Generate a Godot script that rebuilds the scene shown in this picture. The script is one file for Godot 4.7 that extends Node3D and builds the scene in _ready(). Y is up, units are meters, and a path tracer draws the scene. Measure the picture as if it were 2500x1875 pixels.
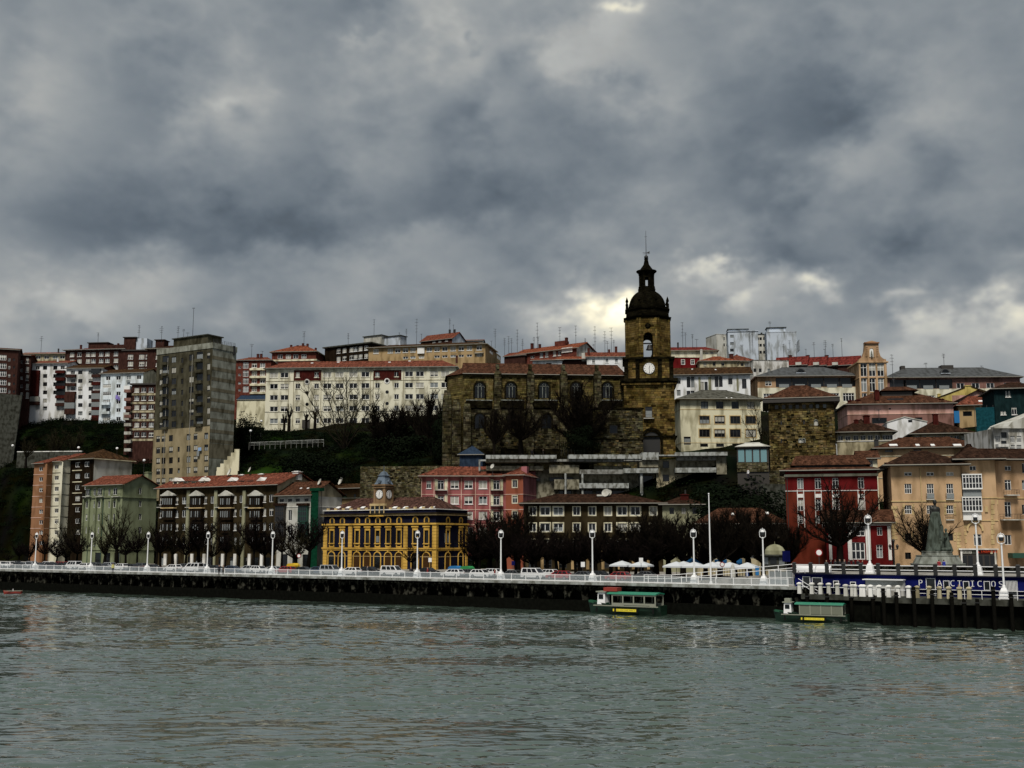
extends Node3D
# A river town on a hillside under heavy cloud, seen across the water.
# Metres, y up, water at y = 0. The quay runs at 31.2 degrees to the line of sight's normal:
# (s, t) = metres along the quay and metres inland from its lamp row.

const F := 2700.0
const CX := 1250.0
const CY := 937.5
const EYE := 11.7
const QA := 0.544543      # 31.2 degrees
const QD := 177.873       # forward distance of the lamp row straight ahead
const DECK := 5.35        # promenade level

var P := atan(380.5 / 2700.0)
var M := {}
var rng := RandomNumberGenerator.new()
var used_names := {}
var unit_box: BoxMesh
var mesh_cache := {}

# ---------------------------------------------------------------- sight lines and the quay frame
func ray(u: float, v: float) -> Vector3:
	var x := (u - CX) / F
	var y := (CY - v) / F
	return Vector3(x, y * cos(P) + sin(P), y * sin(P) - cos(P))

func at(u: float, v: float, d: float) -> Vector3:
	var r := ray(u, v)
	var k := -d / r.z
	return Vector3(r.x * k, EYE + r.y * k, -d)

func qpt(s: float, t: float, y: float) -> Vector3:
	return Vector3(s * cos(QA) + t * sin(QA), y, -(QD - s * sin(QA) + t * cos(QA)))

func s_of(u: float, t: float, v: float = 1318.0) -> float:
	var r := ray(u, v)
	var k := r.x / -r.z
	return (k * (QD + t * cos(QA)) - t * sin(QA)) / (cos(QA) + k * sin(QA))

func d_of(u: float, t: float, v: float = 1318.0) -> float:
	return QD - s_of(u, t, v) * sin(QA) + t * cos(QA)

func st_of(p: Vector3) -> Vector2:
	var x := p.x
	var z := -p.z - QD
	return Vector2(x * cos(QA) - z * sin(QA), x * sin(QA) + z * cos(QA))

# ---------------------------------------------------------------- mesh builder
class MB:
	var v := PackedVector3Array()
	var n := PackedVector3Array()
	var uv := PackedVector2Array()
	var c := PackedColorArray()
	var tint := Color(1, 1, 1)
	var coloured := false

	func tri(a: Vector3, b: Vector3, d: Vector3, ta := Vector2.ZERO, tb := Vector2.ZERO, td := Vector2.ZERO) -> void:
		var nn := (b - a).cross(d - a).normalized()
		v.append(a); v.append(d); v.append(b)
		n.append(nn); n.append(nn); n.append(nn)
		uv.append(ta); uv.append(td); uv.append(tb)
		if coloured:
			c.append(tint); c.append(tint); c.append(tint)

	func quad(a: Vector3, b: Vector3, d: Vector3, e: Vector3, o := Vector2.ZERO) -> void:
		# a b d e run counter-clockwise seen from the front
		var w := a.distance_to(b)
		var h := a.distance_to(e)
		tri(a, b, d, o, o + Vector2(w, 0), o + Vector2(w, h))
		tri(a, d, e, o, o + Vector2(w, h), o + Vector2(0, h))

	func box(lo: Vector3, hi: Vector3) -> void:
		var a := Vector3(lo.x, lo.y, hi.z); var b := Vector3(hi.x, lo.y, hi.z)
		var d := Vector3(hi.x, hi.y, hi.z); var e := Vector3(lo.x, hi.y, hi.z)
		var f := Vector3(lo.x, lo.y, lo.z); var g := Vector3(hi.x, lo.y, lo.z)
		var h := Vector3(hi.x, hi.y, lo.z); var i := Vector3(lo.x, hi.y, lo.z)
		quad(a, b, d, e); quad(g, f, i, h); quad(f, a, e, i); quad(b, g, h, d); quad(e, d, h, i); quad(f, g, b, a)

	func cbox(x: float, y: float, z: float, w: float, h: float, d: float) -> void:
		box(Vector3(x - w / 2, y, z - d / 2), Vector3(x + w / 2, y + h, z + d / 2))

	func taper(x: float, y: float, z: float, w0: float, d0: float, w1: float, d1: float, h: float) -> void:
		var l := [Vector3(x - w0 / 2, y, z + d0 / 2), Vector3(x + w0 / 2, y, z + d0 / 2), Vector3(x + w0 / 2, y, z - d0 / 2), Vector3(x - w0 / 2, y, z - d0 / 2)]
		var t := [Vector3(x - w1 / 2, y + h, z + d1 / 2), Vector3(x + w1 / 2, y + h, z + d1 / 2), Vector3(x + w1 / 2, y + h, z - d1 / 2), Vector3(x - w1 / 2, y + h, z - d1 / 2)]
		for i in 4:
			quad(l[i], l[(i + 1) % 4], t[(i + 1) % 4], t[i])
		quad(t[0], t[1], t[2], t[3]); quad(l[3], l[2], l[1], l[0])

	func tube(p: Vector3, q: Vector3, r0: float, r1: float, k: int = 8, caps := true) -> void:
		var d := (q - p).normalized()
		var x := d.cross(Vector3.UP if absf(d.y) < 0.95 else Vector3.RIGHT).normalized()
		var y := d.cross(x)
		for i in k:
			var a0 := TAU * i / k
			var a1 := TAU * (i + 1) / k
			var e0 := x * cos(a0) + y * sin(a0)
			var e1 := x * cos(a1) + y * sin(a1)
			var i0 := v.size()
			quad(p + e0 * r0, p + e1 * r0, q + e1 * r1, q + e0 * r1)
			n[i0] = e0; n[i0 + 1] = e1; n[i0 + 2] = e1; n[i0 + 3] = e0; n[i0 + 4] = e0; n[i0 + 5] = e1
			if caps:
				tri(q, q + e0 * r1, q + e1 * r1)

	func lathe(prof: Array, k: int, o := Vector3.ZERO, flat := false, a_off := 0.0) -> void:
		# prof: Vector2(radius, height) from the bottom up
		for j in prof.size() - 1:
			var p0: Vector2 = prof[j]
			var p1: Vector2 = prof[j + 1]
			var sl := Vector2(p1.y - p0.y, p0.x - p1.x).normalized()
			for i in k:
				var a0 := TAU * i / k + a_off
				var a1 := TAU * (i + 1) / k + a_off
				var e0 := Vector3(cos(a0), 0, -sin(a0))
				var e1 := Vector3(cos(a1), 0, -sin(a1))
				var i0 := v.size()
				quad(o + e0 * p0.x + Vector3.UP * p0.y, o + e1 * p0.x + Vector3.UP * p0.y, o + e1 * p1.x + Vector3.UP * p1.y, o + e0 * p1.x + Vector3.UP * p1.y)
				if not flat:
					var n0 := e0 * sl.x + Vector3.UP * sl.y
					var n1 := e1 * sl.x + Vector3.UP * sl.y
					for q in [[0, n0], [1, n1], [2, n1], [3, n0], [4, n0], [5, n1]]:
						n[i0 + q[0]] = q[1]

	func poly(pts: PackedVector2Array, z0: float, z1: float, caps := true) -> void:
		# a polygon in xy, counter-clockwise, drawn out from z0 back to z1 (z1 < z0)
		var k := pts.size()
		for i in k:
			var a := pts[i]
			var b := pts[(i + 1) % k]
			quad(Vector3(b.x, b.y, z1), Vector3(b.x, b.y, z0), Vector3(a.x, a.y, z0), Vector3(a.x, a.y, z1))
		if caps:
			var ix := Geometry2D.triangulate_polygon(pts)
			for i in range(0, ix.size(), 3):
				var a := pts[ix[i]]; var b := pts[ix[i + 1]]; var d := pts[ix[i + 2]]
				if (b - a).cross(d - a) < 0:
					var m := b; b = d; d = m
				tri(Vector3(a.x, a.y, z0), Vector3(b.x, b.y, z0), Vector3(d.x, d.y, z0), a, b, d)
				tri(Vector3(a.x, a.y, z1), Vector3(d.x, d.y, z1), Vector3(b.x, b.y, z1), a, d, b)

	func sheet(rects: Array, size: Vector2, y0: float, plane: Callable, reveal: float) -> void:
		# a wall face of size (x from 0, y from y0) with rectangular openings; plane(x, y, depth) places a point
		var xs := [0.0, size.x]
		var ys := [y0, size.y]
		for r: Rect2 in rects:
			xs.append_array([r.position.x, r.end.x]); ys.append_array([r.position.y, r.end.y])
		xs.sort(); ys.sort()
		for j in ys.size() - 1:
			if ys[j + 1] - ys[j] < 1e-4: continue
			var ym: float = (ys[j] + ys[j + 1]) / 2
			var start := -1.0
			for i in xs.size() - 1:
				if xs[i + 1] - xs[i] < 1e-4: continue
				var xm: float = (xs[i] + xs[i + 1]) / 2
				var open := false
				for r: Rect2 in rects:
					if xm > r.position.x and xm < r.end.x and ym > r.position.y and ym < r.end.y:
						open = true; break
				if not open and start < 0.0: start = xs[i]
				if (open or i == xs.size() - 2) and start >= 0.0:
					var stop: float = xs[i] if open else xs[i + 1]
					if stop > start + 1e-4:
						quad(plane.call(start, ys[j], 0.0), plane.call(stop, ys[j], 0.0), plane.call(stop, ys[j + 1], 0.0), plane.call(start, ys[j + 1], 0.0))
					start = -1.0
				elif open: start = -1.0
			if start >= 0.0:
				quad(plane.call(start, ys[j], 0.0), plane.call(size.x, ys[j], 0.0), plane.call(size.x, ys[j + 1], 0.0), plane.call(start, ys[j + 1], 0.0))
		for r: Rect2 in rects:
			var a := r.position
			var b := r.end
			quad(plane.call(a.x, a.y, 0.0), plane.call(b.x, a.y, 0.0), plane.call(b.x, a.y, reveal), plane.call(a.x, a.y, reveal))
			quad(plane.call(b.x, b.y, 0.0), plane.call(a.x, b.y, 0.0), plane.call(a.x, b.y, reveal), plane.call(b.x, b.y, reveal))
			quad(plane.call(a.x, b.y, 0.0), plane.call(a.x, a.y, 0.0), plane.call(a.x, a.y, reveal), plane.call(a.x, b.y, reveal))
			quad(plane.call(b.x, a.y, 0.0), plane.call(b.x, b.y, 0.0), plane.call(b.x, b.y, reveal), plane.call(b.x, a.y, reveal))

	func mesh() -> ArrayMesh:
		var arr := []
		arr.resize(Mesh.ARRAY_MAX)
		arr[Mesh.ARRAY_VERTEX] = v
		arr[Mesh.ARRAY_NORMAL] = n
		arr[Mesh.ARRAY_TEX_UV] = uv
		if coloured: arr[Mesh.ARRAY_COLOR] = c
		var m := ArrayMesh.new()
		if v.size() > 0: m.add_surface_from_arrays(Mesh.PRIMITIVE_TRIANGLES, arr)
		return m

# ---------------------------------------------------------------- nodes
func numbered(called: String) -> String:
	if not used_names.has(called):
		used_names[called] = 0
		return called
	used_names[called] += 1
	return "%s_%03d" % [called, used_names[called]]

func thing(called: String, label: String, category: String, group := "", pos := Vector3.ZERO, turn := 0.0) -> Node3D:
	var o := Node3D.new()
	o.name = numbered(called)
	add_child(o)
	o.position = pos
	o.rotation.y = turn
	o.set_meta("label", label)
	o.set_meta("category", category)
	if group != "": o.set_meta("group", group)
	return o

func part(parent: Node, called: String, mesh: Mesh, material: Material, pos := Vector3.ZERO, size := Vector3.ONE, label := "") -> MeshInstance3D:
	var o := MeshInstance3D.new()
	o.name = called
	o.mesh = mesh
	o.material_override = material
	parent.add_child(o, true)
	o.position = pos
	if size != Vector3.ONE: o.scale = size
	if label != "": o.set_meta("label", label)
	return o

func bar(parent: Node, called: String, material: Material, lo: Vector3, hi: Vector3) -> MeshInstance3D:
	return part(parent, called, unit_box, material, (lo + hi) / 2, hi - lo)

func structure(called: String, mesh: Mesh, material: Material, label := "") -> MeshInstance3D:
	var o := part(self, called, mesh, material)
	o.set_meta("kind", "structure")
	if label != "": o.set_meta("label", label)
	return o

func copy_of(src: Node3D, pos: Vector3, turn: float, label: String, size := 1.0) -> Node3D:
	var stem := String(src.name)
	if stem.length() > 4 and stem[stem.length() - 4] == "_": stem = stem.substr(0, stem.length() - 4)
	var o := src.duplicate()
	o.name = numbered(stem)
	add_child(o)
	o.position = pos
	o.rotation.y = turn
	o.scale = Vector3.ONE * size
	if label != "": o.set_meta("label", label)
	return o

# ---------------------------------------------------------------- materials
func lin(r: float, g: float, b: float) -> Color:
	return Color(r, g, b).linear_to_srgb()

func noise_tex(seed_: int, freq: float, oct: int, lo: Color, hi: Color, size := 256, p0 := 0.25, p1 := 0.75, kind := FastNoiseLite.TYPE_SIMPLEX_SMOOTH, normal := false) -> NoiseTexture2D:
	var fn := FastNoiseLite.new()
	fn.seed = seed_; fn.frequency = freq; fn.fractal_octaves = oct; fn.noise_type = kind
	var t := NoiseTexture2D.new()
	t.noise = fn; t.width = size; t.height = size; t.seamless = true
	t.seamless_blend_skirt = 0.3
	if normal:
		t.as_normal_map = true; t.bump_strength = 4.0
	else:
		var g := Gradient.new()
		g.set_color(0, lo); g.set_offset(0, p0)
		g.set_color(1, hi); g.set_offset(1, p1)
		t.color_ramp = g
	return t

func mat(key: String, c: Color, rough := 0.85, tex: Texture2D = null, scale := Vector3(0.1, 0.1, 0.1), extra := {}) -> StandardMaterial3D:
	if M.has(key): return M[key]
	var m := StandardMaterial3D.new()
	m.resource_name = key
	m.albedo_color = c
	m.roughness = rough
	if rough >= 0.8: m.metallic_specular = 0.1     # matt plaster, stone and bark
	if tex:
		m.albedo_texture = tex
		m.uv1_scale = scale
		if not extra.has("uv"):
			m.uv1_triplanar = true
			m.uv1_world_triplanar = true
	for k in extra:
		if k != "uv": m.set(k, extra[k])
	M[key] = m
	return m

func img_tex(im: Image) -> ImageTexture:
	im.generate_mipmaps()
	return ImageTexture.create_from_image(im)

# ---------------------------------------------------------------- surface textures
func ashlar_image(w: int, h: int, course: int, lo: float, hi: float, seed_: int, rubble: bool) -> Array:
	# courses of stones with darker joints: [colour image, height image]
	var r := RandomNumberGenerator.new()
	r.seed = seed_
	var im := Image.create(w, h, false, Image.FORMAT_RGB8)
	var hm := Image.create(w, h, false, Image.FORMAT_RGB8)
	im.fill(Color(0.32, 0.30, 0.27)); hm.fill(Color(0.15, 0.15, 0.15))
	var y := 0
	while y < h:
		var ch: int = mini(course + (r.randi_range(-3, 4) if rubble else r.randi_range(-1, 1)), h - y)
		if h - y - ch < 4: ch = h - y
		var x := r.randi_range(-20, 0)
		while x < w:
			var cw := r.randi_range(course, int(course * 2.6))
			var k := r.randf_range(lo, hi)
			if r.randf() < 0.10: k *= 0.55
			if r.randf() < 0.06: k = minf(1.0, k * 1.25)
			var c := Color(k * r.randf_range(0.97, 1.03), k * r.randf_range(0.95, 1.0), k * r.randf_range(0.84, 0.98))
			var hh := r.randf_range(0.55, 1.0)
			var g := 1 if not rubble else r.randi_range(1, 2)
			for xx in [x, x - w]:
				im.fill_rect(Rect2i(xx + g, y + g, cw - g, ch - g).intersection(Rect2i(0, 0, w, h)), c)
				hm.fill_rect(Rect2i(xx + g, y + g, cw - g, ch - g).intersection(Rect2i(0, 0, w, h)), Color(hh, hh, hh))
			x += cw
		y += ch
	var fn := FastNoiseLite.new()
	fn.seed = seed_ + 5; fn.frequency = 0.06; fn.fractal_octaves = 4
	for j in h:
		for i in w:
			var c := im.get_pixel(i, j)
			var k := 1.0 + 0.18 * fn.get_noise_2d(i, j)
			im.set_pixel(i, j, Color(c.r * k, c.g * k, c.b * k))
	hm.bump_map_to_normal_map(3.0)
	return [im, hm]

func tile_images() -> Array:
	# clay roof tiles, 32 columns by 24 rows over eight metres, weathered in patches
	var w := 512
	var h := 384
	var im := Image.create(w, h, false, Image.FORMAT_RGB8)
	var hm := Image.create(w, h, false, Image.FORMAT_RGB8)
	var r := RandomNumberGenerator.new()
	r.seed = 77
	var tone := []
	for k in 32 * 24: tone.append(r.randf_range(0.66, 1.0) * (0.6 if r.randf() < 0.05 else 1.0))
	var fn := FastNoiseLite.new()
	fn.seed = 5; fn.frequency = 0.012; fn.fractal_octaves = 4
	for j in h:
		for i in w:
			var k: float = tone[(j / 16) * 32 + i / 16]
			k *= 0.92 + 0.35 * fn.get_noise_2d(absf(i - 256.0), absf(j - 192.0))
			var fx_ := (i % 16) / 16.0
			var fy_ := (j % 16) / 16.0
			var hh := clampf(pow(sin(fx_ * PI), 0.7) * 0.8 + fy_ * 0.2, 0, 1)
			im.set_pixel(i, j, Color(k, k * 0.98, k * 0.96))
			hm.set_pixel(i, j, Color(hh, hh, hh))
	hm.bump_map_to_normal_map(4.0)
	return [im, hm]

func make_materials() -> void:
	unit_box = BoxMesh.new()
	unit_box.size = Vector3.ONE
	var blot := noise_tex(3, 0.012, 5, Color(0.74, 0.73, 0.70), Color(1, 1, 1), 512, 0.24, 0.55)
	var grime := noise_tex(9, 0.02, 5, Color(0.62, 0.61, 0.58), Color(1, 1, 1), 512, 0.25, 0.6)
	var fine := noise_tex(21, 0.09, 4, Color(0.72, 0.72, 0.72), Color(1, 1, 1), 256, 0.2, 0.8)
	var moss := noise_tex(31, 0.025, 6, Color(0.55, 0.62, 0.42), Color(1, 1, 1), 512, 0.30, 0.60)
	M.blot = blot; M.grime = grime; M.fine = fine
	var st := Vector3(0.055, 0.018, 0.055)     # stains that run down the wall
	var fl := Vector3(0.06, 0.06, 0.06)
	# plasters and paints: [key, linear colour, texture, scale]
	for p in [
		["white_plaster", lin(0.80, 0.82, 0.84), blot], ["bluish_white_plaster", lin(0.72, 0.80, 0.86), blot], ["cream_plaster", lin(0.70, 0.67, 0.49), blot],
		["pale_cream_plaster", lin(0.72, 0.70, 0.56), blot], ["ochre_plaster", lin(0.40, 0.285, 0.15), blot], ["yellow_paint", lin(0.72, 0.42, 0.055), blot],
		["navy_paint", lin(0.010, 0.011, 0.026), blot], ["rose_paint", lin(0.31, 0.105, 0.105), blot], ["rose_end_paint", lin(0.34, 0.135, 0.145), blot],
		["rust_paint", lin(0.27, 0.085, 0.05), blot], ["red_paint", lin(0.125, 0.011, 0.012), blot], ["brick_red_paint", lin(0.14, 0.028, 0.016), blot],
		["green_plaster", lin(0.22, 0.25, 0.155), blot], ["pink_plaster", lin(0.56, 0.34, 0.30), blot], ["pink_brown_plaster", lin(0.24, 0.13, 0.11), blot],
		["tan_plaster", lin(0.42, 0.275, 0.165), blot], ["sand_plaster", lin(0.52, 0.355, 0.21), blot], ["terracotta_paint", lin(0.30, 0.155, 0.085), blot],
		["olive_render", lin(0.075, 0.07, 0.047), grime], ["beige_render", lin(0.30, 0.25, 0.155), blot], ["grey_render", lin(0.27, 0.28, 0.24), grime],
		["stripe_render", lin(0.17, 0.155, 0.11), grime], ["dark_brown_render", lin(0.018, 0.012, 0.007), grime], ["brown_render", lin(0.040, 0.030, 0.015), grime],
		["dark_brick", lin(0.065, 0.030, 0.024), fine], ["brick_wall", lin(0.16, 0.05, 0.036), fine], ["maroon_panel", lin(0.075, 0.016, 0.013), fine],
		["pale_grey_render", lin(0.52, 0.52, 0.48), blot], ["light_blue_grey_render", lin(0.50, 0.56, 0.64), blot], ["yellow_render", lin(0.52, 0.42, 0.14), blot],
		["teal_paint", lin(0.012, 0.030, 0.032), fine], ["slate_blue_roof", lin(0.03, 0.05, 0.085), fine], ["blue_paint", lin(0.007, 0.010, 0.095), blot],
		["dirty_white_plaster", lin(0.62, 0.62, 0.60), grime], ["stained_cream", lin(0.45, 0.40, 0.27), grime], ["trim_white", lin(0.80, 0.80, 0.78), blot], ["trim_cream", lin(0.74, 0.70, 0.52), blot],
		["turret_brown", lin(0.25, 0.165, 0.095), blot], ["trim_yellow", lin(0.62, 0.385, 0.085), blot], ["trim_salmon", lin(0.72, 0.50, 0.42), blot], ["pale_tan_trim", lin(0.55, 0.42, 0.22), blot], ["olive_trim", lin(0.30, 0.30, 0.20), blot],
	]:
		mat(p[0], p[1], 0.88, p[2], st)
	for p in [["concrete", lin(0.26, 0.265, 0.25), grime], ["light_concrete", lin(0.36, 0.38, 0.37), grime], ["old_concrete", lin(0.25, 0.235, 0.175), grime], ["dark_concrete", lin(0.065, 0.068, 0.058), grime],
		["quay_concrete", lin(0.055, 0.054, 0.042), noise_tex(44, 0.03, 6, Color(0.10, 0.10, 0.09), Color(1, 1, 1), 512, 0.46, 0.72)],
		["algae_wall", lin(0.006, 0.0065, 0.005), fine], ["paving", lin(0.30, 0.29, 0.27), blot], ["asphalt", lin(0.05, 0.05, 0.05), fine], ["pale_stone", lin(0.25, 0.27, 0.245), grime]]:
		mat(p[0], p[1], 0.9, p[2], Vector3(0.09, 0.05, 0.09))
	var bw := {"uv1_triplanar_sharpness": 4.0}
	var a := ashlar_image(512, 512, 14, 0.72, 1.0, 4, false)
	var b := ashlar_image(512, 512, 15, 0.58, 1.0, 8, true)
	var at_ := img_tex(a[0]); var an := img_tex(a[1]); var bt := img_tex(b[0]); var bn := img_tex(b[1])
	for p in [["church_stone", lin(0.20, 0.168, 0.078), at_, an, 0.055], ["church_grey_stone", lin(0.125, 0.118, 0.080), bt, bn, 0.06], ["tower_stone", lin(0.21, 0.155, 0.060), at_, an, 0.05], ["tower_house_stone", lin(0.25, 0.20, 0.10), bt, bn, 0.06],
		["rubble_wall", lin(0.20, 0.19, 0.13), bt, bn, 0.10], ["black_stone", lin(0.020, 0.018, 0.010), at_, an, 0.09], ["dark_dome_stone", lin(0.012, 0.011, 0.007), at_, an, 0.09]]:
		var m := mat(p[0], p[1], 0.92, p[2], Vector3(p[4], p[4], p[4]), bw)
		m.normal_enabled = true; m.normal_texture = p[3]; m.normal_scale = 0.8
		# lichen and soot in patches
		m.detail_enabled = true; m.detail_blend_mode = BaseMaterial3D.BLEND_MODE_MUL
		m.detail_albedo = noise_tex(57, 0.008, 6, Color(0.66, 0.65, 0.60), Color(1, 1, 1), 512, 0.28, 0.62)
	var ti := tile_images()
	var tt := img_tex(ti[0]); var tn := img_tex(ti[1])
	for p in [["clay_roof", lin(0.25, 0.088, 0.058)], ["orange_roof", lin(0.32, 0.105, 0.058)], ["old_clay_roof", lin(0.115, 0.055, 0.034)], ["brown_roof", lin(0.085, 0.048, 0.024)], ["dark_roof", lin(0.055, 0.030, 0.020)], ["mauve_roof", lin(0.12, 0.066, 0.055)], ["red_roof", lin(0.22, 0.045, 0.038)]]:
		var m := mat(p[0], p[1], 0.85, tt, Vector3(0.125, 0.125, 1), {"uv": true})
		m.normal_enabled = true; m.normal_texture = tn; m.normal_scale = 1.0
	mat("slate_roof", lin(0.060, 0.064, 0.066), 0.6, grime, fl)
	mat("lead_roof", lin(0.12, 0.16, 0.21), 0.5, grime, fl)
	mat("grey_roof", lin(0.095, 0.095, 0.080), 0.8, grime, fl)
	mat("white_frame", lin(0.78, 0.79, 0.78), 0.45)
	mat("dark_frame", lin(0.03, 0.026, 0.022), 0.6)
	mat("brown_frame", lin(0.05, 0.03, 0.02), 0.6)
	mat("green_frame", lin(0.012, 0.06, 0.04), 0.6)
	mat("blind", lin(0.52, 0.51, 0.45), 0.7, M.fine, Vector3(0.3, 2.0, 0.3))
	mat("curtain", lin(0.30, 0.33, 0.34), 0.9, M.fine, Vector3(2.0, 0.2, 2.0))
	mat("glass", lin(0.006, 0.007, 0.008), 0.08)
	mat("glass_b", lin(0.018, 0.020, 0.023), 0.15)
	mat("blue_glass", lin(0.16, 0.30, 0.33), 0.15)
	mat("letter_red", lin(0.6, 0.06, 0.02), 0.6)
	mat("bronze", lin(0.010, 0.011, 0.009), 0.6)
	mat("iron", lin(0.014, 0.014, 0.014), 0.6)
	mat("mast_metal", lin(0.05, 0.05, 0.055), 0.5, null, fl, {"metallic": 0.3})
	mat("gutter_metal", lin(0.30, 0.29, 0.25), 0.5)
	mat("chimney_brick", lin(0.10, 0.035, 0.028), 0.9, fine, fl)
	mat("lamp_white", lin(0.80, 0.81, 0.82), 0.4)
	mat("clock_white", lin(0.78, 0.78, 0.76), 0.5)
	mat("wood_black", lin(0.008, 0.0075, 0.006), 0.9, fine, Vector3(0.4, 0.08, 0.4))
	mat("wood_brown", lin(0.07, 0.035, 0.015), 0.8, fine, Vector3(0.4, 0.08, 0.4))
	mat("canvas_white", lin(0.52, 0.55, 0.58), 0.8)
	mat("canvas_blue", lin(0.03, 0.16, 0.38), 0.8)
	mat("laundry_blue", lin(0.25, 0.38, 0.60), 0.9)
	mat("laundry_purple", lin(0.25, 0.20, 0.55), 0.9)
	mat("net_green", lin(0.006, 0.055, 0.028), 0.9, fine, fl)
	mat("net_teal", lin(0.012, 0.075, 0.095), 0.9, fine, fl)
	mat("bark", lin(0.012, 0.010, 0.008), 0.95, fine, Vector3(0.6, 0.15, 0.6))
	mat("twig", lin(0.010, 0.008, 0.006), 0.95)
	mat("red_twig", lin(0.009, 0.0065, 0.006), 0.95)
	mat("olive_twig", lin(0.026, 0.023, 0.013), 0.95)
	mat("evergreen", lin(0.005, 0.008, 0.004), 0.9)
	mat("ivy", lin(0.0045, 0.0085, 0.0032), 0.9)
	mat("grass", lin(0.022, 0.042, 0.010), 0.95, moss, Vector3(0.05, 0.05, 0.05))
	mat("soil", lin(0.020, 0.024, 0.012), 0.95, moss, Vector3(0.05, 0.05, 0.05))

# ---------------------------------------------------------------- buildings
# A building dictionary b: n (node at the base of the facade's near corner A), x along the facade, z towards the river.
func building(called: String, label: String, ul: float, dl: float, ur: float, ang: float, y0: float, vtop: float, deep: float, category := "building", group := "") -> Dictionary:
	var a := at(ul, vtop, dl)
	var b := {"a": Vector3(a.x, y0, a.z), "ex": Vector3(cos(ang), 0, sin(ang)), "nz": Vector3(-sin(ang), 0, cos(ang)), "y0": y0, "h": a.y - y0, "deep": deep, "holes": [], "ends": [], "ul": ul, "vt": vtop}
	b.n = thing(called, label, category, group, b.a, -ang)
	b.w = fx(b, ur, vtop)
	return b

func quayside(called: String, label: String, ul: float, ur: float, t: float, y0: float, vtop: float, deep: float) -> Dictionary:
	return building(called, label, ul, d_of(ul, t, vtop), ur, QA, y0, vtop, deep)

func hit(b: Dictionary, u: float, v: float, z := 0.0) -> Vector3:
	# where the sight line through (u, v) meets the facade plane (or one parallel to it), in the building's own metres
	var r := ray(u, v)
	var o := Vector3(0, EYE, 0)
	var q: Vector3 = b.a + b.nz * z
	var k: float = (q - o).dot(b.nz) / r.dot(b.nz)
	var p = o + r * k - b.a
	return Vector3(p.dot(b.ex), p.y, z)

func fx(b: Dictionary, u: float, v: float, z := 0.0) -> float:
	return hit(b, u, v, z).x

func fy(b: Dictionary, u: float, v: float, z := 0.0) -> float:
	return hit(b, u, v, z).y

func ehit(b: Dictionary, u: float, v: float) -> Vector2:
	# the same on the end wall at x = w: (metres back from the facade, height)
	var r := ray(u, v)
	var o := Vector3(0, EYE, 0)
	var q: Vector3 = b.a + b.ex * b.w
	var k: float = (q - o).dot(b.ex) / r.dot(b.ex)
	var p: Vector3 = o + r * k - b.a
	return Vector2(-p.dot(b.nz), p.y)

func grid(b: Dictionary, us: Array, vs: Array, wp: float, hp: float, style: String, uref := -1.0) -> void:
	# openings at the columns us and rows vs (their centres), wp by hp wide and high as sighted at the first column
	var ur: float = us[0] if uref < 0 else uref
	wp *= 1.12
	for v: float in vs:
		var y1 := fy(b, ur, v - hp / 2)
		var y0 := fy(b, ur, v + hp / 2)
		for u: float in us:
			var x0 := fx(b, u - wp / 2, v)
			var x1 := fx(b, u + wp / 2, v)
			b.holes.append([Rect2(x0, y0, x1 - x0, y1 - y0), style])

func egrid(b: Dictionary, us: Array, vs: Array, wp: float, hp: float, style: String) -> void:
	wp *= 1.12
	for v: float in vs:
		var y1 := ehit(b, us[0], v - hp / 2).y
		var y0 := ehit(b, us[0], v + hp / 2).y
		for u: float in us:
			var x0 := ehit(b, u - wp / 2, v).x
			var x1 := ehit(b, u + wp / 2, v).x
			b.ends.append([Rect2(x0, y0, x1 - x0, y1 - y0), style])

# style: frame material, mullions, transom, chance of a blind, surround material, sill material
var STYLES := {
	"white": ["white_frame", 1, 0.0, 0.18, "", ""],
	"white_t": ["white_frame", 1, 0.33, 0.25, "", ""],
	"white_sill": ["white_frame", 1, 0.0, 0.35, "", "trim_white"],
	"dark": ["dark_frame", 1, 0.0, 0.10, "", ""],
	"dark_blind": ["dark_frame", 1, 0.0, 0.5, "", ""],
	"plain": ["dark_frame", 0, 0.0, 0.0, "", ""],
	"blind": ["white_frame", 1, 0.0, 0.85, "", "trim_white"],
	"cream_trim": ["white_frame", 1, 0.0, 0.25, "trim_cream", ""],
	"white_trim": ["white_frame", 1, 0.33, 0.25, "trim_white", ""],
	"cream_sill": ["white_frame", 1, 0.0, 0.25, "", "trim_cream"],
	"brown_sill": ["brown_frame", 1, 0.0, 0.2, "", "trim_cream"],
	"tall": ["white_frame", 1, 0.25, 0.1, "", ""],
	"grid": ["white_frame", 2, 0.5, 0.0, "", ""],
	"gallery": ["white_frame", 3, 0.3, 0.1, "", ""],
	"door": ["dark_frame", 0, 0.0, 0.0, "", ""],
	"grey_trim": ["dark_frame", 2, 0.0, 0.3, "pale_tan_trim", ""],
	"stone": ["dark_frame", 1, 0.0, 0.0, "tower_stone", ""],
	"wood": ["wood_brown", 0, 0.0, 0.0, "", ""],
	"shop": ["dark_frame", 1, 0.7, 0.0, "", ""],
}

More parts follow.
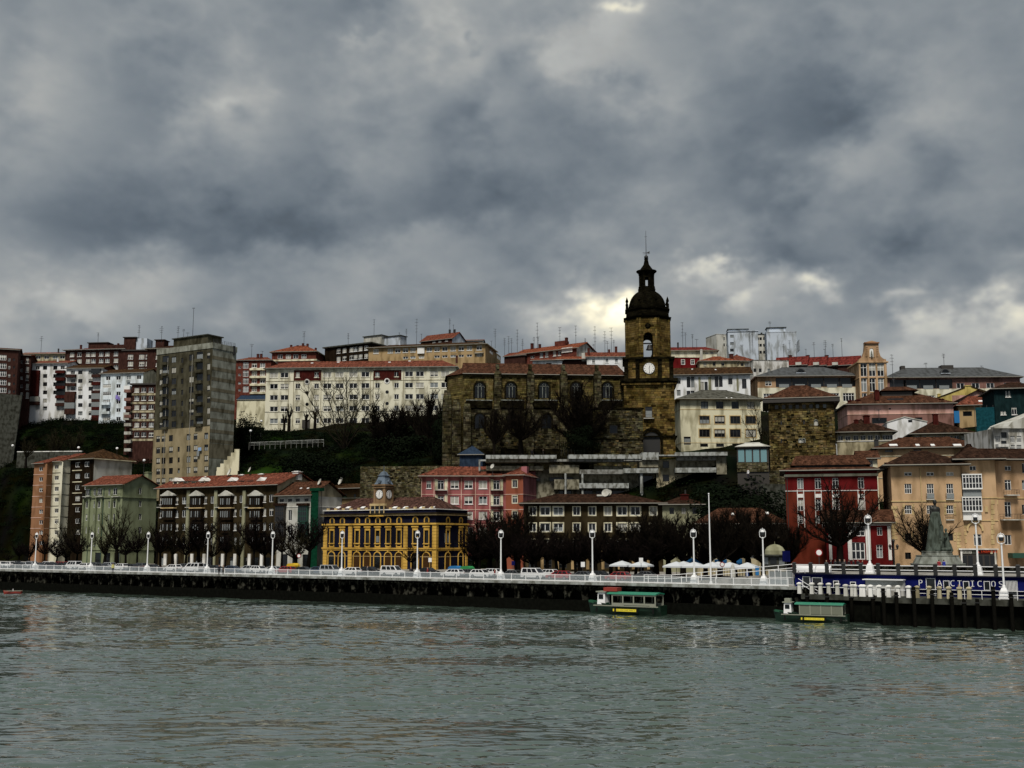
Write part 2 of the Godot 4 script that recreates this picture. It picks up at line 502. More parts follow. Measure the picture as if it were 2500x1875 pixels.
func frame_mesh(w: float, h: float, mull: int, tran: float) -> ArrayMesh:
	var key := "f%d_%d_%d_%d" % [roundi(w * 10), roundi(h * 10), mull, roundi(tran * 10)]
	if mesh_cache.has(key): return mesh_cache[key]
	var f := clampf(w * 0.06, 0.05, 0.12)
	var m := MB.new()
	var d := 0.07
	m.box(Vector3(-w / 2, 0, -d), Vector3(-w / 2 + f, h, 0))
	m.box(Vector3(w / 2 - f, 0, -d), Vector3(w / 2, h, 0))
	m.box(Vector3(-w / 2 + f, 0, -d), Vector3(w / 2 - f, f, 0))
	m.box(Vector3(-w / 2 + f, h - f, -d), Vector3(w / 2 - f, h, 0))
	for k in mull:
		var x := -w / 2 + w * (k + 1) / (mull + 1)
		m.box(Vector3(x - f * 0.55, f, -d), Vector3(x + f * 0.55, h - f, -0.004))
	if tran > 0.0:
		m.box(Vector3(-w / 2 + f, h * (1 - tran) - f / 2, -d), Vector3(w / 2 - f, h * (1 - tran) + f / 2, -0.008))
	mesh_cache[key] = m.mesh()
	return mesh_cache[key]

func surround_mesh(w: float, h: float) -> ArrayMesh:
	var key := "s%d_%d" % [roundi(w * 10), roundi(h * 10)]
	if mesh_cache.has(key): return mesh_cache[key]
	var f := clampf(w * 0.12, 0.12, 0.22)
	var m := MB.new()
	m.box(Vector3(-w / 2 - f, -f, -0.05), Vector3(-w / 2, h + f, 0.06))
	m.box(Vector3(w / 2, -f, -0.05), Vector3(w / 2 + f, h + f, 0.06))
	m.box(Vector3(-w / 2, -f, -0.05), Vector3(w / 2, 0, 0.06))
	m.box(Vector3(-w / 2, h, -0.05), Vector3(w / 2, h + f, 0.06))
	mesh_cache[key] = m.mesh()
	return mesh_cache[key]

func window(parent: Node, r: Rect2, style: String, o: Vector3, turn: float) -> void:
	# o: the opening's bottom middle on the wall face; turn: which way the wall faces
	var st: Array = STYLES[style]
	var w := r.size.x
	var h := r.size.y
	var win := part(parent, "door" if style == "door" else "window", frame_mesh(w, h, st[1], st[2]), M[st[0]])
	win.rotation.y = turn
	win.position = o + Vector3(sin(turn), 0, cos(turn)) * -0.11
	bar(win, "pane", M.glass if rng.randf() < 0.7 else M.glass_b, Vector3(-w / 2 - 0.01, -0.01, -0.10), Vector3(w / 2 + 0.01, h + 0.01, -0.05))
	var q := rng.randf()
	if q < st[3]:
		var k := rng.randf_range(0.25, 1.0) if rng.randf() < 0.75 else 1.0
		bar(win, "blind", M.blind, Vector3(-w / 2 + 0.03, h * (1 - k) + 0.02, -0.06), Vector3(w / 2 - 0.03, h - 0.02, -0.03))
	elif q < st[3] + 0.14 and st[0] != "wood_brown":
		bar(win, "curtain", M.curtain, Vector3(-w / 2 + 0.06, 0.06, -0.06), Vector3(w / 2 - 0.06, h * rng.randf_range(0.5, 0.95), -0.045))
	if st[4] != "":
		var s := part(win, "surround", surround_mesh(w, h), M[st[4]])
		s.position = Vector3(0, 0, 0.11)
	if st[5] != "":
		bar(win, "sill", M[st[5]], Vector3(-w / 2 - 0.12, -0.16, -0.02), Vector3(w / 2 + 0.12, -0.02, 0.24))

func raise(b: Dictionary, wall: String, end_wall := "") -> void:
	# the walls with their openings, then every window
	var w: float = b.w
	var h: float = b.h
	var dp: float = b.deep
	var m := MB.new()
	var fr := []
	for q in b.holes: fr.append(q[0])
	if b.has("split"):
		var low := []
		var high := []
		for r: Rect2 in fr:
			if r.get_center().y < b.split: low.append(r)
			else: high.append(r)
		m.sheet(high, Vector2(w, h), b.split, func(x, y, z): return Vector3(x, y, -z), 0.28)
		var lw := MB.new()
		lw.sheet(low, Vector2(w, b.split), 0.0, func(x, y, z): return Vector3(x, y, -z), 0.28)
		part(b.n, "lower_wall", lw.mesh(), M[b.lower])
	else:
		m.sheet(fr, Vector2(w, h), 0.0, func(x, y, z): return Vector3(x, y, -z), 0.28)
	m.quad(Vector3(w, 0, -dp), Vector3(0, 0, -dp), Vector3(0, h, -dp), Vector3(w, h, -dp))
	m.quad(Vector3(0, 0, -dp), Vector3(0, 0, 0), Vector3(0, h, 0), Vector3(0, h, -dp))
	m.quad(Vector3(0, h, 0), Vector3(w, h, 0), Vector3(w, h, -dp), Vector3(0, h, -dp))
	var er := []
	for q in b.ends: er.append(q[0])
	var e := m if end_wall == "" else MB.new()
	e.sheet(er, Vector2(dp, h), 0.0, func(x, y, z): return Vector3(w - z, y, -x), 0.28)
	part(b.n, "wall", m.mesh(), M[wall])
	if end_wall != "": part(b.n, "end_wall", e.mesh(), M[end_wall])
	for q in b.holes:
		var r: Rect2 = q[0]
		window(b.n, r, q[1], Vector3(r.position.x + r.size.x / 2, r.position.y, 0), 0.0)
	for q in b.ends:
		var r: Rect2 = q[0]
		window(b.n, r, q[1], Vector3(w, r.position.y, -(r.position.x + r.size.x / 2)), PI / 2)

func pbox(b: Dictionary, called: String, u0: float, v0: float, u1: float, v1: float, z0: float, z1: float, material: String) -> MeshInstance3D:
	# a box on the facade sighted from (u0, v0) top to (u1, v1) bottom, reaching from z0 out to z1
	var x0 := fx(b, u0, v0)
	var x1 := fx(b, u1, v0)
	return bar(b.n, called, M[material], Vector3(x0, fy(b, u0, v1), z0), Vector3(x1, fy(b, u0, v0), z1))

func band(b: Dictionary, v: float, hp: float, out: float, material: String, called := "string_course", uref := -1.0) -> void:
	# a course right along the facade and round the end wall
	var u: float = b.ul if uref < 0 else uref
	var y1 := fy(b, u, v - hp / 2)
	var y0 := fy(b, u, v + hp / 2)
	var m := MB.new()
	m.box(Vector3(-out, y0, -b.deep - out), Vector3(b.w + out, y1, out))
	part(b.n, called, m.mesh(), M[material])

func balcony(b: Dictionary, u: float, v: float, wp: float, hp: float, out: float, material: String, solid := true) -> void:
	# slab at v, parapet hp high
	var x0 := fx(b, u - wp / 2, v)
	var x1 := fx(b, u + wp / 2, v)
	var y0 := fy(b, u, v)
	var y1 := fy(b, u, v - hp)
	var n := Node3D.new()
	n.name = "balcony"
	b.n.add_child(n, true)
	bar(n, "slab", M[material] if solid else M.pale_grey_render, Vector3(x0, y0 - 0.16, 0.004), Vector3(x1, y0, out))
	if solid:
		var m := MB.new()
		m.box(Vector3(x0, y0, out - 0.1), Vector3(x1, y1, out)); m.box(Vector3(x0, y0, 0.004), Vector3(x0 + 0.1, y1, out - 0.1)); m.box(Vector3(x1 - 0.1, y0, 0.004), Vector3(x1, y1, out - 0.1))
		part(n, "parapet", m.mesh(), M[material])
	else:
		var m := MB.new()
		m.box(Vector3(x0, y1 - 0.05, out - 0.05), Vector3(x1, y1, out))
		var k := maxi(2, int((x1 - x0) / 0.25))
		for i in k + 1:
			var x := lerpf(x0 + 0.02, x1 - 0.02, float(i) / k)
			m.box(Vector3(x - 0.015, y0, out - 0.04), Vector3(x + 0.015, y1 - 0.05, out - 0.01))
		for x in [x0, x1 - 0.04]:
			m.box(Vector3(x, y1 - 0.05, 0.004), Vector3(x + 0.04, y1, out - 0.05))
			m.box(Vector3(x, y0 + 0.4, 0.004), Vector3(x + 0.03, y0 + 0.44, out - 0.05))
		part(n, "railing", m.mesh(), M.iron)

func roof(b: Dictionary, ov: float, rise: float, inset: float, material: String, eave := "trim_cream", gable := "", lip := 0.22) -> void:
	# inset >= 0: hipped, ridge ends that far in from the end walls; inset < 0: gabled, gable walls in material gable
	var w: float = b.w
	var h: float = b.h
	var dp: float = b.deep
	var x0 := -ov
	var x1 := w + ov
	var zf := ov
	var zb := -dp - ov
	var zm := -dp / 2
	var r0 := inset if inset >= 0 else -ov
	var r1 := w - inset if inset >= 0 else w + ov
	var y := h + lip
	var top := h + rise
	var m := MB.new()
	var slope := Vector2(zf - zm, top - y).length()
	var A := Vector3(x0, y, zf); var B := Vector3(x1, y, zf); var C := Vector3(x1, y, zb); var D := Vector3(x0, y, zb)
	var R := Vector3(r0, top, zm); var S := Vector3(r1, top, zm)
	m.tri(A, B, S, Vector2(x0, 0), Vector2(x1, 0), Vector2(r1, slope)); m.tri(A, S, R, Vector2(x0, 0), Vector2(r1, slope), Vector2(r0, slope))
	m.tri(C, D, R, Vector2(x1, 0), Vector2(x0, 0), Vector2(r0, slope)); m.tri(C, R, S, Vector2(x1, 0), Vector2(r0, slope), Vector2(r1, slope))
	if inset >= 0:
		m.tri(B, C, S, Vector2(-zf, 0), Vector2(-zb, 0), Vector2(-zm, Vector2(x1 - r1, top - y).length()))
		m.tri(D, A, R, Vector2(zb, 0), Vector2(zf, 0), Vector2(zm, Vector2(r0 - x0, top - y).length()))
	else:
		var t := 0.18
		for x in [x0, x1]:
			m.quad(Vector3(x, y - t, zf), Vector3(x, y, zf), Vector3(x, top, zm), Vector3(x, top - t, zm))
			m.quad(Vector3(x, y - t, zb), Vector3(x, y, zb), Vector3(x, top, zm), Vector3(x, top - t, zm))
	# ridge tiles
	m.tube(R + Vector3(0, 0.02, 0), S + Vector3(0, 0.02, 0), 0.13, 0.13, 6)
	var rf := part(b.n, "roof", m.mesh(), M[material])
	var e := MB.new()
	if inset >= 0:
		e.box(Vector3(x0 + 0.003, h + 0.002, zb + 0.003), Vector3(x1 - 0.003, y - 0.004, zf - 0.003))
	else:
		e.box(Vector3(x0 + 0.003, h + 0.002, 0.003), Vector3(x1 - 0.003, y - 0.004, zf - 0.003))
		part(rf, "eave", e.mesh(), M[eave])
		e = MB.new()
		e.box(Vector3(x0 + 0.003, h + 0.002, zb + 0.003), Vector3(x1 - 0.003, y - 0.004, -dp - 0.003))
	part(rf, "eave", e.mesh(), M[eave])
	var gtr := MB.new()
	gtr.box(Vector3(x0, y - 0.12, zf), Vector3(x1, y + 0.02, zf + 0.13))
	part(rf, "gutter", gtr.mesh(), M.gutter_metal)
	if inset < 0 and gable != "":
		var g := MB.new()
		var f := (top - y) / (zf - zm)
		g.poly(PackedVector2Array([Vector2(0, h), Vector2(dp, h), Vector2(dp, h + lip + f * ov - 0.2), Vector2(dp / 2, top - 0.2), Vector2(0, h + lip + f * ov - 0.2)]), 0.0, -0.3)
		for x in [w - 0.003, 0.303]:
			var gw := part(b.n, "gable_wall", g.mesh(), M[gable])
			gw.rotation.y = PI / 2
			gw.position = Vector3(x, 0, 0)

func flat_roof(b: Dictionary, ov: float, thick: float, material: String) -> void:
	var m := MB.new()
	m.box(Vector3(-ov, b.h + 0.003, -b.deep - ov), Vector3(b.w + ov, b.h + thick, ov))
	part(b.n, "roof", m.mesh(), M[material])

func roof_box(b: Dictionary, called: String, u0: float, v0: float, u1: float, v1: float, z: float, deep: float, material: String, cap := "") -> void:
	# a penthouse or stair head on the roof at depth z
	var p := hit(b, u0, v0, z)
	var q := hit(b, u1, v1, z)
	var o := bar(b.n, called, M[material], Vector3(p.x, minf(q.y, b.h), z - deep), Vector3(q.x, p.y, z))
	if cap != "":
		var c := MB.new()
		c.box(Vector3(p.x - 0.4, p.y + 0.003, z - deep - 0.4), Vector3(q.x + 0.4, p.y + 0.28, z + 0.4))
		part(b.n, called + "_roof", c.mesh(), M[cap])

func chimney(b: Dictionary, u: float, v: float, z: float, w := 0.9, material := "chimney_brick", down := 2.6) -> void:
	var p := hit(b, u, v, z)
	var m := MB.new()
	m.cbox(p.x, p.y - down, z, w, down - 0.25, w * 0.8)
	m.cbox(p.x, p.y - 0.25, z, w * 1.2, 0.12, w)
	m.cbox(p.x, p.y - 0.13, z, w * 0.7, 0.13, w * 0.6)
	part(b.n, "chimney", m.mesh(), M[material])

func antenna(b: Dictionary, u: float, v0: float, v1: float, z: float, bars := 3) -> void:
	# mast from v1 up to v0 with short cross rods
	var p := hit(b, u, v1, z)
	var q := hit(b, u, v0, z)
	var m := MB.new()
	m.tube(Vector3(p.x, p.y - 1.2, z), Vector3(p.x, q.y, z), 0.085, 0.06, 5)
	var hh := q.y - p.y
	for k in bars:
		var y := q.y - 0.12 - hh * 0.14 * k
		var l := rng.randf_range(0.35, 0.8)
		var a := rng.randf_range(-0.5, 0.5)
		var d := Vector3(cos(a), 0, sin(a)) * l
		m.tube(Vector3(p.x, y, z) - d, Vector3(p.x, y, z) + d * rng.randf_range(0.2, 1.0), 0.035, 0.035, 4)
		for i in 5:
			var c := Vector3(p.x, y, z) + d * (i * 0.4 - 0.9)
			m.tube(c - Vector3(0, 0.22, 0), c + Vector3(0, 0.22, 0), 0.02, 0.02, 3)
	part(b.n, "antenna", m.mesh(), M.mast_metal)

func skylight(b: Dictionary, u: float, v: float, wp: float, hp: float, ov: float, rise: float, lip := 0.22) -> void:
	# a white-framed roof window lying on the front slope
	var w: float = b.w
	var zm: float = -b.deep / 2
	var sl: float = (rise - lip) / (ov - zm)
	# find the slope point on the sight line
	var z := 0.0
	for k in 12:
		var y := fy(b, u, v, z)
		z = ov - (y - b.h - lip) / sl
	var p := hit(b, u, v, z)
	var sc: float = -(b.a + b.nz * z).z / F
	var n := part(b.n, "skylight", unit_box, M.white_frame, p + Vector3(0, 0.08, 0.0), Vector3(wp * sc, 0.14, maxf(hp * sc / sin(atan(sl)), 0.5)))
	n.rotation.x = atan(sl)
	n.name = "skylight"

func eband(b: Dictionary, u: float, v: float, hp: float, material: String, called := "painted_band") -> void:
	# a flat band on the end wall only
	var y1 := ehit(b, u, v - hp / 2).y
	var y0 := ehit(b, u, v + hp / 2).y
	bar(b.n, called, M[material], Vector3(b.w + 0.002, y0, -b.deep), Vector3(b.w + 0.03, y1, 0.0))

func roof_z(b: Dictionary, ov: float, rise: float, material: String, gable: String, at_x := 0.5) -> void:
	# ridge running back from the facade, gable to the front
	var w: float = b.w
	var h: float = b.h
	var xr := w * at_x
	var f := rise / xr
	var g := rise / (w - xr)
	var m := MB.new()
	var L0 := Vector3(-ov, h - f * ov, ov); var L1 := Vector3(-ov, h - f * ov, -b.deep - ov)
	var R0 := Vector3(w + ov, h - g * ov, ov); var R1 := Vector3(w + ov, h - g * ov, -b.deep - ov)
	var T0 := Vector3(xr, h + rise, ov); var T1 := Vector3(xr, h + rise, -b.deep - ov)
	var up := Vector3(0, 0.22, 0)
	m.quad(L1 + up, L0 + up, T0 + up, T1 + up); m.quad(R0 + up, R1 + up, T1 + up, T0 + up)
	m.quad(L0, L1, T1, T0); m.quad(R1, R0, T0, T1)
	m.quad(L0, T0, T0 + up, L0 + up); m.quad(T0, R0, R0 + up, T0 + up)
	m.quad(L1, L0, L0 + up, L1 + up); m.quad(R0, R1, R1 + up, R0 + up)
	part(b.n, "roof", m.mesh(), M[material])
	var e := MB.new()
	e.poly(PackedVector2Array([Vector2(0, h + 0.003), Vector2(w, h + 0.003), Vector2(xr, h + rise - 0.02)]), 0.0, -0.3)
	part(b.n, "gable_wall", e.mesh(), M[gable])

func pipe(b: Dictionary, u: float, v0: float, v1: float, material := "gutter_metal") -> void:
	var x := fx(b, u, v0)
	var m := MB.new()
	m.tube(Vector3(x, fy(b, u, v1), 0.12), Vector3(x, fy(b, u, v0), 0.12), 0.08, 0.08, 6)
	part(b.n, "drainpipe", m.mesh(), M[material])

func arch_trim(b: Dictionary, called: String, u: float, vtop: float, vspring: float, vbase: float, wp: float, thick: float, out: float, material: String, parent: Node = null) -> MeshInstance3D:
	# a round-headed frame on the facade, its legs reaching down to vbase
	var x0 := fx(b, u - wp / 2, vspring)
	var x1 := fx(b, u + wp / 2, vspring)
	return part(b.n if parent == null else parent, called, arch_mesh(x1 - x0, fy(b, u, vspring) - fy(b, u, vbase), thick, out), M[material], Vector3((x0 + x1) / 2, fy(b, u, vbase), 0))

func arch_mesh(w: float, leg: float, thick: float, out: float, fill := false) -> ArrayMesh:
	var key := "a%d_%d_%d_%d_%s" % [roundi(w * 20), roundi(leg * 20), roundi(thick * 100), roundi(out * 100), fill]
	if mesh_cache.has(key): return mesh_cache[key]
	var r := w / 2
	var pts := PackedVector2Array()
	if fill:
		pts.append_array([Vector2(-r, 0), Vector2(r, 0)])
		for k in 11: pts.append(Vector2(r * cos(PI * k / 10.0), leg + r * sin(PI * k / 10.0)))
	else:
		var R := r + thick
		pts.append_array([Vector2(r, 0), Vector2(R, 0)])
		for k in 11: pts.append(Vector2(R * cos(PI * k / 10.0), leg + R * sin(PI * k / 10.0)))
		pts.append_array([Vector2(-R, 0), Vector2(-r, 0)])
		for k in 11: pts.append(Vector2(-r * cos(PI * k / 10.0), leg + r * sin(PI * k / 10.0)))
	var m := MB.new()
	m.poly(pts, out, -0.02 if fill else 0.003)
	mesh_cache[key] = m.mesh()
	return mesh_cache[key]

# ---------------------------------------------------------------- sky
# Cloud brightness as sighted, every 125 columns, at the rows below.
const CLOUD_ROWS := [-60, 0, 125, 250, 375, 500, 562, 625, 700, 770, 860, 960]
const CLOUD := [
	[122, 124, 120, 118, 118, 114, 114, 110, 128, 128, 125, 132, 150, 125, 118, 116, 120, 122, 118, 115, 114],
	[125, 128, 120, 122, 120, 115, 112, 106, 130, 130, 125, 135, 152, 125, 118, 116, 120, 125, 118, 114, 114],
	[128, 136, 118, 112, 122, 128, 126, 134, 137, 142, 126, 143, 139, 128, 112, 107, 109, 118, 126, 122, 112],
	[120, 138, 120, 104, 126, 140, 120, 118, 126, 109, 118, 104, 115, 135, 112, 99, 97, 118, 134, 128, 120],
	[130, 122, 114, 115, 118, 114, 107, 118, 120, 106, 108, 112, 112, 112, 104, 110, 115, 129, 111, 122, 115],
	[108, 97, 93, 96, 99, 101, 99, 108, 97, 93, 94, 102, 110, 112, 108, 94, 112, 112, 118, 118, 118],
	[116, 104, 90, 86, 86, 86, 90, 105, 126, 115, 110, 105, 118, 120, 122, 104, 104, 99, 108, 112, 115],
	[122, 112, 110, 108, 108, 112, 118, 122, 126, 120, 112, 112, 120, 128, 125, 100, 93, 104, 118, 115, 110],
	[130, 135, 139, 141, 125, 120, 120, 120, 122, 122, 120, 125, 146, 130, 140, 142, 118, 110, 115, 104, 122],
	[142, 146, 146, 125, 117, 117, 118, 115, 115, 115, 118, 142, 170, 140, 120, 125, 124, 115, 112, 115, 150],
	[126, 126, 122, 120, 118, 116, 116, 115, 115, 115, 115, 118, 125, 120, 118, 120, 122, 138, 150, 135, 140],
	[122, 122, 120, 120, 118, 116, 116, 115, 115, 115, 115, 116, 118, 118, 118, 120, 122, 130, 135, 130, 130]]
# bright breaks: u, v, half width, half height, how much
const BREAKS := [[1485, 768, 95, 55, 85], [1525, 735, 60, 45, 60], [1700, 668, 55, 18, 50], [1800, 722, 55, 38, 55], [1990, 708, 55, 24, 60], [2260, 718, 70, 22, 45], [2330, 800, 110, 55, 34], [2470, 760, 70, 65, 50], [2150, 740, 60, 24, 26], [1500, 2, 70, 14, 70], [860, 95, 45, 14, 22], [1110, 120, 120, 50, 14], [1350, 95, 110, 50, 12], [590, 255, 110, 26, 16], [130, 745, 130, 40, 14], [1145, 108, 26, 14, -26], [1410, 190, 110, 45, -14], [2000, 250, 120, 90, -12], [1870, 640, 130, 35, -14], [2190, 790, 60, 45, -18], [560, 540, 280, 45, -8], [2100, 300, 40, 60, 10]]

func cloud_colour(l: float) -> Color:
	var k := clampf((l - 85.0) / 60.0, 0, 1)
	var c := Color(0.90, 1.0, 1.10).lerp(Color(0.985, 1.0, 0.995), k)
	if l > 150: c = c.lerp(Color(1.03, 1.0, 0.89), clampf((l - 150) / 60.0, 0, 1))
	l = (l + 9.0) / 255.0
	return Color(l * c.r, l * c.g, l * c.b)

func make_sky() -> Sky:
	# the hand-noted grid, smoothed, over u -62..2562 and v -60..960
	var g := Image.create(21, 17, false, Image.FORMAT_RF)
	for j in 17:
		var v := -60.0 + 63.75 * j
		var k := 0
		while k < CLOUD_ROWS.size() - 2 and CLOUD_ROWS[k + 1] < v: k += 1
		var f := clampf((v - CLOUD_ROWS[k]) / float(CLOUD_ROWS[k + 1] - CLOUD_ROWS[k]), 0, 1)
		for i in 21: g.set_pixel(i, j, Color(lerpf(CLOUD[k][i], CLOUD[k + 1][i], f), 0, 0))
	g.resize(336, 272, Image.INTERPOLATE_CUBIC)
	var gd := g.get_data().to_float32_array()
	var n1 := FastNoiseLite.new(); n1.seed = 12; n1.frequency = 4.0; n1.fractal_octaves = 5
	var n2 := FastNoiseLite.new(); n2.seed = 31; n2.frequency = 9.0; n2.fractal_octaves = 6; n2.fractal_gain = 0.6
	var n3 := FastNoiseLite.new(); n3.seed = 55; n3.frequency = 1.6; n3.fractal_octaves = 4
	var W := 1024
	var Hh := 512
	var im := Image.create(W, Hh, false, Image.FORMAT_RGB8)
	for j in Hh:
		var el := PI / 2 - (j + 0.5) / Hh * PI
		if el < -0.05:
			im.fill_rect(Rect2i(0, j, W, Hh - j), cloud_colour(112.0))
			break
		var sy := sin(el); var cy := cos(el)
		for i in W:
			var az := (i + 0.5) / W * TAU
			var d := Vector3(sin(az) * cy, sy * 1.6, -cos(az) * cy)
			im.set_pixel(i, j, cloud_colour(118.0 + 34.0 * n3.get_noise_3dv(d) + 16.0 * n1.get_noise_3dv(d)))
	im.resize(4096, 2048, Image.INTERPOLATE_CUBIC)
	var i0 := 2048 - 430
	var i1 := 2048 + 430
	var j0 := 1024 - 590
	var j1 := 1024 + 20
	var cp := cos(P); var sp := sin(P)
	for j in range(j0, j1):
		var el := PI / 2 - (j + 0.5) / 2048.0 * PI
		var sy := sin(el); var cy := cos(el)
		for i in range(i0, i1):
			var az := (i + 0.5) / 4096.0 * TAU - PI
			var d := Vector3(sin(az) * cy, sy, -cos(az) * cy)
			var zc := -d.y * sp + d.z * cp
			var u := CX - F * d.x / zc
			var v := CY + F * (d.y * cp + d.z * sp) / zc
			var e := Vector3(d.x, d.y * 1.6, d.z)
			var w1 := n2.get_noise_3dv(e)
			var w2 := n2.get_noise_3d(e.y + 7.0, e.z, e.x)
			var uu := u + 135.0 * w1
			var vv := v + 85.0 * w2
			var mx := maxf(maxf(-u, u - 2500.0), -v) / 260.0
			var keep := clampf(1.0 - mx, 0, 1)
			if keep <= 0.0: continue
			var fx_ := clampf((uu + 62.5) / 2625.0 * 335.0, 0, 334.0)
			var fy_ := clampf((vv + 60.0) / 1020.0 * 271.0, 0, 270.0)
			var ia := int(fx_); var ja := int(fy_)
			var a := fx_ - ia; var b := fy_ - ja
			var q := ja * 336 + ia
			var l := lerpf(lerpf(gd[q], gd[q + 1], a), lerpf(gd[q + 336], gd[q + 337], a), b)
			var puff := 0.22 - absf(n1.get_noise_3dv(e * 2.6))
			l += 10.0 * n1.get_noise_3dv(e * 1.5) + 17.0 * w1 + 40.0 * puff * absf(w2 + 0.35)
			var ub := u + 150.0 * w1
			var vb := v + 95.0 * w2
			for s in BREAKS:
				var x: float = (ub - s[0]) / s[2]
				if x > 2.2 or x < -2.2: continue
				var y: float = (vb - s[1]) / s[3]
				if y > 2.2 or y < -2.2: continue
				l += s[4] * exp(-(x * x + y * y)) * (0.8 + 0.9 * w2)
			keep = keep * keep * (3 - 2 * keep)
			var c := cloud_colour(l)
			var ii := (i + 2048) % 4096
			im.set_pixel(ii, j, im.get_pixel(ii, j).lerp(c, keep))
	var m := PanoramaSkyMaterial.new()
	m.panorama = ImageTexture.create_from_image(im)
	var sky := Sky.new()
	sky.sky_material = m
	return sky

# ---------------------------------------------------------------- water
const WATER := 1.0
func make_water() -> void:
	var a := FastNoiseLite.new(); a.seed = 2; a.frequency = 0.35; a.fractal_octaves = 3
	var b := FastNoiseLite.new(); b.seed = 6; b.frequency = 0.11; b.fractal_octaves = 2
	var c := FastNoiseLite.new(); c.seed = 9; c.frequency = 0.02; c.fractal_octaves = 3
	var wm := StandardMaterial3D.new()
	wm.albedo_color = lin(0.060, 0.088, 0.070)
	wm.roughness = 0.07
	wm.metallic_specular = 1.0
	wm.clearcoat_enabled = true
	wm.clearcoat = 1.0
	wm.clearcoat_roughness = 0.04
	wm.normal_enabled = true
	wm.normal_texture = noise_tex(71, 0.05, 4, Color.BLACK, Color.WHITE, 512, 0, 1, FastNoiseLite.TYPE_SIMPLEX_SMOOTH, true)
	wm.normal_scale = 0.2
	wm.uv1_triplanar = true
	wm.uv1_world_triplanar = true
	wm.uv1_scale = Vector3(0.09, 0.2, 0.2)
	M.water = wm
	var root := Node3D.new()
	root.name = "river_water"
	add_child(root)
	root.position.y = WATER
	root.set_meta("kind", "structure")
	root.set_meta("label", "rippled grey green river water below the quay")
	for zone in [[-44.0, -112.0, 0.13, 62.0, 0.30], [-112.0, -262.0, 0.32, 130.0, 0.75]]:
		var st: float = zone[2]
		var sx: float = zone[4]
		var nz := int((zone[0] - zone[1]) / st)
		var nx := int(zone[3] * 2 / sx)
		var vv := PackedVector3Array(); var nn := PackedVector3Array(); var ix := PackedInt32Array()
		vv.resize((nx + 1) * (nz + 1)); nn.resize(vv.size())
		var hs := PackedFloat32Array(); hs.resize(vv.size())
		for j in nz + 1:
			var z: float = zone[0] - j * st
			for i in nx + 1:
				var x: float = -zone[3] + i * sx
				# crests lie roughly across the view, steeper where gusts roughen the river
				var gust: float = clampf(1.0 + 1.9 * c.get_noise_2d(x * 0.5, z * 2.4), 0.35, 1.6)
				var q := a.get_noise_2d(x * 0.75 + z * 0.3, z * 2.6)
				var h := (0.16 * (q - 0.7 * absf(q)) + 0.05 * a.get_noise_2d(x * 1.7 + 40.0, z * 4.6)) * gust + 0.11 * b.get_noise_2d(x * 0.7 - z * 0.2, z * 1.7)
				var k := j * (nx + 1) + i
				var edge := minf(minf(float(i), float(nx - i)), 4.0) / 4.0
				hs[k] = h * edge
				vv[k] = Vector3(x, h * edge - 0.05, z)
		for j in nz + 1:
			for i in nx + 1:
				var k := j * (nx + 1) + i
				var hx := hs[k + 1 if i < nx else k] - hs[k - 1 if i > 0 else k]
				var hz := hs[k + nx + 1 if j < nz else k] - hs[k - nx - 1 if j > 0 else k]
				nn[k] = Vector3(-hx / sx, 2.0, hz / st).normalized()
				if i < nx and j < nz:
					ix.append(k); ix.append(k + nx + 1); ix.append(k + 1)
					ix.append(k + 1); ix.append(k + nx + 1); ix.append(k + nx + 2)
		var arr := []
		arr.resize(Mesh.ARRAY_MAX)
		arr[Mesh.ARRAY_VERTEX] = vv; arr[Mesh.ARRAY_NORMAL] = nn; arr[Mesh.ARRAY_INDEX] = ix
		var am := ArrayMesh.new()
		am.add_surface_from_arrays(Mesh.PRIMITIVE_TRIANGLES, arr)
		part(root, "water_surface", am, wm)
	var far := MB.new()
	far.quad(Vector3(-900, -1.6, 60), Vector3(900, -1.6, 60), Vector3(900, -1.6, -700), Vector3(-900, -1.6, -700))
	part(root, "water_surface", far.mesh(), wm)

# ---------------------------------------------------------------- land
const LAND_T := [-0.3, 58, 66, 76, 88, 106, 124, 150, 190, 260, 420]
const LAND_S := [-420, -250, -190, -110, -45, 20, 70, 140]
const LAND := [
	[5.3, 5.3, 30, 38, 50, 58, 60, 62, 66, 70, 70],
	[5.3, 5.3, 30, 38, 50, 56, 58, 60, 66, 70, 70],
	[5.3, 5.3, 24, 33, 38, 48, 49, 54, 62, 66, 66],
	[5.3, 5.3, 18, 26, 34, 42, 47, 54, 60, 64, 64],
	[5.3, 5.3, 12, 22, 31, 32, 36, 46, 54, 60, 60],
	[5.3, 5.3, 10, 18, 30, 31, 35, 44, 52, 58, 58],
	[5.3, 6.5, 12, 18, 22, 30, 36, 44, 50, 56, 56],
	[5.3, 6.5, 12, 18, 22, 30, 36, 44, 50, 56, 56]]

func land(s: float, t: float) -> float:
	var i := 0
	while i < LAND_S.size() - 2 and s > LAND_S[i + 1]: i += 1
	var a := clampf((s - LAND_S[i]) / float(LAND_S[i + 1] - LAND_S[i]), 0, 1)
	var j := 0
	while j < LAND_T.size() - 2 and t > LAND_T[j + 1]: j += 1
	var b := clampf((t - LAND_T[j]) / float(LAND_T[j + 1] - LAND_T[j]), 0, 1)
	return lerpf(lerpf(LAND[i][j], LAND[i][j + 1], b), lerpf(LAND[i + 1][j], LAND[i + 1][j + 1], b), a)

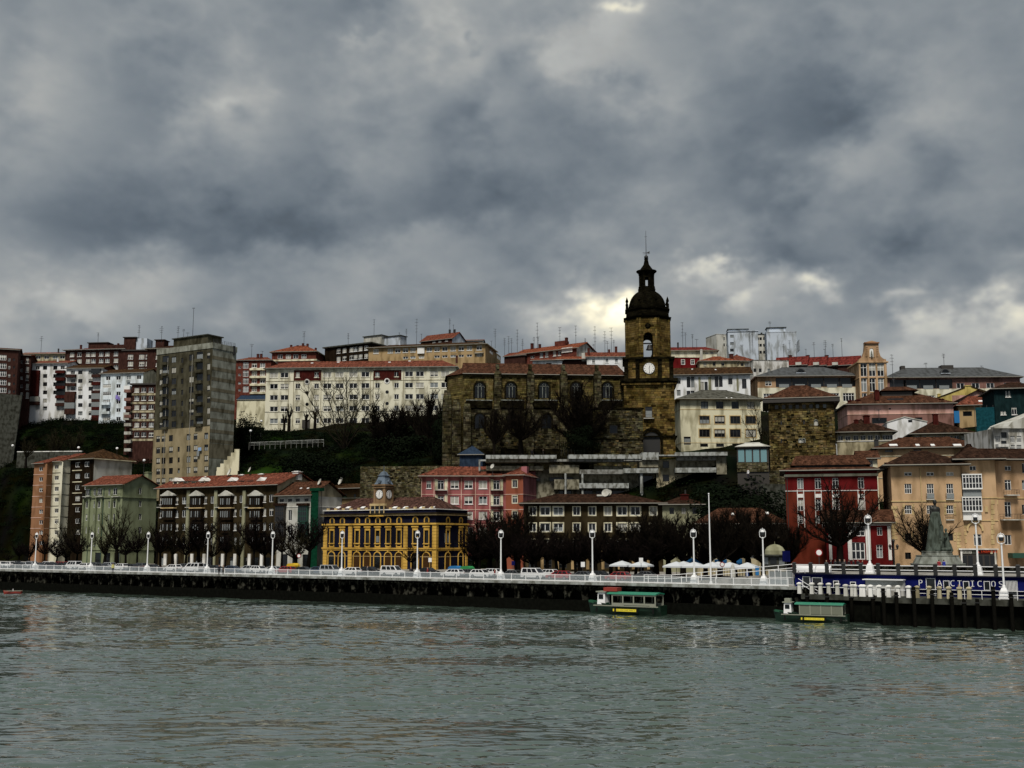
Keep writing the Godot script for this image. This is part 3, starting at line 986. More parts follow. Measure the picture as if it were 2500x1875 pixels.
func make_land() -> void:
	var fn := FastNoiseLite.new(); fn.seed = 4; fn.frequency = 0.05; fn.fractal_octaves = 4
	var ss := []; var ts := []
	var s := -520.0
	while s <= 220.0: ss.append(s); s += 4.0
	for t in [44.0, 50.0, 56.0]: ts.append(t)
	var t2 := 58.0
	while t2 < 140.0: ts.append(t2); t2 += 2.5
	while t2 < 460.0: ts.append(t2); t2 += 14.0
	var st := SurfaceTool.new()
	st.begin(Mesh.PRIMITIVE_TRIANGLES)
	st.set_smooth_group(0)
	for si: float in ss:
		for ti: float in ts:
			var y := land(si, ti) - 0.25
			if ti > 59.0: y += fn.get_noise_2d(si, ti) * 1.3
			var k := 0.75 + 0.6 * fn.get_noise_2d(si * 3.0, ti * 3.0)
			# mown grass on the bank below the footpath, scrub elsewhere
			var g := clampf(fn.get_noise_2d(si * 1.3 + 90, ti * 1.3) * 1.0 - 0.15, 0, 1)
			g = maxf(g, clampf(1.25 - Vector2((si + 124.0) / 20.0, (ti - 76.0) / 10.0).length(), 0, 1))
			var c := Color(0.008, 0.009, 0.005).lerp(Color(0.030, 0.078, 0.012), g) * k
			c.a = 1.0
			st.set_color(c)
			st.add_vertex(qpt(si, ti, y))
	var nt := ts.size()
	for i in ss.size() - 1:
		for j in nt - 1:
			var a := i * nt + j
			for q in [a, a + 1, a + nt, a + nt, a + 1, a + nt + 1]: st.add_index(q)
	st.generate_normals()
	var gm := StandardMaterial3D.new()
	gm.vertex_color_use_as_albedo = true
	gm.metallic_specular = 0.1
	gm.roughness = 0.95
	gm.albedo_texture = M.fine; gm.uv1_triplanar = true; gm.uv1_world_triplanar = true; gm.uv1_scale = Vector3(0.2, 0.2, 0.2)
	structure("hillside", st.commit(), gm, "dark overgrown hillside rising behind the waterfront houses")
	# promenade, parking and street along the quay
	var pv := MB.new()
	for k in 40:
		var s0 := -420.0 + k * 16.0
		pv.quad(qpt(s0, 0.0, DECK), qpt(s0 + 16, 0.0, DECK), qpt(s0 + 16, 6.5, DECK), qpt(s0, 6.5, DECK))
	structure("promenade", pv.mesh(), M.paving, "pale paved promenade along the quay edge")
	var rd := MB.new()
	for k in 40:
		var s0 := -420.0 + k * 16.0
		rd.quad(qpt(s0, 6.5, DECK - 0.12), qpt(s0 + 16, 6.5, DECK - 0.12), qpt(s0 + 16, 34.0, DECK - 0.12), qpt(s0, 34.0, DECK - 0.12))
	structure("road", rd.mesh(), M.asphalt, "asphalt street and parking strip behind the promenade")
	var kb := MB.new()
	for k in 40:
		var s0 := -420.0 + k * 16.0
		kb.quad(qpt(s0, 6.5, DECK - 0.12), qpt(s0 + 16, 6.5, DECK - 0.12), qpt(s0 + 16, 6.5, DECK), qpt(s0, 6.5, DECK))
		kb.quad(qpt(s0, 34.0, DECK - 0.12), qpt(s0 + 16, 34.0, DECK - 0.12), qpt(s0 + 16, 34.0, DECK), qpt(s0, 34.0, DECK))
	structure("kerb", kb.mesh(), M.concrete, "concrete kerb along the street")
	var pw := MB.new()
	for k in 40:
		var s0 := -420.0 + k * 16.0
		pw.quad(qpt(s0, 34.0, DECK), qpt(s0 + 16, 34.0, DECK), qpt(s0 + 16, 60.0, DECK), qpt(s0, 60.0, DECK))
	structure("pavement", pw.mesh(), M.paving, "paved footway in front of the waterfront houses")

func quay_node(called: String, label: String, category: String, s: float, t: float, y: float, group := "") -> Node3D:
	return thing(called, label, category, group, qpt(s, t, y), -QA)

func make_quay() -> void:
	# wall with arched niches under the promenade; one bay every 3 m, each a part
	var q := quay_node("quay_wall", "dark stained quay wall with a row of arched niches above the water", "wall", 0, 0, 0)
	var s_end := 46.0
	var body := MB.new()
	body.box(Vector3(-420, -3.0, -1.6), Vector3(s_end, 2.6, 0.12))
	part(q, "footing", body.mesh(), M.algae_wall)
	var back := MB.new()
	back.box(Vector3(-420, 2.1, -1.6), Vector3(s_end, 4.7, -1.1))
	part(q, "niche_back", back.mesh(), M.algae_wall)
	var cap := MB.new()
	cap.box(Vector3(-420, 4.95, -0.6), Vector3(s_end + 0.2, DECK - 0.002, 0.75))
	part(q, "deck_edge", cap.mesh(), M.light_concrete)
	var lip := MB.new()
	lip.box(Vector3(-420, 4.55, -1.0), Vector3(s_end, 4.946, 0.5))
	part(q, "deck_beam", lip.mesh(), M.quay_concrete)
	# a bay: two half piers with a round arch between, and a bracket
	var shapes := []
	for kind in 3:
		var pts := PackedVector2Array([Vector2(-1.5, 2.1), Vector2(-1.05, 2.1), Vector2(-1.05, 3.1)])
		var rad := [1.05, 1.0, 1.05][kind] as float
		for k in 9:
			var an := PI - PI * k / 8.0
			pts.append(Vector2(1.05 * cos(an), 3.1 + rad * sin(an) * 1.05))
		pts.append(Vector2(1.05, 2.1)); pts.append(Vector2(1.5, 2.1)); pts.append(Vector2(1.5, 4.55)); pts.append(Vector2(-1.5, 4.55))
		var m := MB.new()
		m.poly(pts, 0.0, -1.1)
		if kind == 1:
			m.poly(PackedVector2Array([Vector2(-1.75, 4.2), Vector2(-1.6, 3.4), Vector2(-1.4, 3.4), Vector2(-1.25, 4.2), Vector2(-1.25, 4.54), Vector2(-1.75, 4.54)]), 0.45, 0.003)
		shapes.append(m.mesh())
	var solid := MB.new()
	solid.box(Vector3(-1.5, 2.1, -1.1), Vector3(1.5, 4.55, 0.0))
	shapes.append(solid.mesh())
	rng.seed = 19
	var k := 0
	var s := s_end - 1.6
	while s > -150.0:
		var kind := 1 if rng.randf() < 0.55 else (0 if rng.randf() < 0.75 else 3)
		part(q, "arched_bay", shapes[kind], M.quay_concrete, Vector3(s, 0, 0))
		s -= 3.0
		k += 1
	# drain stains aside, the upstream stretch stays plain
	bar(q, "plain_stretch", M.quay_concrete, Vector3(-420, 2.1, -1.1), Vector3(s + 1.5, 4.55, 0.0))
	# return wall at the stairs and the set-back face behind the pilots' dock
	bar(q, "return_wall", M.quay_concrete, Vector3(s_end, -3.0, -14.0), Vector3(s_end + 0.6, DECK - 0.01, 0.12))
	bar(q, "dock_wall", M.quay_concrete, Vector3(s_end + 0.6, -3.0, -14.6), Vector3(200, 8.05, -14.0))

func make_railing() -> void:
	# white posts and rails with glass panels, one thing per bay between posts
	var s := 44.6
	var step := 2.62
	var post := MB.new()
	post.box(Vector3(-0.05, 0, -0.05), Vector3(0.05, 1.06, 0.05)); post.cbox(0, 1.06, 0, 0.14, 0.06, 0.14)
	var pm := post.mesh()
	var r0 := quay_node("railing_bay", "white quay railing bay of glass panel, post and rails along the promenade edge", "railing", s, -0.25, DECK, "railing bays along the quay")
	part(r0, "post", pm, M.lamp_white, Vector3(0, 0, 0))
	bar(r0, "top_rail", M.lamp_white, Vector3(-step + 0.05, 0.96, -0.04), Vector3(-0.05, 1.05, 0.04))
	bar(r0, "bottom_rail", M.lamp_white, Vector3(-step + 0.05, 0.06, -0.05), Vector3(-0.05, 0.18, 0.05))
	var gm := StandardMaterial3D.new()
	gm.albedo_color = Color(0.80, 0.84, 0.86, 0.16)
	gm.transparency = BaseMaterial3D.TRANSPARENCY_ALPHA
	gm.roughness = 0.08
	M.rail_glass = gm
	bar(r0, "glass_panel", gm, Vector3(-step + 0.07, 0.19, -0.012), Vector3(-0.07, 0.955, 0.012))
	var n := 1
	s -= step
	while s > -142.0:
		var c := copy_of(r0, qpt(s, -0.25, DECK), -QA, "")
		s -= step
		n += 1

# ---------------------------------------------------------------- the town on the hill
func hill_town() -> void:
	rng.seed = 101
	var b: Dictionary
	# ---- far ridge, upstream
	b = building("brick_apartment_block", "dark red brick flats with white glazed bays above the bare concrete retaining wall", -70, 372, 46, -0.35, 48, 850, 16)
	grid(b, [-30, 6], [871, 892, 911, 932, 951], 17, 13, "gallery")
	grid(b, [22], [878, 897, 917, 937, 956], 5, 8, "white"); grid(b, [34], [878, 897, 917, 937, 956], 4, 6, "dark")
	raise(b, "dark_brick"); roof(b, 0.5, 1.8, -1, "old_clay_roof", "dark_frame", "dark_brick")
	b = building("brick_apartment_block", "darker brick flats with one column of small windows beside the white blocks", 44, 388, 73, -0.25, 48, 868, 14)
	grid(b, [53], [884, 904, 923, 943, 962], 5, 8, "white"); grid(b, [67], [880, 902, 922, 944, 965], 6, 14, "blind")
	raise(b, "dark_brick"); roof(b, 0.5, 1.4, -1, "clay_roof", "dark_frame", "dark_brick")
	b = building("apartment_block", "long low beige flats with orange roof behind the white blocks", 24, 440, 172, 0.05, 48, 866, 12)
	grid(b, [72, 93, 114, 135, 152], [873], 11, 8, "white")
	raise(b, "stained_cream", "ochre_plaster"); roof(b, 0.8, 1.7, 3, "orange_roof")
	antenna(b, 100, 821, 857, -6, 3); antenna(b, 30, 853, 862, -6, 1); chimney(b, 143, 851, -5, 0.5, "iron")
	b = building("apartment_block", "dark brick flats under a low red hipped roof with a roof room", 160, 425, 302, 0.12, 48, 856, 14)
	grid(b, [176, 194, 215, 228, 247, 262, 283], [866, 882, 898], 9, 10, "blind")
	raise(b, "dark_brick"); roof(b, 0.9, 1.9, 4, "red_roof", "trim_white"); roof_box(b, "roof_room", 216, 838, 262, 852, -5, 4, "dark_brick", "dark_frame")
	bar(b.n, "parapet", M.dark_brick, Vector3(b.w * 0.66, b.h, -9), Vector3(b.w + 0.1, b.h + 2.0, -0.4))
	antenna(b, 239, 812, 838, -6, 3); chimney(b, 198, 842, -4, 0.7); chimney(b, 289, 838, -6, 0.7)
	b = building("apartment_block", "dark brick flats with a tall windowless rooftop stair tower", 300, 420, 384, 0.05, 48, 857, 14)
	grid(b, [318.6, 346, 362], [871, 888, 904], 11, 11, "blind"); raise(b, "dark_brick"); flat_roof(b, 0.4, 0.5, "dark_frame")
	roof_box(b, "stair_tower", 303, 824.5, 330, 857, -2, 7, "dark_brick", "dark_frame"); roof_box(b, "stair_tower_side", 331, 826, 358, 857, -2.6, 6, "light_blue_grey_render")
	antenna(b, 339, 794, 824, -4, 5)
	b = building("apartment_block", "dark roofed flats between the stair tower and the grey tower block", 360, 395, 452, 0.1, 48, 853, 12)
	grid(b, [385, 400], [872, 890], 8, 9, "blind"); raise(b, "dark_brick"); roof(b, 0.8, 2.2, 4, "dark_roof", "trim_cream")
	roof_box(b, "roof_room", 380, 831, 400, 850, -4, 4, "dark_brick", "dark_roof")
	antenna(b, 394, 797, 830, -4, 4); antenna(b, 434, 797, 830, -4, 4); antenna(b, 448, 804, 826, -4, 2); antenna(b, 458, 812, 826, -4, 1)
	# ---- white blocks stepping down the slope
	b = building("white_apartment_block", "uppermost white block with brown enclosed balconies and terracotta roof", 77, 395, 163, 0.07, 44, 889, 12, "building", "white blocks stepping down the hillside")
	grid(b, [110], [898, 918, 938, 958, 978, 997], 9, 9.5, "dark"); grid(b, [135], [898, 918, 938, 958], 9, 9.5, "dark"); grid(b, [91.8, 153], [898], 9, 9.5, "white")
	raise(b, "white_plaster"); roof(b, 0.6, 2.0, -1, "clay_roof", "trim_white", "white_plaster")
	pbox(b, "enclosed_balcony", 76, 905, 99, 968, 0.01, 1.1, "maroon_panel"); pbox(b, "glazed_balcony", 75, 969, 98, 981, 0.01, 1.15, "blind"); pbox(b, "enclosed_balcony", 75, 981.5, 98, 989, 0.01, 1.1, "dark_brick")
	for q in [905, 923, 943, 966, 985]: pbox(b, "balcony_parapet", 138, q, 161, q + 7, 0.01, 1.1, "maroon_panel" if q != 985 else "dark_brick")
	for q in [[913, 922], [931, 942], [951, 965], [974, 984]]: pbox(b, "balcony_glazing", 139, q[0], 160, q[1], 0.01, 0.5, "glass_b" if q[0] != 974 else "curtain")
	chimney(b, 142, 874, -4, 0.6, "white_plaster")
	b = building("white_apartment_block", "middle white block with dark balconies and brown roof", 163, 392, 251, 0.07, 42, 901, 12, "building", "white blocks stepping down the hillside")
	grid(b, [178], [909, 930, 949], 9, 9.5, "white"); grid(b, [196], [909, 930, 949, 969, 989, 1009], 9.5, 9.5, "dark"); grid(b, [221.5], [909, 930, 949, 969, 989, 1009], 9.5, 9.5, "dark")
	raise(b, "white_plaster"); roof(b, 0.6, 2.2, -1, "brown_roof", "trim_white", "brick_wall")
	for q in [915, 936, 957]: pbox(b, "balcony_parapet", 163, q, 187, q + 7, 0.01, 1.1, "dark_brick")
	for q in [[964, 983, "dark_brick"], [984, 998, "curtain"], [998.5, 1012, "dark_brick"]]: pbox(b, "enclosed_balcony", 161, q[0], 185, q[1], 0.01, 1.1, q[2])
	for q in [[901, 912, "glass_b"], [915, 922, "dark_brick"], [933, 941, "maroon_panel"], [954, 961, "dark_brick"], [961.5, 975, "curtain"], [975.5, 982, "dark_brick"], [982.5, 994, "curtain"], [994.5, 1002, "maroon_panel"], [1002.5, 1014, "curtain"], [1014.5, 1032, "maroon_panel"]]:
		pbox(b, "balcony_panel", 226, q[0], 247, q[1], 0.01, 1.0, q[2])
	b = building("white_apartment_block", "lowest bluish white block with laundry hanging and cream end wall", 247, 388, 350, 0.20, 40, 914, 12, "building", "white blocks stepping down the hillside")
	grid(b, [264, 289, 314, 339], [923.5], 10, 10, "white"); grid(b, [289], [942.5, 961, 981.5, 1001.5, 1022.6], 9.5, 9.5, "white"); grid(b, [261], [942.5, 961], 18, 9, "gallery"); grid(b, [260], [981, 1022], 16, 11, "gallery"); grid(b, [264], [1001], 9, 9, "dark")
	raise(b, "bluish_white_plaster", "cream_plaster"); roof(b, 0.6, 2.4, -1, "brown_roof", "trim_white", "cream_plaster")
	pbox(b, "laundry", 284, 965, 290, 975, 0.4, 0.46, "laundry_purple"); pbox(b, "laundry", 291, 968, 294, 978, 0.4, 0.46, "laundry_purple"); pbox(b, "laundry", 311, 928, 318, 934, 0.4, 0.46, "curtain")
	for q in [988, 1010]: balcony(b, 259, q, 22, 5, 0.9, "bluish_white_plaster")
	b = building("brown_apartment_block", "narrow flats in brown and cream bands beside the grey tower block", 322, 345, 384, 0.08, 26, 940, 12)
	grid(b, [334, 351, 369], [952, 972, 994, 1015, 1037, 1060.6], 10, 11, "white_sill")
	raise(b, "dark_brick"); flat_roof(b, 0.5, 0.5, "dark_frame")
	for v in [963, 984, 1005, 1026, 1048, 1074]: band(b, v, 5.0, 0.05, "stained_cream")
	for k in 8:
		var v := 958.0 + k * 20.5
		balcony(b, 315, v, 16, 6, 1.3, "pale_grey_render" if k > 3 else "pink_brown_plaster")
	pbox(b, "glazed_balcony", 306, 943, 321, 957, -0.3, 1.2, "white_frame"); pbox(b, "white_screen", 305, 1008, 319, 1026, -0.3, 1.2, "blind"); pbox(b, "side_wall", 308, 945, 322, 1110, -6, -0.4, "dark_brick")
	# ---- retaining walls upstream
	var w := thing("retaining_wall", "bare grey concrete retaining wall under the brick flats", "wall", "", at(0, 1080, 366), 0.35)
	var wm := MB.new()
	wm.poly(PackedVector2Array([Vector2(-22, -10), Vector2(4.0, -10), Vector2(5.8, 16.0), Vector2(-22, 17.4)]), 0.0, -3.0)
	part(w, "wall_face", wm.mesh(), M.dark_concrete)
	b = building("terrace_wall", "long low white-topped wall along the hillside road", 42, 347, 200, 0.12, 34, 1104, 0.6, "wall")
	raise(b, "dark_concrete"); bar(b.n, "coping", M.trim_white, Vector3(0, b.h + 0.003, -0.7), Vector3(b.w, b.h + 0.25, 0.1))
	# ---- grey tower block
	b = quayside("tower_block", "grey olive tower block with striped windowless end wall", 383.8, 518.8, 68, 16, 866.5, 9.2)
	b.split = fy(b, 384, 1050); b.lower = "beige_render"
	grid(b, [424, 466.7], [878, 904.5, 931, 956, 983.6, 1010, 1036], 10, 15, "dark_blind", 424)
	grid(b, [392.8], [904.5, 931, 956, 983.6, 1010, 1036], 6.5, 14, "dark_blind", 424); grid(b, [444.5], [882, 907, 933.5, 960, 986.6, 1012, 1040], 4.5, 12, "dark", 424); grid(b, [508.6], [878, 904.5, 931, 956, 983.6, 1010, 1036], 6.5, 15, "dark_blind", 424)
	grid(b, [404, 487], [876, 902.5, 929, 954, 981.6, 1008, 1034], 14, 19, "plain", 424)
	grid(b, [386, 399, 417, 460, 477, 503], [1070, 1098, 1124, 1150, 1174], 8.5, 15, "dark_blind", 417); grid(b, [436], [1098, 1124, 1150], 4.5, 12, "dark", 417)
	raise(b, "olive_render", "grey_render")
	for v in [875, 902, 927, 953, 978, 1002, 1027, 1054, 1078]: eband(b, 535, v, 8.5, "stripe_render")
	eband(b, 535, 1102, 36, "stripe_render")
	flat_roof(b, 0.15, 1.6, "grey_render")
	for v in [884, 910.5, 937, 962, 989.6, 1016, 1042]:
		balcony(b, 487, v - 1, 17, 6, 0.9, "olive_render"); balcony(b, 404, v + 6, 13, 5, 0.7, "olive_render")
	pipe(b, 411, 874, 1165); pipe(b, 471, 866, 1165)
	roof_box(b, "penthouse", 424, 829, 506, 850, -2.0, 5.5, "olive_render", "dark_concrete")
	var rl := MB.new()
	for k in 9: rl.cbox(b.w * 0.80 + k * b.w * 0.025, b.h + 1.6, -0.5 - k * 0.95, 0.06, 1.1, 0.06)
	for k in 3: rl.tube(Vector3(b.w - 0.2, b.h + 1.9 + k * 0.38, -0.3), Vector3(b.w - 0.2, b.h + 1.9 + k * 0.38, -8.9), 0.03, 0.03, 4)
	for k in 7: rl.cbox(b.w - 0.2, b.h + 1.6, -0.4 - k * 1.4, 0.06, 1.1, 0.06)
	part(b.n, "roof_railing", rl.mesh(), M.mast_metal); chimney(b, 571, 845, -8, 0.7, "iron")
	antenna(b, 470, 752, 829, -5, 1); antenna(b, 511, 834, 848, -3, 2)
	pbox(b, "laundry", 487, 1093, 495, 1101, 0.5, 0.56, "laundry_blue"); pbox(b, "laundry", 484, 1101, 490, 1114, 0.5, 0.56, "curtain")
	b = building("stepped_wall", "cream stepped garden wall climbing beside the grey tower block", 528, 290, 580, 0.1, 20, 1150, 0.5, "wall")
	raise(b, "cream_plaster")
	for k in 5: bar(b.n, "wall_step", M.cream_plaster, Vector3(b.w * (0.02 + 0.16 * k), b.h, -0.5), Vector3(b.w * (0.18 + 0.16 * k), b.h + 1.0 + k * 0.95, -0.004))
	bar(b.n, "wall_step", M.cream_plaster, Vector3(b.w * 0.82, b.h, -0.5), Vector3(b.w * 1.05, b.h + 5.7, -0.004))
	# ---- brick flats with white bands, and the low gable below them
	b = building("brick_apartment_block", "red brick flats with white balcony bands behind the slate roofed cream house", 576, 425, 662, 0.06, 50, 881, 12)
	grid(b, [621, 641], [892, 912, 930, 950], 11, 11, "blind"); grid(b, [585], [897, 915, 935, 952], 6, 6, "white"); grid(b, [600], [892, 912, 930, 950], 12, 15, "gallery")
	raise(b, "brick_wall"); roof(b, 0.6, 2.2, 3, "clay_roof", "trim_white")
	for v in [902, 921, 940, 960]: pbox(b, "balcony_band", 611, v - 2.5, 655, v + 2.5, 0.004, 0.9, "trim_cream")
	antenna(b, 614, 840, 870, -5, 2); chimney(b, 630, 864, -4, 0.9); chimney(b, 638, 864, -4, 0.9); antenna(b, 640, 857, 868, -5, 1)
	b = building("brick_apartment_block", "red brick flats with wide hipped orange roof and chimney pots", 664, 432, 772, 0.10, 50, 861, 18)
	grid(b, [684, 704, 722, 742], [871], 11, 10, "white"); grid(b, [684, 704, 722, 742], [893], 11, 9, "white"); raise(b, "brick_wall"); roof(b, 0.9, 4.2, 7, "orange_roof", "trim_cream")
	band(b, 880.5, 4, 0.35, "trim_cream", "balcony_band")
	for q in [[711, 842], [727, 843], [740, 838], [751, 839]]: chimney(b, q[0], q[1], -8, 0.8)
	chimney(b, 771, 849, -3, 0.7); antenna(b, 742, 809, 838, -8, 4)
	b = building("small_house", "windowless cream house with dark blue roof beside the grey tower block", 579, 392, 648, 0.06, 38, 977, 9, "house")
	raise(b, "cream_plaster"); roof(b, 0.2, 2.2, -1, "slate_blue_roof", "dark_frame", "cream_plaster")
	# ---- long cream block
	b = building("long_apartment_block", "long cream block with maroon top panels, round stair windows and terracotta roof", 650, 368, 1112, 0.06, 40, 901, 14)
	for u in [668.6, 694.5, 799, 828.7, 862.4, 892, 998.5, 1025, 1059.7, 1087]: grid(b, [u], [916, 943.5, 971, 998.8, 1028], 17.5, 12.5, "cream_sill", 669)
	for u in [727, 773, 921.5, 968]: grid(b, [u], [916, 943.5, 971, 998.8, 1028], 10, 12.5, "cream_sill", 669)
	raise(b, "pale_cream_plaster"); roof(b, 0.9, 3.4, 5, "clay_roof", "trim_white")
	for q in [[718, 722.3, 731.7, 768, 778, 785], [911, 916.6, 926.3, 963, 973, 980]]:
		pbox(b, "top_panel", q[0], 904, q[5], 908.5, 0.003, 0.05, "maroon_panel"); pbox(b, "top_panel", q[0], 923, q[5], 929.5, 0.003, 0.05, "maroon_panel")
		for k in 3: pbox(b, "top_panel", q[k * 2], 908.4, q[k * 2 + 1], 923.2, 0.003, 0.05, "maroon_panel")
	for q in [[749.6, [932, 959, 987, 1015]], [945, [930, 957, 985, 1013]]]:
		for k in q[1].size():
			var c := hit(b, q[0], q[1][k])
			if k == 0:
				var rg := MB.new(); rg.tube(Vector3(c.x, c.y, 0.06), Vector3(c.x, c.y, 0.14), 0.95, 0.95, 12); part(b.n, "porthole_ring", rg.mesh(), M.trim_white)
			var ph := MB.new(); ph.tube(Vector3(c.x, c.y, 0.0), Vector3(c.x, c.y, 0.17 if k == 0 else 0.03), 0.58, 0.58, 14); part(b.n, "porthole", ph.mesh(), M.glass)
	band(b, 931, 1.0, 0.10, "stained_cream"); band(b, 1006, 1.2, 0.06, "dark_frame")
	pbox(b, "doorway", 738, 1025, 757, 1045, 0.004, 0.25, "dark_frame")
	for q in [[762, 887], [826, 885], [951, 885], [1000, 882]]: skylight(b, q[0], q[1], 6, 2, 0.9, 3.4)
	antenna(b, 1113, 863, 897, -5, 1); chimney(b, 1115, 868, -8, 0.7)
	for q in [706, 718, 785, 905, 912, 985]: pipe(b, q, 906, 1040, "stained_cream")
	# ---- skyline behind the long block
	b = building("dark_apartment_block", "dark brown flats with flat roof and two pale roof rooms", 793, 440, 905, QA, 50, 851, 14)
	grid(b, [826.6, 841, 858, 868, 880, 894], [860, 879], 8, 11, "blind", 800); raise(b, "dark_brown_render"); flat_roof(b, 0.7, 0.5, "dark_concrete")
	roof_box(b, "roof_room", 888, 823.5, 931, 838, -7, 4, "pale_grey_render", "dark_concrete"); roof_box(b, "roof_room", 938, 824, 977, 838, -9, 4, "light_blue_grey_render", "dark_concrete")
	antenna(b, 850, 814, 842, -6, 4); antenna(b, 913, 780, 822, -8, 3); antenna(b, 975, 812, 822, -9, 1)
	for q in [840, 892, 912]: chimney(b, q, 848 - (q - 840) * 0.12, -6, 0.7, "iron", 3.0)
	b = building("ochre_apartment_block", "long ochre flats with one row of windows showing above the long terracotta roof", 900, 425, 1185, 0.20, 50, 851, 18)
	grid(b, [918, 953, 971, 990, 1008, 1029, 1048, 1067, 1086, 1106, 1126, 1146, 1170], [858], 11.5, 10.5, "blind", 918); grid(b, [990, 1008, 1029, 1067, 1086, 1106, 1126, 1146, 1170], [876], 11.5, 6, "white", 918)
	egrid(b, [1200, 1218], [860], 8, 9, "white")
	raise(b, "ochre_plaster"); roof(b, 1.0, 2.6, 5, "brown_roof", "trim_cream")
	antenna(b, 992, 803, 836, -9, 3); antenna(b, 1017, 779, 834, -9, 5); antenna(b, 1029, 815, 830, -9, 1)
	pbox(b, "balcony_screen", 1020, 849, 1037, 864, 0.01, 0.6, "trim_white"); balcony(b, 1170, 862, 22, 5, 0.9, "dark_frame", false)
	b = building("gabled_house", "white gabled house with brown roof on top of the ridge", 1027, 462, 1104, QA, 52, 836, 10, "house")
	grid(b, [1060, 1074, 1090], [834], 6, 5, "blind"); raise(b, "dark_brick", "light_blue_grey_render"); roof(b, 0.5, 3.6, -1, "clay_roof", "dark_frame", "light_blue_grey_render")
	chimney(b, 1098, 804.5, -5, 0.7, "iron"); chimney(b, 1110, 804, -5, 0.7, "iron"); antenna(b, 1098, 778, 806, -5, 4); antenna(b, 1107, 793, 806, -5, 1)
	b = building("gabled_house", "low brown roofed attic behind the ochre flats", 1130, 470, 1178, 0.1, 55, 833, 8, "house")
	raise(b, "pale_grey_render"); roof(b, 0.4, 1.2, -1, "clay_roof", "dark_frame", "pale_grey_render"); antenna(b, 1200, 832, 843, -4, 1); antenna(b, 1209, 803, 843, -4, 4)
	b = building("brick_house", "small dark brick house with chimney beside the ochre flats", 1231, 430, 1282, 0.5, 50, 872, 9, "house")
	raise(b, "dark_brick"); roof(b, 0.5, 2.2, -1, "clay_roof", "trim_white", "dark_brick")
	for q in [[1232, 826, 4], [1242, 821, 4], [1249, 826, 3], [1263, 805, 5], [1276, 828, 4]]: antenna(b, q[0], q[1], 862, -4, q[2])
	b = building("brick_apartment_block", "red brick terrace with white panels under a long climbing orange roof", 1257, 430, 1408, 0.62, 48, 868, 13)
	grid(b, [1322, 1335, 1354, 1366], [866], 6.5, 14, "blind", 1322); grid(b, [1282, 1300], [872], 8, 6, "white", 1300); raise(b, "brick_wall", "pale_grey_render"); roof(b, 0.8, 3.2, -1, "orange_roof", "trim_cream", "pale_grey_render")
	pbox(b, "white_panel", 1372, 850, 1398, 862, 0.01, 0.3, "trim_white"); chimney(b, 1299, 838, -6, 1.0); chimney(b, 1318, 840, -6, 0.8); chimney(b, 1383, 824, -6, 1.0)
	roof_box(b, "roof_room", 1354, 834, 1379, 846, -5, 3, "brick_wall")
	for q in [[1304, 823, 3], [1312, 788, 5], [1314, 822, 3], [1367, 799, 4], [1406, 795, 4], [1429, 826, 3]]: antenna(b, q[0], q[1], 850, -6, q[2])
	b = building("small_house", "little white house with broad red roof tucked above the church roof", 1300, 405, 1372, 0.15, 46, 882, 9, "house")
	grid(b, [1340], [889], 12, 6, "dark"); raise(b, "white_plaster"); roof(b, 0.8, 1.6, -1, "clay_roof", "dark_frame", "white_plaster")
	b = building("brick_house", "dark brown house with wide orange eaves next to the church tower", 1366, 405, 1436, 0.1, 46, 880, 9, "house")
	raise(b, "dark_brick"); roof(b, 1.4, 2.0, -1, "orange_roof", "dark_frame", "pale_grey_render")
	pbox(b, "flank_wall", 1420, 862, 1432, 882, -4, 0.1, "pale_grey_render")
	b = building("white_house", "small white house with red tiled roof and chimney beside the church tower", 1433, 398, 1528, 0.05, 46, 873, 10, "house")
	grid(b, [1449, 1482, 1505], [881], 6, 10, "white_sill"); raise(b, "white_plaster"); roof(b, 0.6, 2.6, -1, "clay_roof", "trim_white", "white_plaster")
	chimney(b, 1437, 850, -2, 0.9); chimney(b, 1487, 853, -5, 0.8); chimney(b, 1504, 846, -5, 0.9)
	for q in [[1453, 797, 5], [1450, 840, 2], [1477, 809, 4], [1483, 833, 2], [1493, 800, 4], [1499, 830, 2]]: antenna(b, q[0], q[1], 862, -5, q[2])
	# ---- right of the tower
	b = building("cream_house", "cream gabled flats with red roof immediately beside the belfry", 1600, 402, 1750, 0.05, 46, 858, 12)
	grid(b, [1725, 1738], [862], 5, 5, "white"); raise(b, "pale_cream_plaster"); roof(b, 0.8, 2.4, 3, "red_roof", "trim_cream"); chimney(b, 1655, 836, -5, 0.6, "iron")
	for q in [[1667, 787, 5], [1674, 812, 2], [1691, 816, 3], [1701, 828, 1]]: antenna(b, q[0], q[1], 844, -5, q[2])
	b = building("red_house", "dark red rendered house with two white framed windows", 1630, 385, 1708, 0.0, 44, 873, 8, "house")
	grid(b, [1667.5, 1691], [884], 7, 11, "white_trim"); raise(b, "red_paint"); flat_roof(b, 0.2, 0.2, "cream_plaster")
	b = building("beige_house", "beige house with low hipped orange roof and three small windows", 1708, 378, 1800, 0.05, 44, 883, 9, "house")
	grid(b, [1721, 1743.5, 1764.6], [889], 6.5, 9, "brown_sill"); raise(b, "stained_cream"); roof(b, 0.6, 2.4, 5, "orange_roof", "trim_cream"); chimney(b, 1785, 864, -3, 1.4); chimney(b, 1712, 853, -3, 0.8, "pale_grey_render", 5)
	b = building("beige_house", "beige house with cross roofed terracotta tiles under the pale towers", 1775, 388, 1850, -0.15, 44, 882, 11, "house")
	grid(b, [1800, 1812, 1825], [890], 6, 7, "dark"); raise(b, "stained_cream"); roof(b, 0.6, 3.4, 6, "clay_roof", "trim_cream"); chimney(b, 1831, 880, -1, 1.3)
	antenna(b, 1812, 842, 860, -5, 2)
	b = building("pale_block", "short pale windowed block with slanting top behind the red roofs", 1749, 475, 1782, -0.3, 55, 816, 10)
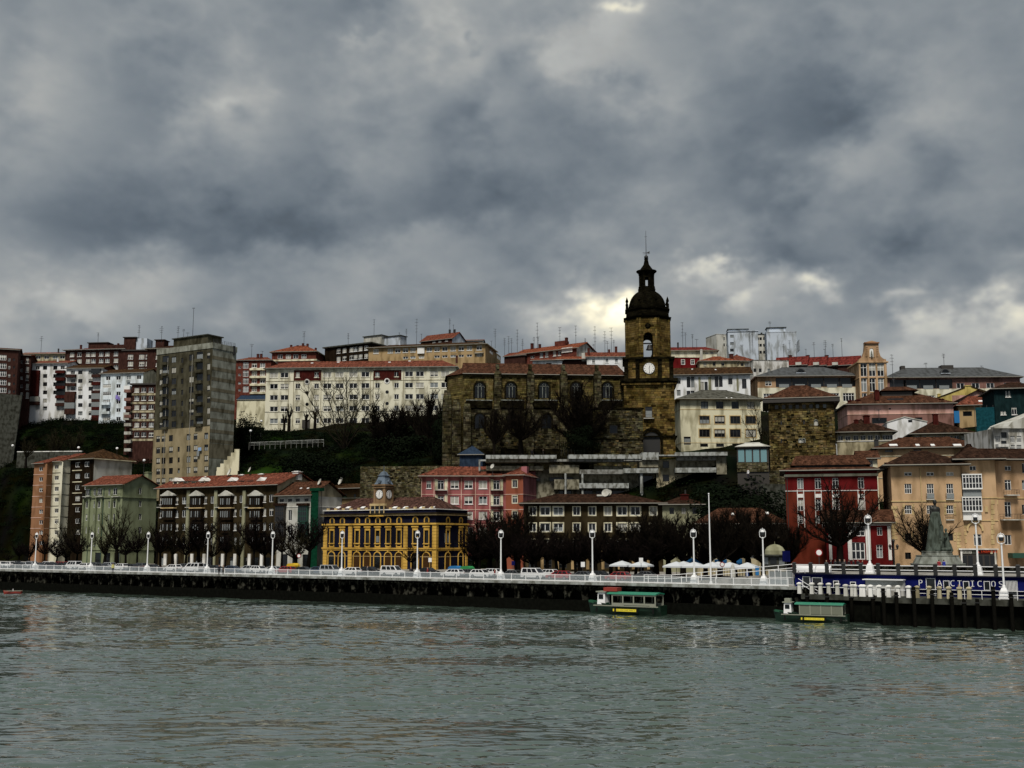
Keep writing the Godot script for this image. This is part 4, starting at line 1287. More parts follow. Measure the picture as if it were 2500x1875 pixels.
	grid(b, [1768, 1775], [827, 842], 3, 7, "dark"); raise(b, "pale_grey_render"); flat_roof(b, 0.1, 0.2, "pale_grey_render")
	b = building("pale_block", "pale blue grey block with dark flat cap and one window column", 1777, 470, 1850, 0.1, 55, 810, 14)
	grid(b, [1787], [821, 839, 855], 8, 7, "dark"); raise(b, "light_blue_grey_render"); flat_roof(b, 0.3, 0.3, "light_blue_grey_render")
	roof_box(b, "stair_head", 1778, 805, 1826, 812, -2, 5, "light_blue_grey_render", "dark_concrete")
	for q in [[1831, 808], [1838, 811]]: antenna(b, q[0], q[1], 850, 0.6, 1)
	b = building("pale_block", "pale recessed flats with dark windows between two blank grey blocks", 1847, 476, 1876, 0.05, 55, 817, 10)
	grid(b, [1850, 1857, 1866], [827, 843, 860], 5, 7, "dark"); raise(b, "pale_grey_render"); flat_roof(b, 0.2, 0.3, "dark_concrete"); chimney(b, 1859, 812, -3, 0.7, "iron"); chimney(b, 1871, 811, -3, 0.7, "iron")
	b = building("pale_block", "tall blank pale grey block with overhanging flat cap", 1871, 468, 1944, 0.12, 55, 812, 14)
	egrid(b, [1950], [845], 5, 26, "plain"); raise(b, "light_blue_grey_render"); roof_box(b, "stair_head", 1873, 801, 1918, 814, -1.5, 5, "light_blue_grey_render", "dark_concrete"); flat_roof(b, 0.1, 0.3, "light_blue_grey_render")
	antenna(b, 1880, 785, 800, -4, 3); antenna(b, 1929, 831, 866, 0.6, 1); antenna(b, 1914, 840, 870, 0.6, 1); chimney(b, 1930, 812, -4, 0.6, "iron")
	b = building("concrete_house", "unpainted grey concrete house with streaked flat parapet", 1838, 366, 1925, -0.1, 44, 880, 9, "house")
	grid(b, [1843, 1856, 1877], [904], 6, 9, "dark"); raise(b, "dirty_white_plaster"); flat_roof(b, 0.1, 0.25, "concrete")
	for q in [["brick_house", "first of the steep dark red roofed brick houses behind the slate roof", 1893, 1968, 1933], ["brick_house", "second steep dark red roofed brick house, beside the pale attic window", 1955, 2015, 1976], ["brick_house", "third steep dark red roofed brick house, next to the school gable", 2002, 2098, 2022]]:
		b = building(q[0], q[1], q[2], 402, q[3], 0.35, 46, 896, 16, "house", "steep red roofed houses behind the school")
		raise(b, "dark_brick"); roof(b, 0.5, 4.6, -1, "red_roof", "trim_white", "brick_wall"); chimney(b, q[4] - 4, 867, -8, 1.3); chimney(b, q[4] + 22, 880, -5, 1.0)
		pbox(b, "dormer_window", q[4] + 10, 886, q[4] + 24, 893, 0.5, 1.6, "pale_grey_render")
		antenna(b, q[4] + 12, 840 - (4 if q[4] == 1976 else 0), 868, -7, 2); antenna(b, q[4] - 8, 852, 868, -7, 1)
		if q[4] == 2022: antenna(b, 2016, 831, 866, -8, 4); antenna(b, 2056, 826, 868, -8, 2)
	b = building("white_apartment_block", "white flats with paired tall windows and brown roof between church tower and slate roofs", 1643, 332, 1831, 0.12, 36, 918, 12)
	grid(b, [1657], [930, 959], 8, 14, "dark"); grid(b, [1681, 1691, 1749.5, 1759.7], [933], 8, 26, "dark"); grid(b, [1681, 1691], [960], 8, 12, "dark"); grid(b, [1715, 1724], [943], 7, 22, "dark"); grid(b, [1783], [931], 9, 15, "dark"); grid(b, [1817], [937], 10, 24, "dark")
	raise(b, "white_plaster"); roof(b, 0.9, 3.2, -1, "brown_roof", "dark_frame", "white_plaster")
	pbox(b, "olive_panel", 1705, 920, 1710, 965, 0.003, 0.06, "olive_trim"); pbox(b, "olive_panel", 1729, 920, 1736, 965, 0.003, 0.06, "olive_trim"); pbox(b, "olive_panel", 1798, 924, 1803, 955, 0.003, 0.06, "olive_trim")
	skylight(b, 1690, 902, 4, 2, 0.9, 3.2); skylight(b, 1747, 903, 4, 2, 0.9, 3.2)
	b = building("cream_office", "plain cream building with grey hipped roof and framed square windows", 1660, 292, 1856, -0.03, 30, 976, 16)
	grid(b, [1720, 1757, 1795, 1833], [989], 16, 18, "dark_blind"); grid(b, [1720, 1757, 1795, 1833], [1025], 22, 19, "grey_trim"); grid(b, [1720, 1757, 1795, 1833], [1057.5], 23, 19, "grey_trim"); grid(b, [1719, 1758, 1797], [1087], 17, 8, "plain"); grid(b, [1678], [1076], 15, 20, "door")
	raise(b, "cream_plaster"); roof(b, 1.2, 3.6, 7, "grey_roof", "pale_tan_trim"); band(b, 999.5, 1.4, 0.06, "pale_tan_trim"); band(b, 1081, 1.2, 0.05, "pale_tan_trim")
	skylight(b, 1774, 972, 3, 2, 1.2, 3.6); skylight(b, 1786, 972, 3, 2, 1.2, 3.6)
	school()
	slope_houses()

func school() -> void:
	var b := building("school_building", "long school wing with slate roof, dark paned loggia and cream lower wall", 1849, 345, 2098, 0.06, 30, 921, 16)
	b.split = fy(b, 1849, 947); b.lower = "pale_cream_plaster"
	grid(b, [1876], [936], 14, 12, "white"); grid(b, [1914, 1953, 1992, 2031, 2068], [934], 36, 22, "plain", 1914)  # the wide dark panes stand in for shade inside the open loggia
	grid(b, [1878, 1920, 1962, 2003, 2035, 2072], [971], 25, 20, "gallery"); grid(b, [1875, 2042, 2072], [1010], 12, 22, "white"); grid(b, [1875, 2042], [1046], 12, 16, "white")
	raise(b, "tan_plaster"); roof(b, 1.0, 4.2, 9, "slate_roof", "trim_salmon")
	for q in [1914, 1953, 1992, 2031, 2068]:
		pbox(b, "loggia_railing", q - 12, 938, q + 12, 946, -0.1, 0.05, "curtain")
	for q in [[1953, 912], ]: dormer(b, q[0], q[1])
	b = building("school_tower", "ochre school entrance tower with curved baroque gable and three window columns", 2096, 338, 2164, 0.06, 30, 884, 12, "tower")
	grid(b, [2108, 2129, 2149.6], [903], 15, 32, "white_t"); grid(b, [2108, 2129, 2149.6], [940], 15, 32, "white_t"); grid(b, [2108, 2129], [974], 15, 28, "white_t")
	raise(b, "tan_plaster")
	band(b, 884.5, 3, 0.5, "sand_plaster", "cornice"); band(b, 922, 2, 0.2, "sand_plaster")
	for u in [2098, 2118.5, 2139, 2160.5]: pbox(b, "pilaster", u - 2, 887, u + 2, 1000, 0.003, 0.22, "sand_plaster")
	var m := MB.new()
	var pts := PackedVector2Array()
	for q in [[2096, 883], [2164, 883], [2163, 877], [2157, 876], [2150, 870], [2146, 858], [2145, 845], [2145, 838], [2146.5, 836.5], [2138, 834], [2128, 831.5], [2118, 834], [2110, 836.5], [2111, 838], [2111, 845], [2110, 858], [2106, 870], [2100, 876], [2097, 877]]:
		var p := hit(b, q[0], q[1]); pts.append(Vector2(p.x, p.y))
	m.poly(pts, 0.0, -1.6); part(b.n, "baroque_gable", m.mesh(), M.tan_plaster)
	pbox(b, "gable_cornice", 2109, 836, 2146, 839, 0.003, 0.5, "terracotta_paint")
	for k in 6:
		for s in [2113, 2139]: pbox(b, "rusticated_block", s - 0.0, 845 + k * 4.5, s + 5, 848 + k * 4.5, 0.003, 0.18, "tan_plaster")
	part(b.n, "niche_panel", arch_mesh(1.25, 2.1, 0.2, 0.08, true), M.trim_white, hit(b, 2127.5, 872))
	arch_trim(b, "niche_frame", 2127.5, 850, 855, 872, 10, 0.22, 0.2, "sand_plaster")
	var st := MB.new()
	st.lathe([Vector2(0.05, 0), Vector2(0.34, 0.02), Vector2(0.30, 0.7), Vector2(0.20, 1.2), Vector2(0.24, 1.45), Vector2(0.10, 1.6), Vector2(0.13, 1.75), Vector2(0.02, 1.95)], 8)
	part(b.n, "niche_statue", st.mesh(), M.pale_stone, hit(b, 2127.5, 871) + Vector3(0, 0, 0.36))
	b = building("school_building", "long school wing of slate roof and dark paned loggia ending in a hipped pavilion", 2164, 345, 2490, 0.05, 30, 924, 16)
	b.split = fy(b, 2164, 950); b.lower = "pale_cream_plaster"
	grid(b, [2192, 2226, 2266, 2305], [938], 36, 22, "plain", 2192); grid(b, [2345, 2382, 2418, 2461], [943], 17, 13, "white", 2192); grid(b, [2194, 2238, 2268], [972], 26, 12, "gallery", 2192)  # loggia bays: shade put in as dark panes, no real glazing there
	raise(b, "pink_brown_plaster"); roof(b, 1.0, 4.4, 8, "slate_roof", "trim_salmon"); dormer(b, 2305, 913)
	for q in [2226, 2266, 2305]: pbox(b, "loggia_railing", q - 12, 941, q + 12, 950, -0.1, 0.05, "curtain")
	roof_box(b, "roof_room", 2298, 891.5, 2328, 899, -7, 3, "dark_frame"); roof_box(b, "roof_room", 2200, 893, 2210, 899, -7, 2, "dark_frame")
	antenna(b, 2180, 866, 922, 1.2, 4); antenna(b, 2305, 864, 892, -8, 3); antenna(b, 2261, 886, 898, -8, 2); antenna(b, 2397, 893, 898, -8, 1)

func dormer(b: Dictionary, u: float, v: float) -> void:
	var p := hit(b, u, v, -2.6)
	var d := part(b.n, "dormer", arch_mesh(2.9, 0.15, 0.1, 1.4, true), M.slate_roof, p)
	part(d, "dormer_window", arch_mesh(2.2, 0.05, 0.1, 0.1, true), M.glass, Vector3(0, 0.12, 1.32))
	bar(d, "dormer_sill", M.light_blue_grey_render, Vector3(-1.5, -0.1, 0.2), Vector3(1.5, 0.08, 1.55))

func slope_houses() -> void:
	rng.seed = 303
	var b: Dictionary
	b = building("pink_house", "pink and brown rendered house with broad dark hipped roof and roof lantern", 2068, 272, 2327, 0.12, 20, 990, 14, "house")
	b.split = fy(b, 2068, 1012); b.lower = "pink_brown_plaster"
	grid(b, [2147], [1027], 33, 14, "plain"); grid(b, [2243], [1024], 16, 10, "plain"); grid(b, [2172.5], [998], 5, 4, "dark")
	raise(b, "pink_plaster"); roof(b, 0.9, 4.0, 8, "old_clay_roof", "dark_frame"); band(b, 1012, 1.2, 0.1, "trim_salmon")
	roof_box(b, "roof_lantern", 2153, 957, 2228, 970, -4.5, 5, "dark_frame"); pbox(b, "lantern_window", 2170, 971, 2209, 981, -2.2, -1.6, "glass_b")
	var lr := MB.new(); var lp := hit(b, 2190, 957, -7.0); lr.taper(lp.x, lp.y, -7.0, 9.4, 6.4, 5.2, 0.4, 1.3); part(b.n, "lantern_roof", lr.mesh(), M.old_clay_roof)
	for q in [[2075, 977], [2094, 975], [2140, 952], [2298, 973]]: chimney(b, q[0], q[1], -1.5, 1.1, "maroon_panel")
	antenna(b, 2146, 999, 1014, 1.0, 2); antenna(b, 2183, 925, 952, -7, 1)
	b = building("gabled_house", "yellow rendered house whose stepped gable rises behind the tiled roofs", 2280, 300, 2450, 0.2, 24, 975, 12, "house")
	raise(b, "yellow_render"); roof_z(b, 0.2, 3.4, "dark_roof", "yellow_render", 0.52); chimney(b, 2362, 941, -0.4, 1.6, "yellow_render", 4); chimney(b, 2292, 961, -1, 0.8, "yellow_render", 3)
	b = building("gabled_house", "pale pink gabled house with dark bargeboards behind a small tiled roof", 2325, 288, 2452, 0.15, 24, 984, 10, "house")
	grid(b, [2393], [968], 6, 8, "dark"); raise(b, "pink_plaster"); roof_z(b, 0.7, 3.2, "dark_roof", "pink_plaster", 0.5)
	b = building("tiled_house", "house with bright clay tiled roof, skylight and ochre wall by the green netting", 2340, 268, 2452, 0.2, 20, 992, 8, "house")
	grid(b, [2362], [1010], 20, 12, "plain"); raise(b, "ochre_plaster"); roof(b, 0.7, 2.8, 3, "clay_roof", "dark_frame"); skylight(b, 2399, 980, 19, 4, 0.7, 2.8); chimney(b, 2424, 963, -3, 1.4, "pale_tan_trim")
	pbox(b, "blue_sheet", 2328, 1004, 2341, 1033, 0.2, 0.4, "canvas_blue")
	b = building("dark_house", "dark teal rendered house with a few white windows and brown eaves", 2426, 240, 2560, 0.2, 18, 952, 12, "house")
	grid(b, [2446, 2453], [1008], 5, 9, "blind"); grid(b, [2476], [1003], 11, 18, "blind"); grid(b, [2457, 2464], [962], 4, 14, "blind"); raise(b, "teal_paint"); roof(b, 0.8, 2.2, 4, "dark_roof", "dark_frame")
	var nt := building("scaffold_netting", "teal green scaffold netting hung over a narrow house front", 2381, 238, 2427, 0.2, 20, 995, 1.2, "scaffold")
	bar(nt.n, "net_sheet", M.net_teal, Vector3(0, 0, 0), Vector3(nt.w, nt.h, 0.06))
	for k in 4: bar(nt.n, "scaffold_pole", M.mast_metal, Vector3(nt.w * k / 3.0 - 0.04, 0, -1.1), Vector3(nt.w * k / 3.0 + 0.04, nt.h + 0.6, -1.02))
	for k in 4: bar(nt.n, "scaffold_deck", M.wood_brown, Vector3(0, nt.h * k / 4.0, -1.0), Vector3(nt.w, nt.h * k / 4.0 + 0.06, -0.05))
	b = building("modern_house", "white flats with glazed bays and a slanting grey roof edge", 2425, 206, 2570, -0.05, 14, 1046, 12)
	grid(b, [2436, 2472, 2488], [1072, 1094], 10, 16, "gallery"); grid(b, [2451], [1062, 1083], 12, 14, "plain"); raise(b, "dirty_white_plaster")
	balcony(b, 2445, 1090, 30, 5, 1.2, "dirty_white_plaster"); pbox(b, "canopy", 2418, 1043, 2458, 1047, 0, 1.4, "pale_grey_render")
	var sr := MB.new(); sr.poly(PackedVector2Array([Vector2(2.2, b.h), Vector2(b.w, b.h), Vector2(b.w, b.h + 4.2), Vector2(3.4, b.h + 1.2)]), 0.5, -8.0); part(b.n, "slanting_roof_wall", sr.mesh(), M.pale_grey_render)
	b = building("hip_roofed_house", "low house with pyramid dark roof over a ribbon of windows and stained cream wall", 2043, 248, 2179, 0.2, 16, 1058, 12, "house")
	grid(b, [2052, 2070, 2090, 2107, 2125, 2143, 2161, 2173], [1070], 11, 12, "white"); raise(b, "stained_cream"); roof(b, 1.0, 3.6, 6.2, "dark_roof", "dark_frame"); chimney(b, 2115, 1014, -4, 1.3, "maroon_panel"); chimney(b, 2090, 1024, -4, 0.9, "maroon_panel"); band(b, 1078, 1.5, 0.12, "trim_white")
	pbox(b, "white_bay", 2033, 1084, 2043, 1121, -1, 0.5, "white_frame"); pbox(b, "bay_glass", 2035.5, 1087, 2040.5, 1112, 0.5, 0.55, "glass")
	b = building("gabled_house", "little whitewashed gabled building between two dark pyramid roofs", 2165, 262, 2263, 0.2, 18, 1032, 8, "house")
	raise(b, "white_plaster"); roof_z(b, 0.15, 1.2, "pale_grey_render", "white_plaster", 0.45); pbox(b, "small_window", 2217, 1025, 2227, 1031, -0.1, 0.03, "glass")
	b = building("hip_roofed_house", "low house with pyramid dark roof and white ribbon windows beside the netting", 2229, 248, 2371, 0.2, 16, 1062, 12, "house")
	grid(b, [2240, 2256, 2272, 2288, 2304, 2320, 2336, 2352, 2365], [1071], 10, 11, "white"); raise(b, "stained_cream"); roof(b, 1.1, 3.8, 6.4, "dark_roof", "dark_frame"); chimney(b, 2283, 1010, -4, 1.1, "maroon_panel")
	for u in [2246, 2270, 2294, 2318, 2342]: pbox(b, "scalloped_valance", u - 8, 1058, u + 8, 1063, 0.01, 0.14, "stained_cream")
	b = building("tiled_house", "tan house with ribbed brown tiled roof and four white skylights", 2140, 224, 2400, 0.2, 8, 1097, 12, "house")
	grid(b, [2166], [1147, 1196, 1240], 12, 36, "plain"); grid(b, [2170, 2240], [1101], 18, 6, "plain"); raise(b, "sand_plaster"); roof(b, 1.0, 2.7, 5, "old_clay_roof", "dark_frame")
	for q in [[2181, 19], [2240, 9], [2277, 9], [2337, 18]]: skylight(b, q[0], 1087.5, q[1], 5, 1.0, 2.7)
	band(b, 1114, 1.6, 0.12, "trim_cream"); band(b, 1167, 1.4, 0.1, "trim_cream"); chimney(b, 2139, 1072, -0.5, 0.8, "iron")
	b = building("dormer_house", "narrow cream house with a small tiled dormer beside the red house", 2100, 205, 2142, 0.2, 8, 1122, 8, "house")
	grid(b, [2124], [1134], 13, 20, "grid"); raise(b, "trim_cream"); roof(b, 0.6, 1.8, -1, "old_clay_roof", "dark_frame", "trim_cream"); chimney(b, 2094, 1118, -1, 1.2)
	stone_tower_house()

# ---------------------------------------------------------------- church and stone tower house
func prism_mesh(pts: PackedVector2Array, y0: float, y1: float) -> ArrayMesh:
	# pts (x, z) seen from above, running so that faces look outwards
	var m := MB.new()
	var k := pts.size()
	for i in k:
		var a := pts[i]; var c := pts[(i + 1) % k]
		m.quad(Vector3(a.x, y0, a.y), Vector3(c.x, y0, c.y), Vector3(c.x, y1, c.y), Vector3(a.x, y1, a.y))
	var ix := Geometry2D.triangulate_polygon(pts)
	for i in range(0, ix.size(), 3):
		m.tri(Vector3(pts[ix[i]].x, y1, pts[ix[i]].y), Vector3(pts[ix[i + 1]].x, y1, pts[ix[i + 1]].y), Vector3(pts[ix[i + 2]].x, y1, pts[ix[i + 2]].y))
	return m.mesh()

func scatter_stones(b: Dictionary, count: int, y0: float, y1: float, x0: float, x1: float, tones: Array, seed_: int) -> void:
	# single stones standing a little proud of the rubble face
	var r := RandomNumberGenerator.new()
	r.seed = seed_
	var taken := []
	for q in b.holes: taken.append((q[0] as Rect2).grow(0.15))
	var made := 0
	for k in count * 6:
		if made >= count: break
		var w := r.randf_range(0.35, 0.95)
		var h := r.randf_range(0.20, 0.42)
		var c := Rect2(r.randf_range(x0, x1 - w), y0 + roundf(r.randf_range(0.0, y1 - y0 - h) / 0.36) * 0.36, w, h)
		var ok := true
		for t: Rect2 in taken:
			if t.intersects(c): ok = false; break
		if not ok: continue
		taken.append(c.grow(0.04))
		var out := r.randf_range(0.03, 0.09)
		var s := bar(b.n, "stone", M[tones[r.randi() % tones.size()]], Vector3(c.position.x, c.position.y, -0.1), Vector3(c.end.x, c.end.y, out))
		s.rotation.z = r.randf_range(-0.04, 0.04)
		made += 1

func gothic_window(b: Dictionary, u: float, v0: float, v1: float, wp: float, dark := false) -> void:
	var p := hit(b, u, v1)
	var top := fy(b, u, v0)
	var w := fx(b, u + wp / 2, v1) - fx(b, u - wp / 2, v1)
	var leg := top - p.y - w / 2
	var n := part(b.n, "gothic_window", arch_mesh(w, leg, w * 0.16, 0.30), M.black_stone, p)
	part(n, "pane", arch_mesh(w * 0.98, leg, 0.1, 0.02, true), M.glass)
	if dark: return
	var m := MB.new()
	for k in 2:
		var x := (k * 2 - 1) * w / 6.0
		m.box(Vector3(x - 0.06, 0, 0.02), Vector3(x + 0.06, leg + w * 0.05, 0.12))
	for k in 3:
		var x := (k - 1) * w / 3.0
		for i in 6:
			var a0 := PI * i / 6.0; var a1 := PI * (i + 1) / 6.0
			m.tube(Vector3(x + cos(a0) * w / 6.0, leg - 0.1 + sin(a0) * w / 6.0, 0.07), Vector3(x + cos(a1) * w / 6.0, leg - 0.1 + sin(a1) * w / 6.0, 0.07), 0.05, 0.05, 4)
	for i in 8:
		var a0 := TAU * i / 8.0; var a1 := TAU * (i + 1) / 8.0
		m.tube(Vector3(cos(a0) * w / 6.5, leg + w * 0.25 + sin(a0) * w / 6.5, 0.07), Vector3(cos(a1) * w / 6.5, leg + w * 0.25 + sin(a1) * w / 6.5, 0.07), 0.05, 0.05, 4)
	part(n, "tracery", m.mesh(), M.pale_stone)

func church() -> void:
	rng.seed = 404
	var an := -0.09
	var b := building("church", "long ochre stone church with tiled roof, buttresses and traceried windows", 1134, 274, 1526, an, 26, 914, 20, "church")
	raise(b, "church_stone"); roof(b, 0.5, 4.4, 0.0, "old_clay_roof", "black_stone")
	# the polygonal east end
	var ap := PackedVector2Array([Vector2(0.0, -0.02), Vector2(0.0, -19.9), Vector2(-4.0, -15.0), Vector2(-4.0, -5.0)])
	part(b.n, "apse", prism_mesh(ap, 0.0, b.h - 0.02), M.church_stone)
	var ar := MB.new()
	var tip := Vector3(2.0, b.h + 4.4, -10)
	var ring := [Vector3(0.2, b.h + 0.2, 0.52), Vector3(-4.6, b.h + 0.2, -4.6), Vector3(-4.6, b.h + 0.2, -15.4), Vector3(0.2, b.h + 0.2, -20.5)]
	for k in 3: ar.tri(ring[k + 1], ring[k], tip, Vector2(0, 0), Vector2(8, 0), Vector2(4, 10))
	part(b.n, "apse_roof", ar.mesh(), M.old_clay_roof)
	for u in [1171, 1247, 1328.5, 1406.5, 1483.5]: gothic_window(b, u, 934, 972, 24)
	band(b, 918, 2.2, 0.35, "black_stone", "cornice")
	for u in [1214, 1294, 1375, 1457]:
		var p := hit(b, u, 975)
		var m := MB.new()
		m.cbox(p.x, p.y - 3, 1.0, 1.7, 9.2, 2.0); m.cbox(p.x, p.y + 6.2, 0.3, 0.9, 2.6, 0.6)
		m.taper(p.x, p.y + 6.2, 1.0, 1.9, 2.2, 1.0, 0.6, 0.9)
		part(b.n, "buttress", m.mesh(), M.church_grey_stone)
		pipe(b, u - 9, 918, 975, "black_stone")
	var pn := hit(b, 1212, 936, 1.0)
	var pm := MB.new(); pm.taper(pn.x, pn.y - 1.0, 1.0, 1.1, 1.1, 0.15, 0.15, 4.0); part(b.n, "pinnacle", pm.mesh(), M.church_grey_stone)
	# chapels along the flank
	var z := 6.2
	var p0 := hit(b, 1136, 978, z); var p1 := hit(b, 1522, 982, z)
	var am := MB.new()
	am.box(Vector3(p0.x, 0, 0.01), Vector3(p1.x, p0.y - 2.0, z))
	part(b.n, "chapel_wall", am.mesh(), M.church_grey_stone)
	for q in [[1138, 1202], [1223, 1280], [1304, 1362], [1470, 1520]]:
		var a := hit(b, q[0], 976, z); var c := hit(b, q[1], 996, z)
		bar(b.n, "parapet", M.black_stone, Vector3(a.x, c.y, 0.2), Vector3(c.x, a.y - 0.2, z + 0.35))
		bar(b.n, "parapet_coping", M.pale_stone, Vector3(a.x, a.y - 0.2, z - 0.3), Vector3(c.x, a.y, z + 0.42))
	var cb := b.duplicate()
	cb.a = b.a + b.nz * (z + 0.001)
	for u in [1171, 1249, 1335, 1410]:
		var n0 := hit(cb, u, 1046)
		var w := 2.3
		var lg := fy(cb, u, 1010) - n0.y - w / 2
		var g := part(b.n, "gothic_window", arch_mesh(w, lg, 0.35, 0.25), M.black_stone, Vector3(n0.x, n0.y, z))
		part(g, "pane", arch_mesh(w * 0.98, lg, 0.1, 0.02, true), M.glass)
		bar(g, "mullion", M.black_stone, Vector3(-0.07, 0, 0.03), Vector3(0.07, lg + 0.6, 0.12))
	for u in [1140, 1212, 1292, 1373, 1450]:
		var q := hit(cb, u, 1000)
		var m := MB.new(); m.cbox(q.x, 0, z + 0.9, 1.8, q.y, 1.8); m.taper(q.x, q.y, z + 0.9, 1.8, 1.8, 1.2, 0.4, 1.4)
		part(b.n, "buttress", m.mesh(), M.church_grey_stone)
	bar(b.n, "plinth", M.black_stone, Vector3(p0.x - 0.2, 0, z), Vector3(p1.x, hit(cb, 1200, 1095).y, z + 0.3))
	var cbh := cb.duplicate(); cbh.holes = []
	var zone := hit(cb, 1142, 1090)
	cbh.n = b.n
	# stones of the chapel wall
	var sn := {"n": Node3D.new(), "holes": []}
	sn.n.name = "chapel_stonework"; b.n.add_child(sn.n); sn.n.position = Vector3(0, 0, z)
	scatter_stones(sn, 150, zone.y, fy(cb, 1142, 1050), zone.x + 1, p1.x - 1, ["church_grey_stone", "church_stone", "black_stone", "tower_house_stone"], 61)
	# east buttresses, ragged with soot
	for q in [[-4.2, -4.0, 6.0], [-2.0, 1.2, 9.0]]:
		var m := MB.new()
		m.cbox(q[0], 0, q[1], 2.2, b.h - q[2], 2.6); m.taper(q[0], b.h - q[2], q[1], 2.2, 2.6, 1.4, 0.8, 2.5)
		part(b.n, "buttress", m.mesh(), M.church_grey_stone)
	# ---- tower
	var t := building("church_tower", "ochre stone bell tower with clock, dark dome, lantern and weathervane", 1523, 268, 1646, 0.10, 26, 936, 12.2, "tower")
	var cx: float = t.w / 2
	var tz := -6.1
	grid(t, [1584], [1006], 15, 27, "plain")
	raise(t, "tower_stone")
	part(t.n, "doorway", arch_mesh(4.2, 3.4, 0.4, 0.05, true), M.iron, hit(t, 1591, 1110))
	arch_trim(t, "door_arch", 1591, 1052, 1072, 1110, 43, 0.6, 0.5, "black_stone")
	balcony(t, 1584, 1021, 26, 9, 0.8, "black_stone", false)
	for u in [1526, 1548, 1622, 1643]: pbox(t, "pilaster", u - 3, 940, u + 3, 1060, 0.003, 0.35, "tower_stone")
	band(t, 1066, 2.5, 0.5, "black_stone", "string_course"); band(t, 938, 5, 0.55, "tower_stone", "cornice"); band(t, 929, 8, 0.9, "black_stone", "cornice")
	var s2 := MB.new()
	var y1 := fy(t, 1584, 924)
	var y2 := fy(t, 1584, 876)
	s2.box(Vector3(0.25, y1, -11.9), Vector3(t.w - 0.25, y2, -0.3))
	part(t.n, "clock_stage", s2.mesh(), M.tower_stone)
	bar(t.n, "stage_cornice", M.black_stone, Vector3(-0.25, y2, -12.3), Vector3(t.w + 0.25, y2 + 0.45, 0.3))
	for x in [0.6, 3.4, t.w - 3.4, t.w - 0.6]: bar(t.n, "stage_pilaster", M.black_stone, Vector3(x - 0.5, y1, -0.35), Vector3(x + 0.5, y2, -0.1))
	clock(t.n, Vector3(cx + 0.1, (y1 + y2) / 2 + 0.1, -0.3), 1.32, 0.0, 12.0, 29.0)
	# eight-sided belfry: a pier panel with a round-headed opening on every face
	var y3 := fy(t, 1578, 786, tz)
	var R := 5.35
	var hh: float = y3 - (y2 + 0.45)
	var side := 2.0 * R * tan(PI / 8)
	var open := PackedVector2Array([Vector2(-side / 2, 0), Vector2(-1.15, 0), Vector2(-1.15, hh * 0.52)])
	for k in 9: open.append(Vector2(-1.15 * cos(PI * k / 8.0), hh * 0.52 + 1.15 * sin(PI * k / 8.0)))
	open.append_array(PackedVector2Array([Vector2(1.15, 0), Vector2(side / 2, 0), Vector2(side / 2, hh), Vector2(-side / 2, hh)]))
	var om := MB.new(); om.poly(open, 0.0, -0.9)
	var cm := MB.new(); cm.poly(PackedVector2Array([Vector2(-side / 2, 0), Vector2(side / 2, 0), Vector2(side / 2, hh), Vector2(-side / 2, hh)]), 0.0, -0.9)
	var om_m := om.mesh(); var cm_m := cm.mesh()
	var pil := MB.new()
	for x in [-side / 2 + 0.3, side / 2 - 0.3]: pil.box(Vector3(x - 0.28, 0, 0.003), Vector3(x + 0.28, hh, 0.28))
	var pil_m := pil.mesh()
	var tr := MB.new(); tr.box(Vector3(-1.0, 1.0, 0.003), Vector3(-0.75, hh * 0.8, 0.12)); tr.box(Vector3(0.75, 1.0, 0.003), Vector3(1.0, hh * 0.8, 0.12))
	var tr_m := tr.mesh()
	for k in 8:
		var f := part(t.n, "belfry_face", om_m if k % 2 == 0 else cm_m, M.tower_stone)
		f.rotation.y = k * PI / 4
		f.position = Vector3(cx, y2 + 0.45, tz) + Vector3(sin(k * PI / 4), 0, cos(k * PI / 4)) * R
		part(f, "pilaster", pil_m, M.tower_stone)
		if k % 2 == 0:
			part(f, "opening_frame", arch_mesh(2.3, hh * 0.52, 0.45, 0.2), M.tower_stone)
			var sh := MB.new(); sh.tube(Vector3(0, hh * 0.80, 0.0), Vector3(0, hh * 0.80, 0.3), 0.75, 0.5, 8); part(f, "carved_shield", sh.mesh(), M.black_stone)
		else: part(f, "blind_panel", tr_m, M.tower_stone)
	var bell := MB.new()
	bell.lathe([Vector2(1.0, 0), Vector2(0.75, 0.4), Vector2(0.6, 1.0), Vector2(0.45, 1.3), Vector2(0.05, 1.4)], 14, Vector3(cx + 0.4, y2 + 2.6, tz + R - 1.7)); bell.cbox(cx, y2 + 4.1, tz + R - 1.7, 2.6, 0.3, 0.3)
	part(t.n, "bell", bell.mesh(), M.iron)
	var o := Vector3(cx, 0, tz)
	var co := MB.new()
	co.lathe([Vector2(R * 1.06, y3), Vector2(R * 1.17, y3 + 0.35), Vector2(R * 1.20, y3 + 0.6), Vector2(R * 1.08, y3 + 0.75), Vector2(R * 1.05, y3 + 2.4), Vector2(R * 1.12, y3 + 2.55), Vector2(R * 1.12, y3 + 2.8), Vector2(R * 0.5, y3 + 2.85)], 8, o, true, PI / 8)
	part(t.n, "belfry_cornice", co.mesh(), M.dark_dome_stone)
	var yd := y3 + 2.8
	var ytop := fy(t, 1578, 712, tz)
	var dh := ytop - yd
	var prof := []
	for k in 11:
		var a := k / 10.0 * 1.30
		prof.append(Vector2(4.75 * cos(a) + 0.0, yd + dh * sin(a) / sin(1.30)))
	var dm := MB.new(); dm.lathe(prof, 24, o); part(t.n, "dome", dm.mesh(), M.dark_dome_stone)
